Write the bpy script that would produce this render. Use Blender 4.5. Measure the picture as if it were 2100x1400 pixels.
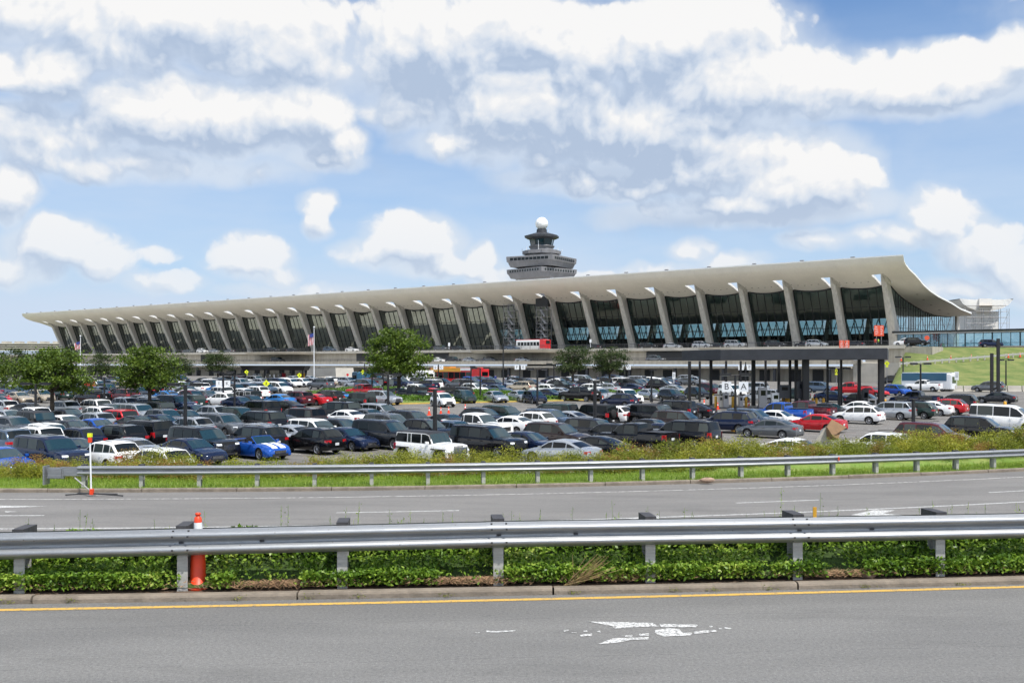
import bpy, math, random
from mathutils import Vector, Matrix
R = math.radians
random.seed(7)
for o in list(bpy.data.objects): bpy.data.objects.remove(o)
SC = bpy.context.scene
COL = SC.collection
# ------------------------------------------------------------------ camera
FPX, HOR, CZ = 2150.0, 759.0, 2.72          # focal length in photo pixels, horizon row, eye height
cam_d = bpy.data.cameras.new("camera"); cam = bpy.data.objects.new("camera", cam_d); COL.objects.link(cam)
cam.location = (0, 0, CZ); cam.rotation_euler = (R(90), 0, 0)
cam_d.sensor_width = 36; cam_d.lens = 36 * FPX / 2100; cam_d.shift_y = (HOR - 700) / 2100
cam_d.clip_start = 0.1; cam_d.clip_end = 9000
SC.camera = cam
# ------------------------------------------------------------------ light
SUN_AZ = math.atan2(0.62, -0.785)             # clockwise from +Y
SUN_EL = R(60)
SC.view_settings.view_transform = 'Standard'; SC.view_settings.look = 'None'
SC.view_settings.exposure = 0.36; SC.view_settings.gamma = 1.0
sl = bpy.data.lights.new("sun", 'SUN'); sl.energy = 4.0; sl.angle = R(0.5); sl.color = (1.0, 0.955, 0.89)
so = bpy.data.objects.new("sun", sl); COL.objects.link(so)
sdir = Vector((math.sin(SUN_AZ) * math.cos(SUN_EL), math.cos(SUN_AZ) * math.cos(SUN_EL), math.sin(SUN_EL)))
so.rotation_euler = sdir.to_track_quat('Z', 'Y').to_euler(); so.location = sdir * 100 + Vector((0, 80, 0))
# ------------------------------------------------------------------ node helper
class NT:
    def __init__(s, tree): s.t = tree; s.n = tree.nodes; s.l = tree.links
    def new(s, typ, **kw):
        n = s.n.new(typ)
        for k, v in kw.items(): setattr(n, k, v)
        return n
    def set(s, n, key, v):
        i = n.inputs[key]
        if isinstance(v, bpy.types.NodeSocket): s.l.new(v, i)
        else: i.default_value = v
        return n
    def math(s, op, a, b=None, c=None, clamp=False):
        n = s.new('ShaderNodeMath', operation=op); n.use_clamp = clamp
        s.set(n, 0, a)
        if b is not None: s.set(n, 1, b)
        if c is not None: s.set(n, 2, c)
        return n.outputs[0]
    def vmath(s, op, a, b=None, out=0):
        n = s.new('ShaderNodeVectorMath', operation=op); s.set(n, 0, a)
        if b is not None: s.set(n, 1, b)
        return n.outputs['Value'] if op in ('DOT_PRODUCT', 'LENGTH') else n.outputs[0]
    def mix(s, f, a, b, mode='MIX'):
        n = s.new('ShaderNodeMix', data_type='RGBA', blend_type=mode)
        s.set(n, 0, f); s.set(n, 6, a); s.set(n, 7, b); return n.outputs[2]
    def rng(s, v, a, b, c=0.0, d=1.0, smooth=True):
        n = s.new('ShaderNodeMapRange'); n.interpolation_type = 'SMOOTHSTEP' if smooth else 'LINEAR'
        s.set(n, 0, v); s.set(n, 1, a); s.set(n, 2, b); s.set(n, 3, c); s.set(n, 4, d); return n.outputs[0]
    def noise(s, vec, scale, detail=4, rough=0.5, out='Fac', dist=0.0, dim='3D'):
        n = s.new('ShaderNodeTexNoise', noise_dimensions=dim); s.set(n, 'Vector', vec); s.set(n, 'Scale', scale)
        s.set(n, 'Detail', detail); s.set(n, 'Roughness', rough); s.set(n, 'Distortion', dist); return n.outputs[out]
    def ramp(s, f, stops):
        n = s.new('ShaderNodeValToRGB'); e = n.color_ramp.elements
        while len(e) < len(stops): e.new(0.5)
        for el, (p, c) in zip(e, stops): el.position = p; el.color = (*c, 1)
        s.set(n, 0, f); return n.outputs[0]
# ------------------------------------------------------------------ sky with clouds
def world():
    w = bpy.data.worlds.new("World"); SC.world = w; w.use_nodes = True
    # density group: vector (azimuth, elevation) -> value
    g = bpy.data.node_groups.new('cloud_density', 'ShaderNodeTree')
    g.interface.new_socket('V', in_out='INPUT', socket_type='NodeSocketVector')
    g.interface.new_socket('D', in_out='OUTPUT', socket_type='NodeSocketFloat')
    g.interface.new_socket('S', in_out='OUTPUT', socket_type='NodeSocketFloat')
    G = NT(g); gi = G.new('NodeGroupInput').outputs[0]; go = G.new('NodeGroupOutput')
    wn = G.noise(gi, 9.0, 3, 0.55, 'Color', dim='2D')
    w1 = G.vmath('MULTIPLY', G.vmath('SUBTRACT', wn, (0.5, 0.5, 0.5)), (0.045, 0.028, 0.0))
    p = G.vmath('ADD', gi, w1)
    wn2 = G.noise(gi, 38.0, 2, 0.6, 'Color', dim='2D')
    p = G.vmath('ADD', p, G.vmath('MULTIPLY', G.vmath('SUBTRACT', wn2, (0.5, 0.5, 0.5)), (0.010, 0.008, 0.0)))
    # clouds in photo order: centre azimuth px, row px, half width, half height, weight
    BL = [(130,30,260,50,.8),(430,40,300,75,.95),(560,110,180,70,.8),(110,150,95,62,1.1),(10,130,45,40,.9),(330,205,140,55,.9),(400,240,230,75,1.2),(610,225,110,70,1.2),(700,285,60,35,.8),(250,110,120,50,.6),(120,270,160,50,.8),
          (250,335,260,30,.5),(40,310,90,40,.5),(670,320,85,28,.7),(12,395,52,52,1.3),(880,110,180,110,1.2),(830,215,80,50,.8),(930,290,110,38,.9),(1060,60,200,90,1.0),
          (1080,220,220,110,1.2),(1330,90,300,95,1.2),(1500,160,230,70,1.1),(1700,170,150,55,1.0),(1920,160,180,58,1.2),(1930,110,60,32,1.0),
          (2095,115,45,42,1.1),(1300,260,290,90,1.1),(1480,330,230,80,1.1),(1650,375,140,78,1.3),(1570,430,230,40,1.1),(1190,365,150,38,.9),(1100,330,50,30,.7),(1290,395,90,24,.7),(1350,440,120,22,.5),
          (130,500,105,48,1.1),(40,545,90,32,.8),(225,530,50,42,.9),(505,530,85,42,1.1),(560,565,50,20,.7),(330,575,60,22,.5),(310,520,50,12,.5),
          (662,420,38,28,.9),(665,465,22,30,.6),(850,500,90,58,1.2),(770,525,60,26,.7),(900,545,80,28,.8),(985,540,40,38,1.0),(1020,575,40,22,.6),(1420,520,42,18,.6),(1500,545,60,12,.4),
          (1930,440,70,48,1.1),(2000,500,80,50,.9),(1830,490,70,22,.6),(2080,560,60,45,.8),(1960,590,90,20,.6),(1280,555,100,10,.4),(600,600,120,12,.3),(1690,500,60,16,.4)]
    acc = None
    for (x, y, rx, ry, a) in BL:
        az = math.atan2(x - 1050, FPX); el = math.atan2(HOR - y, math.hypot(FPX, x - 1050))
        d = G.vmath('MULTIPLY', G.vmath('SUBTRACT', p, (az, el, 0)), (FPX / rx / 1.08, FPX / ry / 1.08, 0))
        q = G.vmath('DOT_PRODUCT', d, d)
        v = G.math('MULTIPLY_ADD', q, -a, a)
        acc = v if acc is None else G.math('SMOOTH_MAX', acc, v, 0.30)
    # the rest of the sky (outside the photo's field of view) has its own broken cloud
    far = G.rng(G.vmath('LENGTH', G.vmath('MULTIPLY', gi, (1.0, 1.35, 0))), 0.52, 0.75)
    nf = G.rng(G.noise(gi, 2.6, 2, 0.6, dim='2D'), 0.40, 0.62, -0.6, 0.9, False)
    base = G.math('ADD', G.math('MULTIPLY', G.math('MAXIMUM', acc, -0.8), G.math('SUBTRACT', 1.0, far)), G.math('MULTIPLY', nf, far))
    fb = G.noise(p, 19.0, 6, 0.55, dim='2D')
    def billow(sc, dt):
        vo = G.new('ShaderNodeTexVoronoi', feature='F1', voronoi_dimensions='2D'); G.set(vo, 'Vector', p); G.set(vo, 'Scale', sc); G.set(vo, 'Detail', dt); G.set(vo, 'Roughness', 0.55); vo.normalize = True
        return vo.outputs['Distance']
    b1 = billow(20.0, 3.0)
    bil = G.math('MULTIPLY_ADD', b1, -1.35, 0.42)
    fbm = G.math('ADD', G.math('MULTIPLY_ADD', fb, 1.9, -1.05), G.math('MULTIPLY_ADD', billow(52.0, 1.0), -0.75, 0.28))
    D = G.math('ADD', G.math('ADD', base, bil), fbm)
    G.l.new(D, go.inputs[0])
    G.l.new(base, go.inputs[1])
    # ---- world tree
    N = NT(w.node_tree); N.n.clear()
    tc = N.new('ShaderNodeTexCoord').outputs['Generated']
    sp = N.new('ShaderNodeSeparateXYZ'); N.l.new(tc, sp.inputs[0])
    az = N.math('ARCTAN2', sp.outputs[0], sp.outputs[1]); el = N.math('ARCSINE', sp.outputs[2])
    cb = N.new('ShaderNodeCombineXYZ'); N.l.new(az, cb.inputs[0]); N.l.new(el, cb.inputs[1]); v = cb.outputs[0]
    def dens(vec):
        n = N.new('ShaderNodeGroup'); n.node_tree = g; N.l.new(vec, n.inputs[0]); return n.outputs[0], n.outputs[1]
    d0, s0 = dens(v)
    d1, s1 = dens(N.vmath('ADD', v, (0.006, 0.012, 0)))
    d2, s2 = dens(N.vmath('ADD', v, (0.004, 0.030, 0)))
    topn = N.rng(N.math('SUBTRACT', s0, s2), -0.5, 0.5)            # 1 near the sunlit crests, 0 at the bases
    wd = N.math('MULTIPLY_ADD', topn, -0.45, 0.75)
    mr = N.new('ShaderNodeMapRange'); mr.interpolation_type = 'SMOOTHSTEP'; N.l.new(d0, mr.inputs[0]); mr.inputs[1].default_value = -0.15; N.l.new(wd, mr.inputs[2]); alpha = mr.outputs[0]
    soft = N.math('MULTIPLY', N.rng(N.math('ADD', s0, N.math('MULTIPLY_ADD', N.noise(v, 7.0, 5, 0.6, dim='2D'), 1.4, -0.7)), -0.7, 0.5), 0.72)
    lit = N.math('ADD', N.math('MULTIPLY', N.math('SUBTRACT', d0, d1), 0.50), N.math('ADD', N.math('MULTIPLY', N.math('SUBTRACT', d0, d2), 0.22), N.math('MULTIPLY', N.math('SUBTRACT', s0, s2), 0.42)))
    # darker bases: grey-blue undersides sit at chosen bearings
    DK = [(420,268,260,34,.75),(900,110,150,95,.9),(860,180,90,50,.6),(1250,265,220,60,.5),(1240,365,200,45,.75),(1480,440,260,34,.95),(1640,430,150,28,.6),(120,235,170,45,.35),
          (1130,240,160,60,.35),(60,545,300,60,.2),(1700,225,120,30,.3),(390,110,60,25,.5),(700,345,60,18,.4),(1390,330,150,40,.45)]
    wn = N.noise(v, 14.0, 2, 0.6, 'Color', dim='2D')
    pv = N.vmath('ADD', v, N.vmath('MULTIPLY', N.vmath('SUBTRACT', wn, (0.5,)*3), (0.09, 0.045, 0)))
    dk = None
    for (x, y, rx, ry, a) in DK:
        A = math.atan2(x - 1050, FPX); E_ = math.atan2(HOR - y, math.hypot(FPX, x - 1050))
        d = N.vmath('MULTIPLY', N.vmath('SUBTRACT', pv, (A, E_, 0)), (FPX / rx, FPX / ry, 0))
        q = N.vmath('DOT_PRODUCT', d, d)
        e = N.math('MULTIPLY', N.math('POWER', 2.718, N.math('MULTIPLY', q, -1.7)), a)
        dk = e if dk is None else N.math('ADD', dk, e)
    nb = N.noise(N.vmath('MULTIPLY', v, (1.0, 1.5, 1)), 9.0, 5, 0.6, dim='2D')
    lit2 = N.math('ADD', N.math('ADD', N.math('MULTIPLY', lit, 1.25), 0.51), N.math('MULTIPLY_ADD', nb, 0.8, -0.40))
    lit2 = N.math('MAXIMUM', N.math('SUBTRACT', lit2, N.math('MULTIPLY', dk, 0.60)), 0.0)
    lit2 = N.math('MINIMUM', lit2, 1.0)
    ccol = N.ramp(lit2, [(0.0, (3.5, 4.3, 5.6)), (0.3, (4.7, 5.35, 6.35)), (0.55, (5.8, 6.2, 6.8)), (0.8, (6.6, 6.75, 7.0)), (1.0, (7.4, 7.35, 7.3))])
    back = N.rng(sp.outputs[1], 0.25, -0.35)       # unseen clouds behind the camera brightened, added to fill the shaded fronts
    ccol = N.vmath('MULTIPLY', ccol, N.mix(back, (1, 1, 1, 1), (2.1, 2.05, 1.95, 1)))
    alpha = N.math('MAXIMUM', alpha, N.math('MULTIPLY', dk, 0.8), clamp=True)
    # low clouds are warmer and veiled
    sky = N.new('ShaderNodeTexSky', sky_type='NISHITA'); sky.sun_disc = False
    sky.sun_elevation = SUN_EL; sky.sun_rotation = SUN_AZ; sky.air_density = 1.0; sky.dust_density = 0.4; sky.ozone_density = 3.0
    skc = N.mix(1.0, sky.outputs[0], (0.58, 0.86, 1.10, 1), 'MULTIPLY')
    # thin high veil, thicker low down
    veil = N.rng(el, 0.0, 0.34, 1.15, 0.12, False)
    vn = N.noise(N.vmath('MULTIPLY', v, (1.0, 4.5, 1)), 3.2, 5, 0.55)
    veil = N.math('MULTIPLY', veil, N.rng(vn, 0.25, 0.75, 0.62, 1.25, False), clamp=True)
    vc = N.mix(veil, skc, (4.75, 5.65, 6.9, 1))
    vc = N.mix(N.math('MULTIPLY', soft, N.rng(sp.outputs[1], 0.1, 0.5)), vc, (5.7, 6.2, 6.85, 1))
    hz = N.rng(el, 0.03, 0.20, 0.48, 1.0)
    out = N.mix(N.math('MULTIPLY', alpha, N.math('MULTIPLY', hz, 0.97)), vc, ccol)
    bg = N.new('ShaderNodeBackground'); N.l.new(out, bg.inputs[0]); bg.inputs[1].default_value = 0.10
    ow = N.new('ShaderNodeOutputWorld'); N.l.new(bg.outputs[0], ow.inputs[0])
world(); SC.world.cycles.sampling_method = 'MANUAL'; SC.world.cycles.sample_map_resolution = 256
SC.cycles.use_adaptive_sampling = True; SC.cycles.adaptive_threshold = 0.03; SC.cycles.max_bounces = 5; SC.cycles.diffuse_bounces = 2; SC.cycles.transparent_max_bounces = 8
SC.cycles.caustics_reflective = False; SC.cycles.caustics_refractive = False
# ------------------------------------------------------------------ materials
MATS = {}
def mat(name, col, rough=0.6, metal=0.0, spec=0.5, coat=0.0, noise=None, bump=None, ior=None, emit=None):
    """noise=(scale, amount[, second colour]); bump=(scale, strength)"""
    m = bpy.data.materials.new(name); m.use_nodes = True; N = NT(m.node_tree)
    b = N.n['Principled BSDF']
    b.inputs['Base Color'].default_value = (*col, 1); b.inputs['Roughness'].default_value = rough
    b.inputs['Metallic'].default_value = metal; b.inputs['Specular IOR Level'].default_value = spec
    b.inputs['Coat Weight'].default_value = coat; b.inputs['Coat Roughness'].default_value = 0.04
    if ior: b.inputs['IOR'].default_value = ior
    pos = None
    if noise or bump: pos = N.new('ShaderNodeNewGeometry').outputs['Position']
    if noise:
        c2 = noise[2] if len(noise) > 2 else tuple(c * (1 - noise[1]) for c in col)
        f = N.noise(pos, noise[0], 6, 0.65)
        N.l.new(N.mix(N.rng(f, 0.35, 0.65, 0, 1), (*col, 1), (*c2, 1)), b.inputs['Base Color'])
    if bump:
        bn = N.new('ShaderNodeBump'); N.set(bn, 'Height', N.noise(pos, bump[0], 5, 0.6)); bn.inputs['Strength'].default_value = bump[1]
        bn.inputs['Distance'].default_value = 0.02; N.l.new(bn.outputs[0], b.inputs['Normal'])
    if emit: b.inputs['Emission Color'].default_value = (*emit, 1); b.inputs['Emission Strength'].default_value = 1
    MATS[name] = m; return m
def leafmat(name, stops, trans=0.35, rough=0.5):
    m = bpy.data.materials.new(name); m.use_nodes = True; N = NT(m.node_tree); b = N.n['Principled BSDF']; out = N.n['Material Output']
    geo = N.new('ShaderNodeNewGeometry')
    big = N.noise(geo.outputs['Position'], 0.9, 3, 0.5)
    f = N.math('ADD', N.math('MULTIPLY', geo.outputs['Random Per Island'], 0.62), N.math('MULTIPLY', N.rng(big, 0.3, 0.7), 0.38))
    c = N.ramp(f, stops)
    N.l.new(c, b.inputs['Base Color']); b.inputs['Roughness'].default_value = rough; b.inputs['Specular IOR Level'].default_value = 0.35
    tr = N.new('ShaderNodeBsdfTranslucent'); N.l.new(N.mix(0.5, c, (0.35, 0.55, 0.05, 1), 'MULTIPLY') if False else c, tr.inputs[0])
    mx = N.new('ShaderNodeMixShader'); mx.inputs[0].default_value = trans
    N.l.new(b.outputs[0], mx.inputs[1]); N.l.new(tr.outputs[0], mx.inputs[2]); N.l.new(mx.outputs[0], out.inputs[0])
    MATS[name] = m; return m
mat('black_metal', (0.012, 0.012, 0.014), 0.45)
mat('rubber', (0.016, 0.016, 0.017), 0.85, noise=(30, 0.4))
mat('alloy', (0.46, 0.47, 0.49), 0.32, 0.75)
mat('chrome', (0.62, 0.63, 0.65), 0.18, 1.0)
mat('hall_white', (0.70, 0.69, 0.66), 0.6)
mat('trim', (0.02, 0.02, 0.022), 0.5)
mat('under', (0.008, 0.008, 0.008), 0.95)
mat('glass_dark', (0.006, 0.008, 0.010), 0.05, spec=0.28)
mat('glass_front', (0.010, 0.032, 0.042), 0.04, spec=0.6, coat=0.3)
mat('lamp_clear', (0.72, 0.74, 0.76), 0.1, spec=0.8, coat=0.6)
mat('lamp_red', (0.42, 0.008, 0.012), 0.15, spec=0.7, coat=0.6)
mat('plate', (0.62, 0.63, 0.64), 0.5)
mat('white_paint', (0.78, 0.78, 0.76), 0.5)
mat('yellow_sign', (0.72, 0.80, 0.02), 0.45)
mat('sign_white', (0.74, 0.76, 0.77), 0.5)
mat('sign_black', (0.015, 0.015, 0.015), 0.6)
mat('sign_orange', (0.75, 0.105, 0.045), 0.55, noise=(8, 0.12))
mat('cone_orange', (0.80, 0.060, 0.012), 0.45, noise=(9, 0.15))
mat('yellow_post', (0.72, 0.38, 0.03), 0.6, noise=(4, 0.25))
mat('red_bus', (0.62, 0.015, 0.02), 0.35, coat=0.4)
mat('gold_bus', (0.66, 0.33, 0.03), 0.35, coat=0.4)
mat('blue_bus', (0.02, 0.09, 0.16), 0.35, coat=0.4)
mat('dark_steel', (0.040, 0.043, 0.050), 0.55, noise=(0.8, 0.25))
mat('steel_tube', (0.30, 0.30, 0.31), 0.45, 0.6)
mat('concrete_pale', (0.48, 0.45, 0.39), 0.85, noise=(0.35, 0.16), bump=(6, 0.1))
mat('brown_card', (0.20, 0.115, 0.055), 0.8, noise=(3, 0.2))
mat('bark', (0.07, 0.055, 0.042), 0.9, noise=(6, 0.4))
mat('mullion', (0.015, 0.018, 0.018), 0.6)
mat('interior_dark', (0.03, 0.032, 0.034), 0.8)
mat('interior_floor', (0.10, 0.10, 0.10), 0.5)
mat('skin', (0.42, 0.25, 0.17), 0.6); mat('hivis', (0.45, 0.75, 0.03), 0.7); mat('cloth_dark', (0.03, 0.035, 0.05), 0.9)
mat('flag_red', (0.50, 0.03, 0.05), 0.8); mat('flag_blue', (0.03, 0.05, 0.22), 0.8)
mat('rock', (0.42, 0.29, 0.21), 0.9, noise=(6, 0.35), bump=(15, 0.6))
mat('straw', (0.40, 0.29, 0.13), 0.9, noise=(8, 0.35))
mat('dry_leaf', (0.36, 0.22, 0.12), 0.9, noise=(12, 0.45))
_m = MATS['glass_dark']; _N = NT(_m.node_tree); _oi = _N.new('ShaderNodeObjectInfo')
_N.l.new(_N.ramp(_oi.outputs['Random'], [(0.0, (0.004, 0.005, 0.006)), (0.55, (0.012, 0.016, 0.017)), (1.0, (0.055, 0.066, 0.062))]), _N.n['Principled BSDF'].inputs['Base Color'])
# paint colours
PAINT = {}
for n, c, metal in [('black', (0.004, 0.004, 0.005), 0), ('charcoal', (0.022, 0.024, 0.029), .3), ('grey', (0.13, 0.14, 0.15), .45), ('silver', (0.42, 0.44, 0.46), .5),
                    ('white', (0.80, 0.80, 0.79), 0), ('navy', (0.007, 0.014, 0.042), .2), ('blue', (0.012, 0.085, 0.40), .2), ('red', (0.48, 0.012, 0.018), .1),
                    ('maroon', (0.085, 0.012, 0.016), .2), ('brown', (0.034, 0.022, 0.019), .3), ('green', (0.020, 0.040, 0.034), .3), ('beige', (0.42, 0.36, 0.27), .3),
                    ('skyblue', (0.03, 0.20, 0.52), .2), ('slate', (0.075, 0.11, 0.16), .35)]:
    PAINT[n] = mat('paint_' + n, c, 0.22, metal, 0.18, 0.55)
def asphalt(name, c1, c2, tar, speck=1.0):
    m = bpy.data.materials.new(name); m.use_nodes = True; N = NT(m.node_tree); b = N.n['Principled BSDF']
    pos = N.new('ShaderNodeNewGeometry').outputs['Position']
    big = N.rng(N.noise(N.vmath('MULTIPLY', pos, (0.25, 1.0, 1)), 0.7, 5, 0.6), 0.35, 0.65)
    base = N.mix(big, (*c1, 1), (*c2, 1))
    s1 = N.noise(pos, 26, 4, 0.8); s2 = N.noise(pos, 75, 2, 0.8)
    k = N.math('MULTIPLY', N.rng(s1, 0.3, 0.7, 1 - .34 * speck, 1 + .34 * speck, False), N.rng(s2, 0.25, 0.75, 1 - .36 * speck, 1 + .36 * speck, False))
    base = N.vmath('MULTIPLY', base, N.new('ShaderNodeCombineXYZ').outputs[0]) if False else base
    sc = N.new('ShaderNodeVectorMath', operation='SCALE'); N.l.new(base, sc.inputs[0]); N.l.new(k, sc.inputs['Scale'])
    col = sc.outputs[0]
    # pale stones and dark pits
    vo = N.new('ShaderNodeTexVoronoi'); N.set(vo, 'Vector', pos); N.set(vo, 'Scale', 30.0)
    dot = N.math('LESS_THAN', vo.outputs['Distance'], 0.16)
    pick = N.math('GREATER_THAN', N.new('ShaderNodeSeparateColor').outputs[0], 0.5) if False else dot
    rc = N.new('ShaderNodeSeparateColor'); N.l.new(vo.outputs['Color'], rc.inputs[0])
    col = N.mix(N.math('MULTIPLY', dot, N.math('GREATER_THAN', rc.outputs[0], 0.80)), col, tuple(min(1, x * 1.9) for x in c1) + (1,))
    col = N.mix(N.math('MULTIPLY', dot, N.math('LESS_THAN', rc.outputs[0], 0.13)), col, tuple(x * 0.55 for x in c1) + (1,))
    st = N.rng(N.noise(N.vmath('MULTIPLY', pos, (0.30, 1.1, 1)), 0.9, 5, 0.7), 0.50, 0.72)
    col = N.mix(N.math('MULTIPLY', st, 0.30), col, tuple(x * 0.45 for x in c1) + (1,))
    dr = N.rng(N.noise(pos, 2.7, 4, 0.7), 0.66, 0.74)
    col = N.mix(N.math('MULTIPLY', dr, 0.30), col, tuple(x * 0.35 for x in c1) + (1,))
    # long tar cracks that follow the lane
    if tar:
        wv = N.noise(N.vmath('MULTIPLY', pos, (0.55, 0.0, 0)), 1.6, 5, 0.7)
        sp = N.new('ShaderNodeSeparateXYZ'); N.l.new(pos, sp.inputs[0])
        yy = N.math('ADD', N.math('SUBTRACT', sp.outputs[1], N.math('MULTIPLY', sp.outputs[0], 0.09)), N.math('MULTIPLY', wv, 0.30))
        pp = N.math('ABSOLUTE', N.math('SUBTRACT', N.math('FRACT', N.math('DIVIDE', yy, 1.55)), 0.5))
        gap = N.math('GREATER_THAN', N.noise(N.vmath('MULTIPLY', pos, (1.0, 0.2, 0)), 1.3, 2, 0.5), 0.47)
        cr = N.math('MULTIPLY', N.math('LESS_THAN', pp, 0.0042), gap)
        col = N.mix(N.math('MULTIPLY', cr, 0.45), col, (0.05, 0.05, 0.05, 1))
    N.l.new(col, b.inputs['Base Color']); b.inputs['Roughness'].default_value = 0.88
    bn = N.new('ShaderNodeBump'); N.set(bn, 'Height', s1); bn.inputs['Strength'].default_value = 0.5; bn.inputs['Distance'].default_value = 0.01
    N.l.new(bn.outputs[0], b.inputs['Normal']); MATS[name] = m
asphalt('asphalt_near', (0.142, 0.140, 0.134), (0.175, 0.172, 0.163), True)
asphalt('asphalt_far', (0.155, 0.149, 0.140), (0.185, 0.177, 0.166), True, 0.6)
asphalt('asphalt_lot', (0.135, 0.127, 0.116), (0.19, 0.178, 0.16), False, 0.5)
def paintline(name, col, wear, scale=14, thr=0.5):
    m = bpy.data.materials.new(name); m.use_nodes = True; N = NT(m.node_tree); b = N.n['Principled BSDF']
    pos = N.new('ShaderNodeNewGeometry').outputs['Position']
    f = N.rng(N.noise(pos, scale, 6, 0.75), thr - 0.03, thr + 0.03)
    sp = N.new('ShaderNodeSeparateXYZ'); N.l.new(pos, sp.inputs[0])
    cr = N.math('LESS_THAN', N.math('FRACT', N.math('ADD', N.math('MULTIPLY', sp.outputs[0], 2.6), N.math('MULTIPLY', N.noise(pos, 5, 3, 0.6), 1.6))), 0.035)
    f = N.math('MAXIMUM', N.math('MULTIPLY', f, wear), N.math('MULTIPLY', cr, 0.7))
    N.l.new(N.mix(f, (*col, 1), (0.17, 0.165, 0.155, 1)), b.inputs['Base Color']); b.inputs['Roughness'].default_value = 0.7
    MATS[name] = m
paintline('line_yellow', (0.62, 0.38, 0.08), 0.85, 20, 0.57)
paintline('line_white', (0.60, 0.60, 0.58), 0.9, 26, 0.52)
paintline('line_worn', (0.60, 0.58, 0.55), 0.92, 9, 0.52)
mat('kerb', (0.245, 0.205, 0.16), 0.9, noise=(3.0, 0.32), bump=(25, 0.6))
mat('kerb_yellow', (0.62, 0.42, 0.08), 0.8, noise=(1.2, 0.25))
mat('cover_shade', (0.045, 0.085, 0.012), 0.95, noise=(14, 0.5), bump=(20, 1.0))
mat('soil', (0.13, 0.085, 0.055), 0.95, noise=(4, 0.4), bump=(9, 0.8))
mat('lawn', (0.090, 0.140, 0.024), 0.9, noise=(0.35, 0.2, (0.185, 0.200, 0.055)), bump=(3, 1.0))
mat('grass_ground', (0.16, 0.26, 0.04), 0.9, noise=(1.4, 0.3, (0.23, 0.27, 0.07)), bump=(18, 1.0))
def steel(name, c, rough, metal, rust=0.0):
    m = bpy.data.materials.new(name); m.use_nodes = True; N = NT(m.node_tree); b = N.n['Principled BSDF']
    pos = N.new('ShaderNodeNewGeometry').outputs['Position']
    a = N.noise(N.vmath('MULTIPLY', pos, (0.6, 3, 9)), 3.0, 6, 0.7); f = N.noise(pos, 60, 3, 0.7)
    col = N.mix(N.rng(a, 0.3, 0.72), (*c, 1), tuple(x * 0.70 for x in c) + (1,))
    col = N.mix(N.math('MULTIPLY', N.rng(f, 0.5, 0.75), 0.35), col, tuple(min(1, x * 1.35) for x in c) + (1,))
    ru = N.rng(N.noise(N.vmath('MULTIPLY', pos, (1.0, 1.0, 2.5)), 2.2, 6, 0.75), 0.60, 0.74)
    col = N.mix(N.math('MULTIPLY', ru, 0.32), col, (0.17, 0.115, 0.075, 1))
    vo = N.new('ShaderNodeTexVoronoi'); N.set(vo, 'Vector', pos); N.set(vo, 'Scale', 7.0)
    col = N.mix(N.math('MULTIPLY', N.math('LESS_THAN', vo.outputs['Distance'], 0.07), 0.6), col, (0.16, 0.14, 0.12, 1))
    N.l.new(col, b.inputs['Base Color']); b.inputs['Metallic'].default_value = metal
    N.l.new(N.rng(a, 0.2, 0.8, rough - 0.08, rough + 0.12, False), b.inputs['Roughness']); MATS[name] = m
steel('galvanised', (0.36, 0.375, 0.39), 0.46, 0.75)
steel('galvanised_dull', (0.46, 0.455, 0.43), 0.6, 0.25)
mat('blockout', (0.055, 0.053, 0.056), 0.6, noise=(20, 0.4))
def concrete(name, c, streak, s):
    m = bpy.data.materials.new(name); m.use_nodes = True; N = NT(m.node_tree); b = N.n['Principled BSDF']
    pos = N.new('ShaderNodeNewGeometry').outputs['Position']
    a = N.noise(N.vmath('MULTIPLY', pos, (1.6, 1.6, 0.16)), s, 7, 0.7); f = N.noise(pos, 3.5, 5, 0.7)
    col = N.mix(N.rng(a, 0.35, 0.7), (*c, 1), tuple(x * (1 - streak) for x in c) + (1,))
    col = N.mix(N.math('MULTIPLY', N.rng(f, 0.45, 0.7), 0.25), col, tuple(x * 0.72 for x in c) + (1,))
    N.l.new(col, b.inputs['Base Color']); b.inputs['Roughness'].default_value = 0.9; MATS[name] = m
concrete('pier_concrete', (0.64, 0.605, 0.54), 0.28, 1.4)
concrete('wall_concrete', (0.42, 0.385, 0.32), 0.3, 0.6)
concrete('tower_concrete', (0.20, 0.20, 0.21), 0.25, 0.4)
concrete('roof_soffit', (0.82, 0.78, 0.70), 0.08, 0.12)
mat('roof_top', (0.62, 0.60, 0.56), 0.7, noise=(0.2, 0.1))
def seethru(name, tint, gloss_col, fac, rough, wavy):
    m = bpy.data.materials.new(name); m.use_nodes = True; N = NT(m.node_tree); N.n.remove(N.n['Principled BSDF'])
    tr = N.new('ShaderNodeBsdfTransparent'); tr.inputs[0].default_value = (*tint, 1)
    gl = N.new('ShaderNodeBsdfGlossy'); gl.inputs[0].default_value = (*gloss_col, 1); gl.inputs['Roughness'].default_value = rough
    if wavy:
        pos = N.new('ShaderNodeNewGeometry').outputs['Position']
        bn = N.new('ShaderNodeBump'); N.set(bn, 'Height', N.noise(pos, 0.35, 2, 0.5)); bn.inputs['Strength'].default_value = wavy; bn.inputs['Distance'].default_value = 1.0
        N.l.new(bn.outputs[0], gl.inputs['Normal'])
    fr = N.new('ShaderNodeFresnel'); fr.inputs[0].default_value = 1.5
    mx = N.new('ShaderNodeMixShader'); N.l.new(N.math('MULTIPLY_ADD', fr.outputs[0], 1.0, fac, clamp=True), mx.inputs[0])
    N.l.new(tr.outputs[0], mx.inputs[1]); N.l.new(gl.outputs[0], mx.inputs[2]); N.l.new(mx.outputs[0], N.n['Material Output'].inputs[0])
    MATS[name] = m
seethru('facade_glass', (0.36, 0.47, 0.48), (0.26, 0.29, 0.27), 0.07, 0.02, 0.05)
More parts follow.
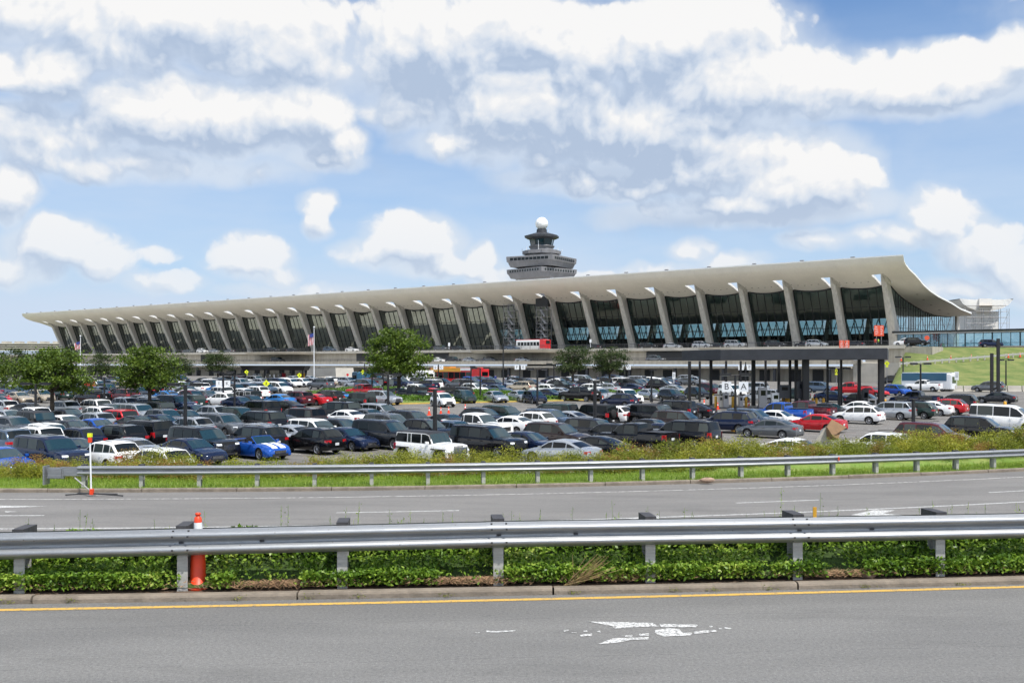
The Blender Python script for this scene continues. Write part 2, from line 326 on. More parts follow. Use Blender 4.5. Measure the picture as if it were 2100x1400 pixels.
seethru('rear_glass', (0.66, 0.86, 0.88), (0.6, 0.6, 0.6), 0.05, 0.03, 0)
seethru('end_glass', (0.40, 0.55, 0.58), (0.8, 0.95, 1.0), 0.16, 0.03, 0.03)
leafmat('leaf_tree', [(0.0, (0.036, 0.068, 0.012)), (0.45, (0.088, 0.145, 0.018)), (0.8, (0.155, 0.225, 0.028)), (1.0, (0.23, 0.30, 0.045))])
leafmat('leaf_tree_dark', [(0.0, (0.024, 0.042, 0.014)), (0.5, (0.050, 0.080, 0.022)), (1.0, (0.10, 0.135, 0.038))])
leafmat('leaf_ivy', [(0.0, (0.035, 0.085, 0.010)), (0.4, (0.115, 0.22, 0.02)), (0.75, (0.26, 0.39, 0.045)), (1.0, (0.44, 0.50, 0.11))], 0.3, 0.4)
leafmat('leaf_hedge', [(0.0, (0.045, 0.095, 0.01)), (0.5, (0.09, 0.18, 0.02)), (1.0, (0.15, 0.25, 0.03))])
leafmat('grass_blade', [(0.0, (0.13, 0.22, 0.025)), (0.5, (0.24, 0.35, 0.045)), (1.0, (0.38, 0.46, 0.09))], 0.4)
leafmat('shrub_green', [(0.0, (0.070, 0.095, 0.012)), (0.5, (0.19, 0.22, 0.022)), (0.85, (0.33, 0.36, 0.04)), (1.0, (0.40, 0.36, 0.06))])
leafmat('shrub_gold', [(0.0, (0.10, 0.12, 0.016)), (0.5, (0.27, 0.29, 0.03)), (0.85, (0.45, 0.43, 0.05)), (1.0, (0.50, 0.34, 0.07))])
leafmat('shrub_rust', [(0.0, (0.12, 0.10, 0.02)), (0.4, (0.26, 0.20, 0.04)), (0.75, (0.36, 0.20, 0.06)), (1.0, (0.42, 0.15, 0.08))])
# ------------------------------------------------------------------ mesh helpers
class MB:
    def __init__(s): s.v = []; s.f = []; s.m = []; s.sm = []
    def add(s, vs, fs, mi=0, smooth=False):
        k = len(s.v); s.v += [tuple(p) for p in vs]
        for f in fs: s.f.append(tuple(i + k for i in f)); s.m.append(mi); s.sm.append(smooth)
    def box(s, c, d, mi=0, rz=0.0, rx=0.0):
        M = Matrix.Rotation(rz, 3, 'Z') @ Matrix.Rotation(rx, 3, 'X'); c = Vector(c); h = [x / 2 for x in d]
        vs = [c + M @ Vector((sx * h[0], sy * h[1], sz * h[2])) for sz in (-1, 1) for sy in (-1, 1) for sx in (-1, 1)]
        s.add(vs, [(0, 2, 3, 1), (4, 5, 7, 6), (0, 1, 5, 4), (2, 6, 7, 3), (0, 4, 6, 2), (1, 3, 7, 5)], mi)
    def hexa(s, a, b, mi=0):        # two quads a (bottom) and b (top), 4 points each
        s.add(list(a) + list(b), [(3, 2, 1, 0), (4, 5, 6, 7), (0, 1, 5, 4), (1, 2, 6, 5), (2, 3, 7, 6), (3, 0, 4, 7)], mi)
    def tube(s, p, q, r1, r2=None, n=8, mi=0, cap=True):
        r2 = r1 if r2 is None else r2; p = Vector(p); q = Vector(q); d = (q - p)
        if d.length < 1e-6: return
        d.normalize(); a = d.orthogonal().normalized(); b = d.cross(a)
        vs = []
        for (c, r) in ((p, r1), (q, r2)):
            for i in range(n):
                t = 2 * math.pi * i / n; vs.append(c + a * (r * math.cos(t)) + b * (r * math.sin(t)))
        fs = [(i, (i + 1) % n, n + (i + 1) % n, n + i) for i in range(n)]
        s.add(vs, fs, mi, True)
        if cap: s.add(vs[:n], [tuple(range(n))[::-1]], mi); s.add(vs[n:], [tuple(range(n))], mi)
    def lathe(s, prof, n=16, mi=0, c=(0, 0, 0), axis='Z'):
        vs = []
        for (r, z) in prof:
            for i in range(n):
                t = 2 * math.pi * i / n; x, y = r * math.cos(t), r * math.sin(t)
                p = (x, y, z) if axis == 'Z' else (x, z, y)
                vs.append((p[0] + c[0], p[1] + c[1], p[2] + c[2]))
        fs = []
        for j in range(len(prof) - 1):
            for i in range(n):
                a, b = j * n + i, j * n + (i + 1) % n
                fs.append((a, b, b + n, a + n) if axis == 'Z' else (a, a + n, b + n, b))
        s.add(vs, fs, mi, True)
    def grid(s, rows, mi=0, smooth=True, flip=False):
        n = len(rows[0]); vs = [p for r in rows for p in r]; fs = []
        for j in range(len(rows) - 1):
            for i in range(n - 1):
                a = j * n + i; q = (a, a + 1, a + n + 1, a + n); fs.append(q[::-1] if flip else q)
        s.add(vs, fs, mi, smooth)
    def mesh(s, name, mats, sharp=None):
        me = bpy.data.meshes.new(name); me.from_pydata(s.v, [], s.f)
        for m in (mats if isinstance(mats, (list, tuple)) else [mats]): me.materials.append(MATS[m] if isinstance(m, str) else m)
        me.polygons.foreach_set('material_index', s.m); me.polygons.foreach_set('use_smooth', s.sm)
        me.update()
        if sharp: me.set_sharp_from_angle(angle=R(sharp))
        return me
    def build(s, name, mats, parent=None, sharp=None): return link(name, s.mesh(name, mats, sharp), parent)
def link(name, me, parent=None):
    o = bpy.data.objects.new(name, me); COL.objects.link(o)
    if parent is not None: o.parent = parent
    return o
def tag(o, label=None, cat=None, group=None, kind=None):
    if label: o['label'] = label
    if cat: o['category'] = cat
    if group: o['group'] = group
    if kind: o['kind'] = kind
    return o
def empty(name, loc=(0, 0, 0), rz=0.0):
    o = bpy.data.objects.new(name, None); COL.objects.link(o); o.location = loc; o.rotation_euler = (0, 0, rz); o.empty_display_size = 0.3
    return o
def children(o): return KIDS.get(o.name, [])
KIDS = {}
def copy_tree(o, parent=None, kids=None):
    c = o.copy(); COL.objects.link(c); c.parent = parent
    for ch in (kids or {}).get(o, []): copy_tree(ch, c, kids)
    return c
def kidmap(root):
    m = {}
    for o in bpy.data.objects:
        if o.parent: m.setdefault(o.parent, []).append(o)
    return m
# ------------------------------------------------------------------ surveyed ground
def lotz(Y): return -3.94 + 0.019 * Y
def on_lot(px, py):                           # bearing and drop read on the photograph -> place on the car-park plane
    Y = 14320.0 / (py - 718.0); return ((px - 1050) / FPX * Y, Y, lotz(Y))
def at(px, py, Y): return ((px - 1050) / FPX * Y, Y, CZ + (HOR - py) / FPX * Y)
def ext(fn, d, X, lim=26.0):
    if abs(X) <= lim: return fn(X)
    s = lim if X > 0 else -lim; return fn(s) + d(s) * (X - s)
def K1(X): return ext(lambda x: 12.66 + .091 * x + .0021 * x * x, lambda x: .091 + .0042 * x, X, 14)
def F1(X): return ext(lambda x: 36.1 + .175 * x + .00588 * x * x, lambda x: .175 + .01176 * x, X, 24)
def text_mesh(ch, size, name):
    cu = bpy.data.curves.new(name, 'FONT'); cu.body = ch; cu.size = size; cu.align_x = 'CENTER'; cu.align_y = 'CENTER'
    o = bpy.data.objects.new(name, cu); COL.objects.link(o); bpy.context.view_layer.update()
    me = bpy.data.meshes.new_from_object(o.evaluated_get(bpy.context.evaluated_depsgraph_get()))
    bpy.data.objects.remove(o); me.materials.clear(); return me
# ================================================================== GROUND, ROADS
XS = [x for x in range(-120, -24, 8)] + [x * 1.0 for x in range(-24, 27)] + [x for x in range(30, 200, 8)]
def strip(name, offs, mats, mi=0, xs=XS, curve=F1, smooth=True, kind='structure'):
    """offs: list of (offset from curve, z or function of X)"""
    b = MB(); rows = []
    for (o, z) in offs:
        rows.append([(x, curve(x) + o, z(x) if callable(z) else z) for x in xs])
    b.grid(rows, 0, smooth); ob = b.build(name, mats); tag(ob, kind=kind); return ob
# base sheet out to the horizon, below everything else
b = MB(); rows = []
gx = [-3000, -700, -260, -120, -60, 0, 60, 120, 200, 300, 700, 3000]
for (Y, z) in [(-400, -1.0), (-14, -0.8), (10, -0.8), (14, -1.0), (20, -1.9), (34, -2.2), (50, -3.6), (120, -1.9), (250, 0.5), (420, 0.6), (900, 0.6), (6000, 0.6)]:
    rows.append([(x, Y, z) for x in gx])
b.grid(rows); tag(b.build('ground', 'lawn'), kind='structure')
# near road
b = MB(); b.grid([[(x, -11.0, 0.0) for x in XS]] + [[(x, K1(x) * f, 0.0) for x in XS] for f in (0.3, 0.8, 1.0)]); tag(b.build('road', 'asphalt_near'), kind='structure')
# near kerb : bevelled concrete, in lengths
def kerb(name, curve, off, z0, h, w, mt, x0, x1, seg, zf=None):
    b = MB(); x = x0
    while x < x1:
        xe = min(x + seg, x1); ys = [x + 0.012, x + seg * .33, x + seg * .66, xe - 0.012]; dz = random.uniform(-0.008, 0.008)
        prof = [(0, -0.25), (0, h - 0.035), (0.012, h - 0.01), (0.035, h), (w, h), (w, -0.25)]
        rows = [[(xx, curve(xx) + off + p[0], (zf(xx) if zf else z0) + p[1] + (dz if p[1] > 0 else 0)) for xx in ys] for p in prof]
        b.grid(rows, 0, False)
        for xx, fl in ((ys[0], 0), (ys[-1], 1)):
            q = [(xx, curve(xx) + off + p[0], (zf(xx) if zf else z0) + p[1] + (dz if p[1] > 0 else 0)) for p in prof]
            b.add(q, [tuple(range(6)) if fl else tuple(range(6))[::-1]])
        x = xe
    return tag(b.build(name, mt), kind='structure')
kerb('kerb', K1, 0.0, 0.0, 0.088, 0.13, 'kerb', -30, 40, 3.05)
# yellow edge line and worn arrow on the near road
xs2 = [x * 0.5 for x in range(-60, 80)]
strip('road_edge_line', [(-0.36, 0.004), (-0.25, 0.004)], 'line_yellow', xs=xs2, curve=lambda X: K1(X) + 0.012 * (X + 6) * (1 if abs(X) < 14 else 0.6))
def flat_poly(name, pts, z, m, rag=0.0, seed=1, parent=None):
    rnd = random.Random(seed); out = []
    for i, p in enumerate(pts):
        q = pts[(i + 1) % len(pts)]; n = max(1, int(math.hypot(q[0] - p[0], q[1] - p[1]) / 0.05))
        for k in range(n):
            t = k / n; out.append((p[0] + (q[0] - p[0]) * t + rnd.uniform(-rag, rag), p[1] + (q[1] - p[1]) * t + rnd.uniform(-rag, rag) * .7, z))
    me = bpy.data.meshes.new(name); me.from_pydata(out, [], [tuple(range(len(out)))]); me.materials.append(MATS[m]); return link(name, me, parent)
def rd(px, py, z=0.0):
    Y = FPX * (CZ - z) / (py - HOR); return ((px - 1050) / FPX * Y, Y)
mk = MB(); rr = random.Random(4)
def blot(b, pts, z, rag):
    out = []
    for i, p in enumerate(pts):
        q = pts[(i + 1) % len(pts)]; n = max(1, int(math.hypot(q[0] - p[0], q[1] - p[1]) / 0.035))
        for k in range(n):
            t = k / n; out.append((p[0] + (q[0] - p[0]) * t + rr.uniform(-rag, rag), p[1] + (q[1] - p[1]) * t + rr.uniform(-rag, rag), z))
    b.add(out, [tuple(range(len(out)))])
for poly in [[(1204,1274),(1250,1275),(1335,1277),(1352,1284),(1300,1286),(1262,1289),(1256,1284)],[(1352,1279),(1430,1281),(1428,1286),(1356,1286)],
             [(1343,1292),(1372,1288),(1392,1290),(1400,1297),(1420,1297),(1414,1303),(1360,1305),(1344,1299)],
             [(1225,1321),(1256,1309),(1300,1307),(1331,1306),(1330,1311),(1290,1313),(1262,1318)],[(1281,1303),(1298,1302),(1296,1306),(1282,1306)],
             [(1188,1302),(1215,1299),(1213,1304),(1190,1305)],[(1156,1292),(1166,1291),(1166,1294),(1157,1295)],[(1172,1296),(1183,1296),(1183,1298),(1172,1298)],
             [(1424,1295),(1466,1291),(1470,1295),(1425,1300)],[(1474,1288),(1480,1288),(1480,1290),(1474,1290)],[(1486,1286),(1500,1288),(1496,1290),(1487,1288)],
             [(1196,1293),(1204,1292),(1204,1295),(1197,1295)],[(1224,1295),(1232,1293),(1232,1297)],[(1455,1283),(1462,1284),(1461,1286),(1455,1286)],
             [(996,1293),(1020,1294),(1056,1292),(1057,1294),(1020,1297),(998,1296)],[(974,1297),(984,1296),(983,1298),(975,1298)],[(1310,1300),(1330,1298),(1330,1303),(1312,1304)]]:
    blot(mk, [rd(*p) for p in poly], 0.005, 0.006)
tag(mk.build('road_arrow_marking', 'line_white'), kind='structure')
# median bed (soil), sloping down to the far carriageway
FR = -1.25
b = MB(); rows = []
for t, z in [(0, .06), (.12, .12), (.35, .20), (.5, .10), (.7, -.45), (1.0, -1.2), (1.12, -1.6)]:
    rows.append([(x, (K1(x) + .16) * (1 - t) + (F1(x) - 17) * t, z) for x in XS])
b.grid(rows); tag(b.build('median_bed', 'soil'), kind='structure')
strip('far_road', [(-17, FR), (-12, FR), (-8, FR), (-0.7, FR)], 'asphalt_far')
kerb('far_kerb', F1, -0.72, FR, 0.12, 0.18, 'kerb', -70, 90, 3.05)
LZ = FR + 0.004
strip('far_road_edge_line', [(-2.55, LZ), (-2.45, LZ)], 'line_worn', xs=xs2 + [44, 50, 60])
strip('lane_line', [(-8.62, LZ), (-8.48, LZ)], 'line_white', xs=[x * 0.8 for x in range(-40, 60)], curve=lambda X: F1(X))
strip('lane_line', [(-9.28, LZ), (-9.14, LZ)], 'line_white', xs=[x * 0.8 for x in range(-40, 3)])
for (xa, xb) in ((-4.9, -1.5), (6.7, 9.4), (-15, -12.8), (15.5, 18), (-24, -21)):
    strip('lane_dash', [(-6.2, LZ), (-6.08, LZ)], 'line_white', xs=[xa + (xb - xa) * k / 8 for k in range(9)])
mk = MB()
for poly in [[(1285,1063),(1330,1058),(1350,1057),(1352,1068),(1320,1067)],[(1744,1056),(1790,1046),(1836,1046),(1812,1053),(1880,1058),(1800,1059)],[(-40,1036),(96,1038),(10,1041),(-40,1042)],[(10,1048),(40,1049),(12,1050.5)]]:
    blot(mk, [rd(px, py, FR) for px, py in poly], LZ + .003, 0.01)
tag(mk.build('far_road_arrow_marking', 'line_white'), kind='structure')
# verge and bank down to the car park
def mound(x): return -1.30 + 0.45 / (1 + math.exp(-(x - 9) / 3.0))
VZ = [(-0.54, lambda x: FR + .08), (0.3, lambda x: FR + .03), (1.6, lambda x: FR + .02), (3.2, mound), (6.0, lambda x: mound(x) - .15), (9.0, lambda x: -2.2), (13.0, lambda x: -3.05), (14.5, lambda x: -3.25)]
strip('verge', VZ, 'grass_ground')
# car-park plane
b = MB(); rows = []
for Y in (46, 60, 80, 110, 150, 190, 214, 216): rows.append([(x, max(Y, F1(x) + 13.0) if Y < 80 else Y, lotz(max(Y, F1(x) + 13.0) if Y < 80 else Y)) for x in XS])
b.grid(rows); tag(b.build('parking_lot', 'asphalt_lot'), kind='structure')
rows = []; b = MB()
for Y in (214, 260, 330, 420): rows.append([(x, Y, lotz(min(Y, 250)) - .003) for x in [-330, -260, -200] + XS])
b.grid(rows); tag(b.build('access_road', 'asphalt_lot'), kind='structure')
# grassy bank on the right, up to the upper roadway
b = MB(); rows = []
hx = [0, 1.5, 6, 14, 28, 46, 76, 120, 180]
for k in range(9):
    t = k / 8; rows.append([(64 + 21 * t + x, 178 + 52 * t + (4 * (1 - t) if x > 10 else 0), CZ + (-3.32 + 8.4 * (t ** 1.05)) + (-4.0 * t * (1 - x / 1.5) if x < 1 else 0)) for x in hx])
b.grid(rows); tag(b.build('grass_bank', 'lawn'), kind='structure')
b = MB(); b.grid([[(x, Y, CZ + 5.09) for x in (84, 90, 100, 150, 240)] for Y in (229.5, 238, 250, 300)], 0, False); tag(b.build('upper_road', 'asphalt_lot'), kind='structure')
# ------------------------------------------------------------------ guardrails
WP = [(.312, .012), (.300, -.004), (.272, -.066), (.248, -.082), (.222, -.078), (.196, -.040), (.172, -.006), (.140, -.006), (.116, -.040), (.090, -.078), (.064, -.082), (.040, -.066), (.012, -.004), (0, .012)]
def beam(b, P, flip=1):
    """P: list of (x,y,z of beam bottom, nx, ny) with n the side away from traffic"""
    rows = []
    for (u, w) in WP: rows.append([(p[0] + p[3] * w * flip, p[1] + p[4] * w * flip, p[2] + u) for p in P])
    b.grid(rows, 0, True)
    rows = [[(q[0] + P[i][3] * .004 * flip, q[1] + P[i][4] * .004 * flip, q[2]) for i, q in enumerate(r)] for r in rows]
    b.grid(rows, 0, True, True)
def frame(curve, X, off):
    d = (curve(X + .1) - curve(X - .1)) / .2; n = math.hypot(1, d); nx, ny = -d / n, 1 / n
    return X + nx * off, curve(X) + ny * off, nx, ny, math.atan2(d, 1)
def guardrail(name, curve, off, zf, xstart, nsec, sp, label, cat='guardrail', two=False, height=.86, first_off=0):
    root = empty(name, (0, 0, 0)); tag(root, label, cat, 'guardrails along the roads')
    X = xstart; posts = []
    for k in range(nsec * 2 + 1):
        posts.append(X); d = (curve(X + .1) - curve(X - .1)) / .2; X += sp / math.hypot(1, d)
    for k in range(nsec):
        b = MB(); xa, xb = posts[2 * k], posts[2 * k + 2]; n = 6
        P = []
        lift = .0016 * (k % 2)
        for j in range(n + 1):
            xx = xa - .16 + (xb - xa + .30) * j / n; x, y, nx, ny, a = frame(curve, xx, off - .003 * (k % 2)); P.append((x, y, zf(xx) + height - .312 + lift + (0.0), nx, ny))
        beam(b, P)
        if two:
            P2 = [(p[0] + p[3] * .46, p[1] + p[4] * .46, p[2] - .05, p[3], p[4]) for p in P]; beam(b, P2, -1)
        o = b.build('rail_section', 'galvanised', root)
        # slots and bolts at the splice
        if two:
            def bolt(xx, dz, o2, d):
                h = MB(); x, y, nx, ny, a = frame(curve, xx, off - o2); h.box((x, y, zf(xx) + height - .312 + dz), d, 0, a); h.build('bolt', 'blockout', o)
            for xx in (xa, xa + .95): bolt(xx, .156, .014, (.055, .012, .018))
            for dx in (-.09, .09):
                for dz in (.295, .235, .075, .03): bolt(xa + dx, dz, .09 if dz in (.235, .075) else .03, (.022, .014, .022))
    for i, X in enumerate(posts):
        x, y, nx, ny, a = frame(curve, X, off); z = zf(X); lean = random.uniform(-.02, .02)
        b = MB(); dpt = .20
        for (o_, w_, t_) in ((.03, .125, .012), (.03 + dpt, .125, .012)):
            b.box((x + nx * (o_ + .02), y + ny * (o_ + .02), z + height / 2 - .17), (w_, t_, height - .10), 0, a)
        b.box((x + nx * .15, y + ny * .15, z + height / 2 - .17), (.012, dpt - .012, height - .10), 0, a)
        b.build('post', 'galvanised_dull', root)
        b = MB(); b.box((x + nx * (.16 if not two else .215), y + ny * (.16 if not two else .215), z + height - .13), (.14, .24 if not two else .40, .34), 0, a)
        b.build('blockout', 'blockout', root)
    return root, posts
r1, p1 = guardrail('guardrail', K1, 0.22, lambda X: (0.011 * max(X, -12) if X < 0 else 0.0), -0.12 - 1.905 * 6.0 + .0, 7, 1.905, 'galvanised steel guardrail along the kerb closest to the viewer, weathered grey', two=True)
r2, p2 = guardrail('guardrail', F1, 0.0, lambda X: FR + .02, -14.25, 14, 1.905, 'galvanised guardrail with end terminal, on the grass verge beyond the middle carriageway', height=.78)
# end terminal of the far rail
b = MB(); x, y, nx, ny, a = frame(F1, -15.45, 0)
b.box((x, y - .02, FR + .50), (.05, .42, .62), 0, a); b.box((x + .30, y + .03, FR + .56), (.55, .16, .36), 0, a); b.box((x + .30, y - .075, FR + .56), (.45, .05, .30), 0, a)
x, y, nx, ny, a = frame(F1, -14.6, 0); b.box((x, y, FR + .62), (.75, .07, .30), 0, a)
b.build('end_terminal', 'galvanised', r2)
b = MB(); b.tube((-14.3, 34.3, FR + .45), (-13.2, 33.2, FR + .03), .025); b.build('brace', 'galvanised_dull', r2)
# orange flags/reflectors
b = MB(); X = rd(1676, 1055, .86)[0]; x, y, nx, ny, a = frame(K1, X, .42); b.box((x, y, .90), (.045, .02, .13)); b.build('reflector', 'yellow_post', r1)
b = MB(); X = (1710 - 1050) / FPX * 39.5; x, y, nx, ny, a = frame(F1, X, -.10); b.box((x, y, FR + .68), (.05, .02, .14)); b.build('reflector', 'cone_orange', r2)
# ------------------------------------------------------------------ vegetation helpers
def leaf(b, c, s, rnd, mi=0, up=0.5, asp=.55):
    d = Vector((rnd.gauss(0, 1), rnd.gauss(0, 1), rnd.gauss(0, 1) * .8)).normalized()
    n = Vector((rnd.gauss(0, 1), rnd.gauss(0, 1), rnd.gauss(0, 1) + up * 2)); w = d.cross(n)
    if w.length < 1e-3: w = Vector((1, 0, 0))
    w = w.normalized() * (s * asp); d = d * s; c = Vector(c)
    b.add([c - d, c + w * .8 - d * .2, c + d, c - w * .8 - d * .2], [(0, 1, 2, 3)])
def leafy(name, m, pts, smin, smax, rnd, up=.5):
    b = MB()
    for p in pts: leaf(b, p, rnd.uniform(smin, smax), rnd, 0, up)
    return b.mesh(name, m)
# ivy ground cover of the median
rnd = random.Random(11); b = MB()
from mathutils import noise as mnoise
for k in range(100000):
    x = rnd.uniform(-7.6, 9.5); t = rnd.random() ** 1.9; off = .19 + t * 2.9
    hN = mnoise.noise(Vector((x * 1.1, off * 1.5, 3))) ; hM = mnoise.noise(Vector((x * 3.7, off * 4, 8)))
    y = K1(x) + off
    # lower edge laps the kerb unevenly; bare patches where the photo shows soil
    bare = (-3.35 < x < -2.55 and off < .5) or (-.9 < x < -.1 and off < .36) or (4.0 < x < 4.5 and off < .42)
    hgt = (.13 + .46 * min(1, (off - .12) / .75)) * (1 + .24 * hN + .14 * hM)
    if off > 1.1: hgt = .45 + .10 * hN + .05 * hM
    if off > 1.5: hgt -= (off - 1.5) * .26
    if bare and rnd.random() < .9: continue
    if abs(x + 3.81) < .17 and off < .50: continue
    if mnoise.noise(Vector((x * 2.3, off * .6, 21))) < -.28 and off < .55 and rnd.random() < .8: continue
    z = .10 + hgt * (1 - rnd.random() ** 2 * (.9 if off < .7 else .35))
    if x < 0 and off > .6: z += .017 * max(x, -8)
    leaf(b, (x + rnd.gauss(0, .02), y + rnd.gauss(0, .02), z), rnd.uniform(.015, .034) * (1 + .25 * min(1, off)), rnd, 0, .45, .68)
for k in range(9000):
    x = rnd.uniform(-14, 22); off = rnd.uniform(2.8, 6); leaf(b, (x, K1(x) + off, .0 - (off - 2.8) * .30 + rnd.random() * .15), rnd.uniform(.03, .06), rnd)
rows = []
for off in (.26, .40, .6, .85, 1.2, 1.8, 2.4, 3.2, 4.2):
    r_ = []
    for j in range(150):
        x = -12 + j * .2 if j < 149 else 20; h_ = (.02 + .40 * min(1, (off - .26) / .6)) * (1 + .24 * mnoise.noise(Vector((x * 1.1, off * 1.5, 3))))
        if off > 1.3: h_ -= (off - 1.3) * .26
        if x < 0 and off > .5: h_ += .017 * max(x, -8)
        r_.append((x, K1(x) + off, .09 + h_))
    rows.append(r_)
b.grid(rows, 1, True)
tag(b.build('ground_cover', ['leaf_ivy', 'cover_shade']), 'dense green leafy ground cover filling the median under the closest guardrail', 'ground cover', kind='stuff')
# stray sprigs that stick up above the cover
b = MB()
for k in range(110):
    x = rnd.uniform(-6.5, 7.5); y = K1(x) + rnd.uniform(.7, 1.7); z0 = .42; h = rnd.uniform(.24, .60) * (1.2 if rnd.random() < .15 else .8)
    q = Vector((x + rnd.gauss(0, .03), y, z0 + h)); b.tube((x, y, .3), q, .003, .002, 4)
    for j in range(int(h / .025)):
        f = j / (h / .025); c = Vector((x, y, z0)).lerp(q, f); leaf(b, c + Vector((rnd.gauss(0, .018), 0, 0)), rnd.uniform(.010, .019), rnd)
tag(b.build('weed_sprigs', 'leaf_ivy'), 'thin weed sprigs poking up behind the closest guardrail', 'weeds', kind='stuff')
# dry litter along the kerb
b = MB()
for k in range(5200):
    cx = rnd.choice((-3.0, -2.7, -.7, -.4, 1.15, 4.2, rnd.uniform(-7, 8), rnd.uniform(-7, 8), rnd.uniform(-7, 8))); x = cx + rnd.gauss(0, .30); off = .19 + abs(rnd.gauss(0, .14))
    b_l = .11 + rnd.random() * .10 * max(0, 1 - off); a_ = rnd.uniform(0, 3.14); s_ = rnd.uniform(.02, .06); c = Vector((x, K1(x) + off, b_l)); d = Vector((math.cos(a_), math.sin(a_), rnd.gauss(0, .5))) * s_
    b.add([c - d, c + Vector((0, .003, .004)), c + d, c - Vector((0, .003, .004))], [(0, 1, 2, 3)])
tag(b.build('dry_litter', 'dry_leaf'), 'tan dry leaves and stalks lying along the near kerb', 'leaf litter', kind='stuff')
# weeds growing in the kerb joint
b = MB()
for (px_) in (640, 745, 915, 500, 1180, 1385, 1465, 180, 60, 1590, 1800, 2010):
    X = (px_ - 1050) / FPX * 12.7
    for k in range(26): leaf(b, (X + rnd.gauss(0, .05), K1(X) - .02 + rnd.gauss(0, .012), .01 + abs(rnd.gauss(0, .03))), rnd.uniform(.008, .016), rnd)
tag(b.build('kerb_weeds', 'shrub_green'), 'small weeds rooted in the joint of the near kerb', 'weeds', kind='stuff')
# bundle of dead stalks
b = MB(); X0, Y0_, Z0 = at(1160, 1196, 12.95)
for k in range(26):
    a_ = rnd.gauss(.85, .22); l = rnd.uniform(.35, .78); q = (X0 + math.cos(a_) * l * 1.0 + rnd.gauss(0, .02), Y0_ + rnd.gauss(0, .06) - .10, Z0 + math.sin(a_) * l * .62)
    b.tube((X0 + rnd.uniform(-.03, .14), Y0_ + rnd.uniform(-.02, .02), Z0 - .02), q, .006, .0025, 5)
tag(b.build('dead_stalks', 'straw'), 'fan of dead straw-coloured stalks leaning in the median cover', 'dead branches')
# rocks
def rock(name, c, s, label, seed):
    rn = random.Random(seed); b = MB(); n = 12
    rows = []
    for i in range(8):
        ph = math.pi * i / 7; rows.append([(c[0] + s[0] * math.sin(ph) * math.cos(2 * math.pi * j / n) * (1 + .18 * math.sin(j * 2.7 + i)), c[1] + s[1] * math.sin(ph) * math.sin(2 * math.pi * j / n), c[2] + s[2] * math.cos(ph) * (1 + .15 * math.cos(j * 1.9))) for j in range(n + 1)])
    for r in rows: r[-1] = r[0]
    b.grid(rows, 0, False); tag(b.build(name, 'rock'), label, 'rock')
rock('rock', at(1782, 1178, 13.42), (.085, .06, .055), 'reddish rock lying in the median cover right of the orange reflector', 3)
rock('rock', at(1450, 984, 36.6), (.26, .12, .09), 'flat pale stone on the grass verge under the far guardrail', 5)
# grass verge
b = MB(); rnd = random.Random(5)
for k in range(60000):
    x = rnd.uniform(-21, 25); off = -.52 + rnd.random() ** 1.1 * 3.6; y = F1(x) + off
    h = rnd.uniform(.05, .12) * (1.6 if off > .1 and rnd.random() < .3 else 1); w = .010; a_ = rnd.uniform(0, 3.14); dx, dy = math.cos(a_) * w, math.sin(a_) * w
    z = FR + .05; b.add([(x - dx, y - dy, z), (x + dx, y + dy, z), (x + rnd.gauss(0, .03), y + rnd.gauss(0, .03), z + h)], [(0, 1, 2)])
tag(b.build('grass', 'grass_blade'), 'bright green mown grass strip under the far guardrail', 'grass', kind='stuff')
# ------------------------------------------------------------------ near channeliser cone, sign stand
Xc = (406 - 1050) / FPX * 12.74; t = empty('channeliser_cone', (Xc, 12.74, .06))
tag(t, 'tall orange channeliser cone with white band standing behind the near guardrail', 'traffic cone')
b = MB(); b.lathe([(.0, .0), (.13, .0), (.13, .05), (.095, .06), (.090, .34), (.064, .64), (.057, .71)], 20); b.build('lower_body', 'cone_orange', t)
b = MB(); b.lathe([(.057, .71), (.052, .76), (.048, .815)], 20); b.build('reflective_band', 'sign_white', t)
b = MB(); b.lathe([(.048, .815), (.041, .875), (.030, .885), (.024, .89), (.024, .90), (.034, .905), (.030, .93), (.0, .935)], 20); b.build('handle', 'cone_orange', t)
P = at(187, 1013, 33.0); t = empty('sign_stand', (P[0], P[1], FR + .01)); tag(t, 'tripod sign stand with white mast, yellow and orange lamp heads, at the far kerb', 'sign stand')
b = MB(); b.tube((0, 0, .08), (-.04, 0, 1.85), .028); b.build('mast', 'sign_white', t)
b = MB(); b.box((-.04, 0, 1.92), (.13, .10, .12)); b.build('yellow_lamp', 'yellow_sign', t)
b = MB(); b.box((-.035, 0, 1.77), (.10, .09, .16)); b.build('orange_lamp', 'cone_orange', t)
b = MB(); b.box((.02, 0, .14), (.11, .10, .18)); b.build('base_block', 'cone_orange', t)
for (dx, dy) in ((1.05, -.12), (-.85, .1), (.7, .35), (-.65, .55)):
    b = MB(); b.tube((0, 0, .09), (dx, dy, .03), .02); b.build('leg', 'trim', t)
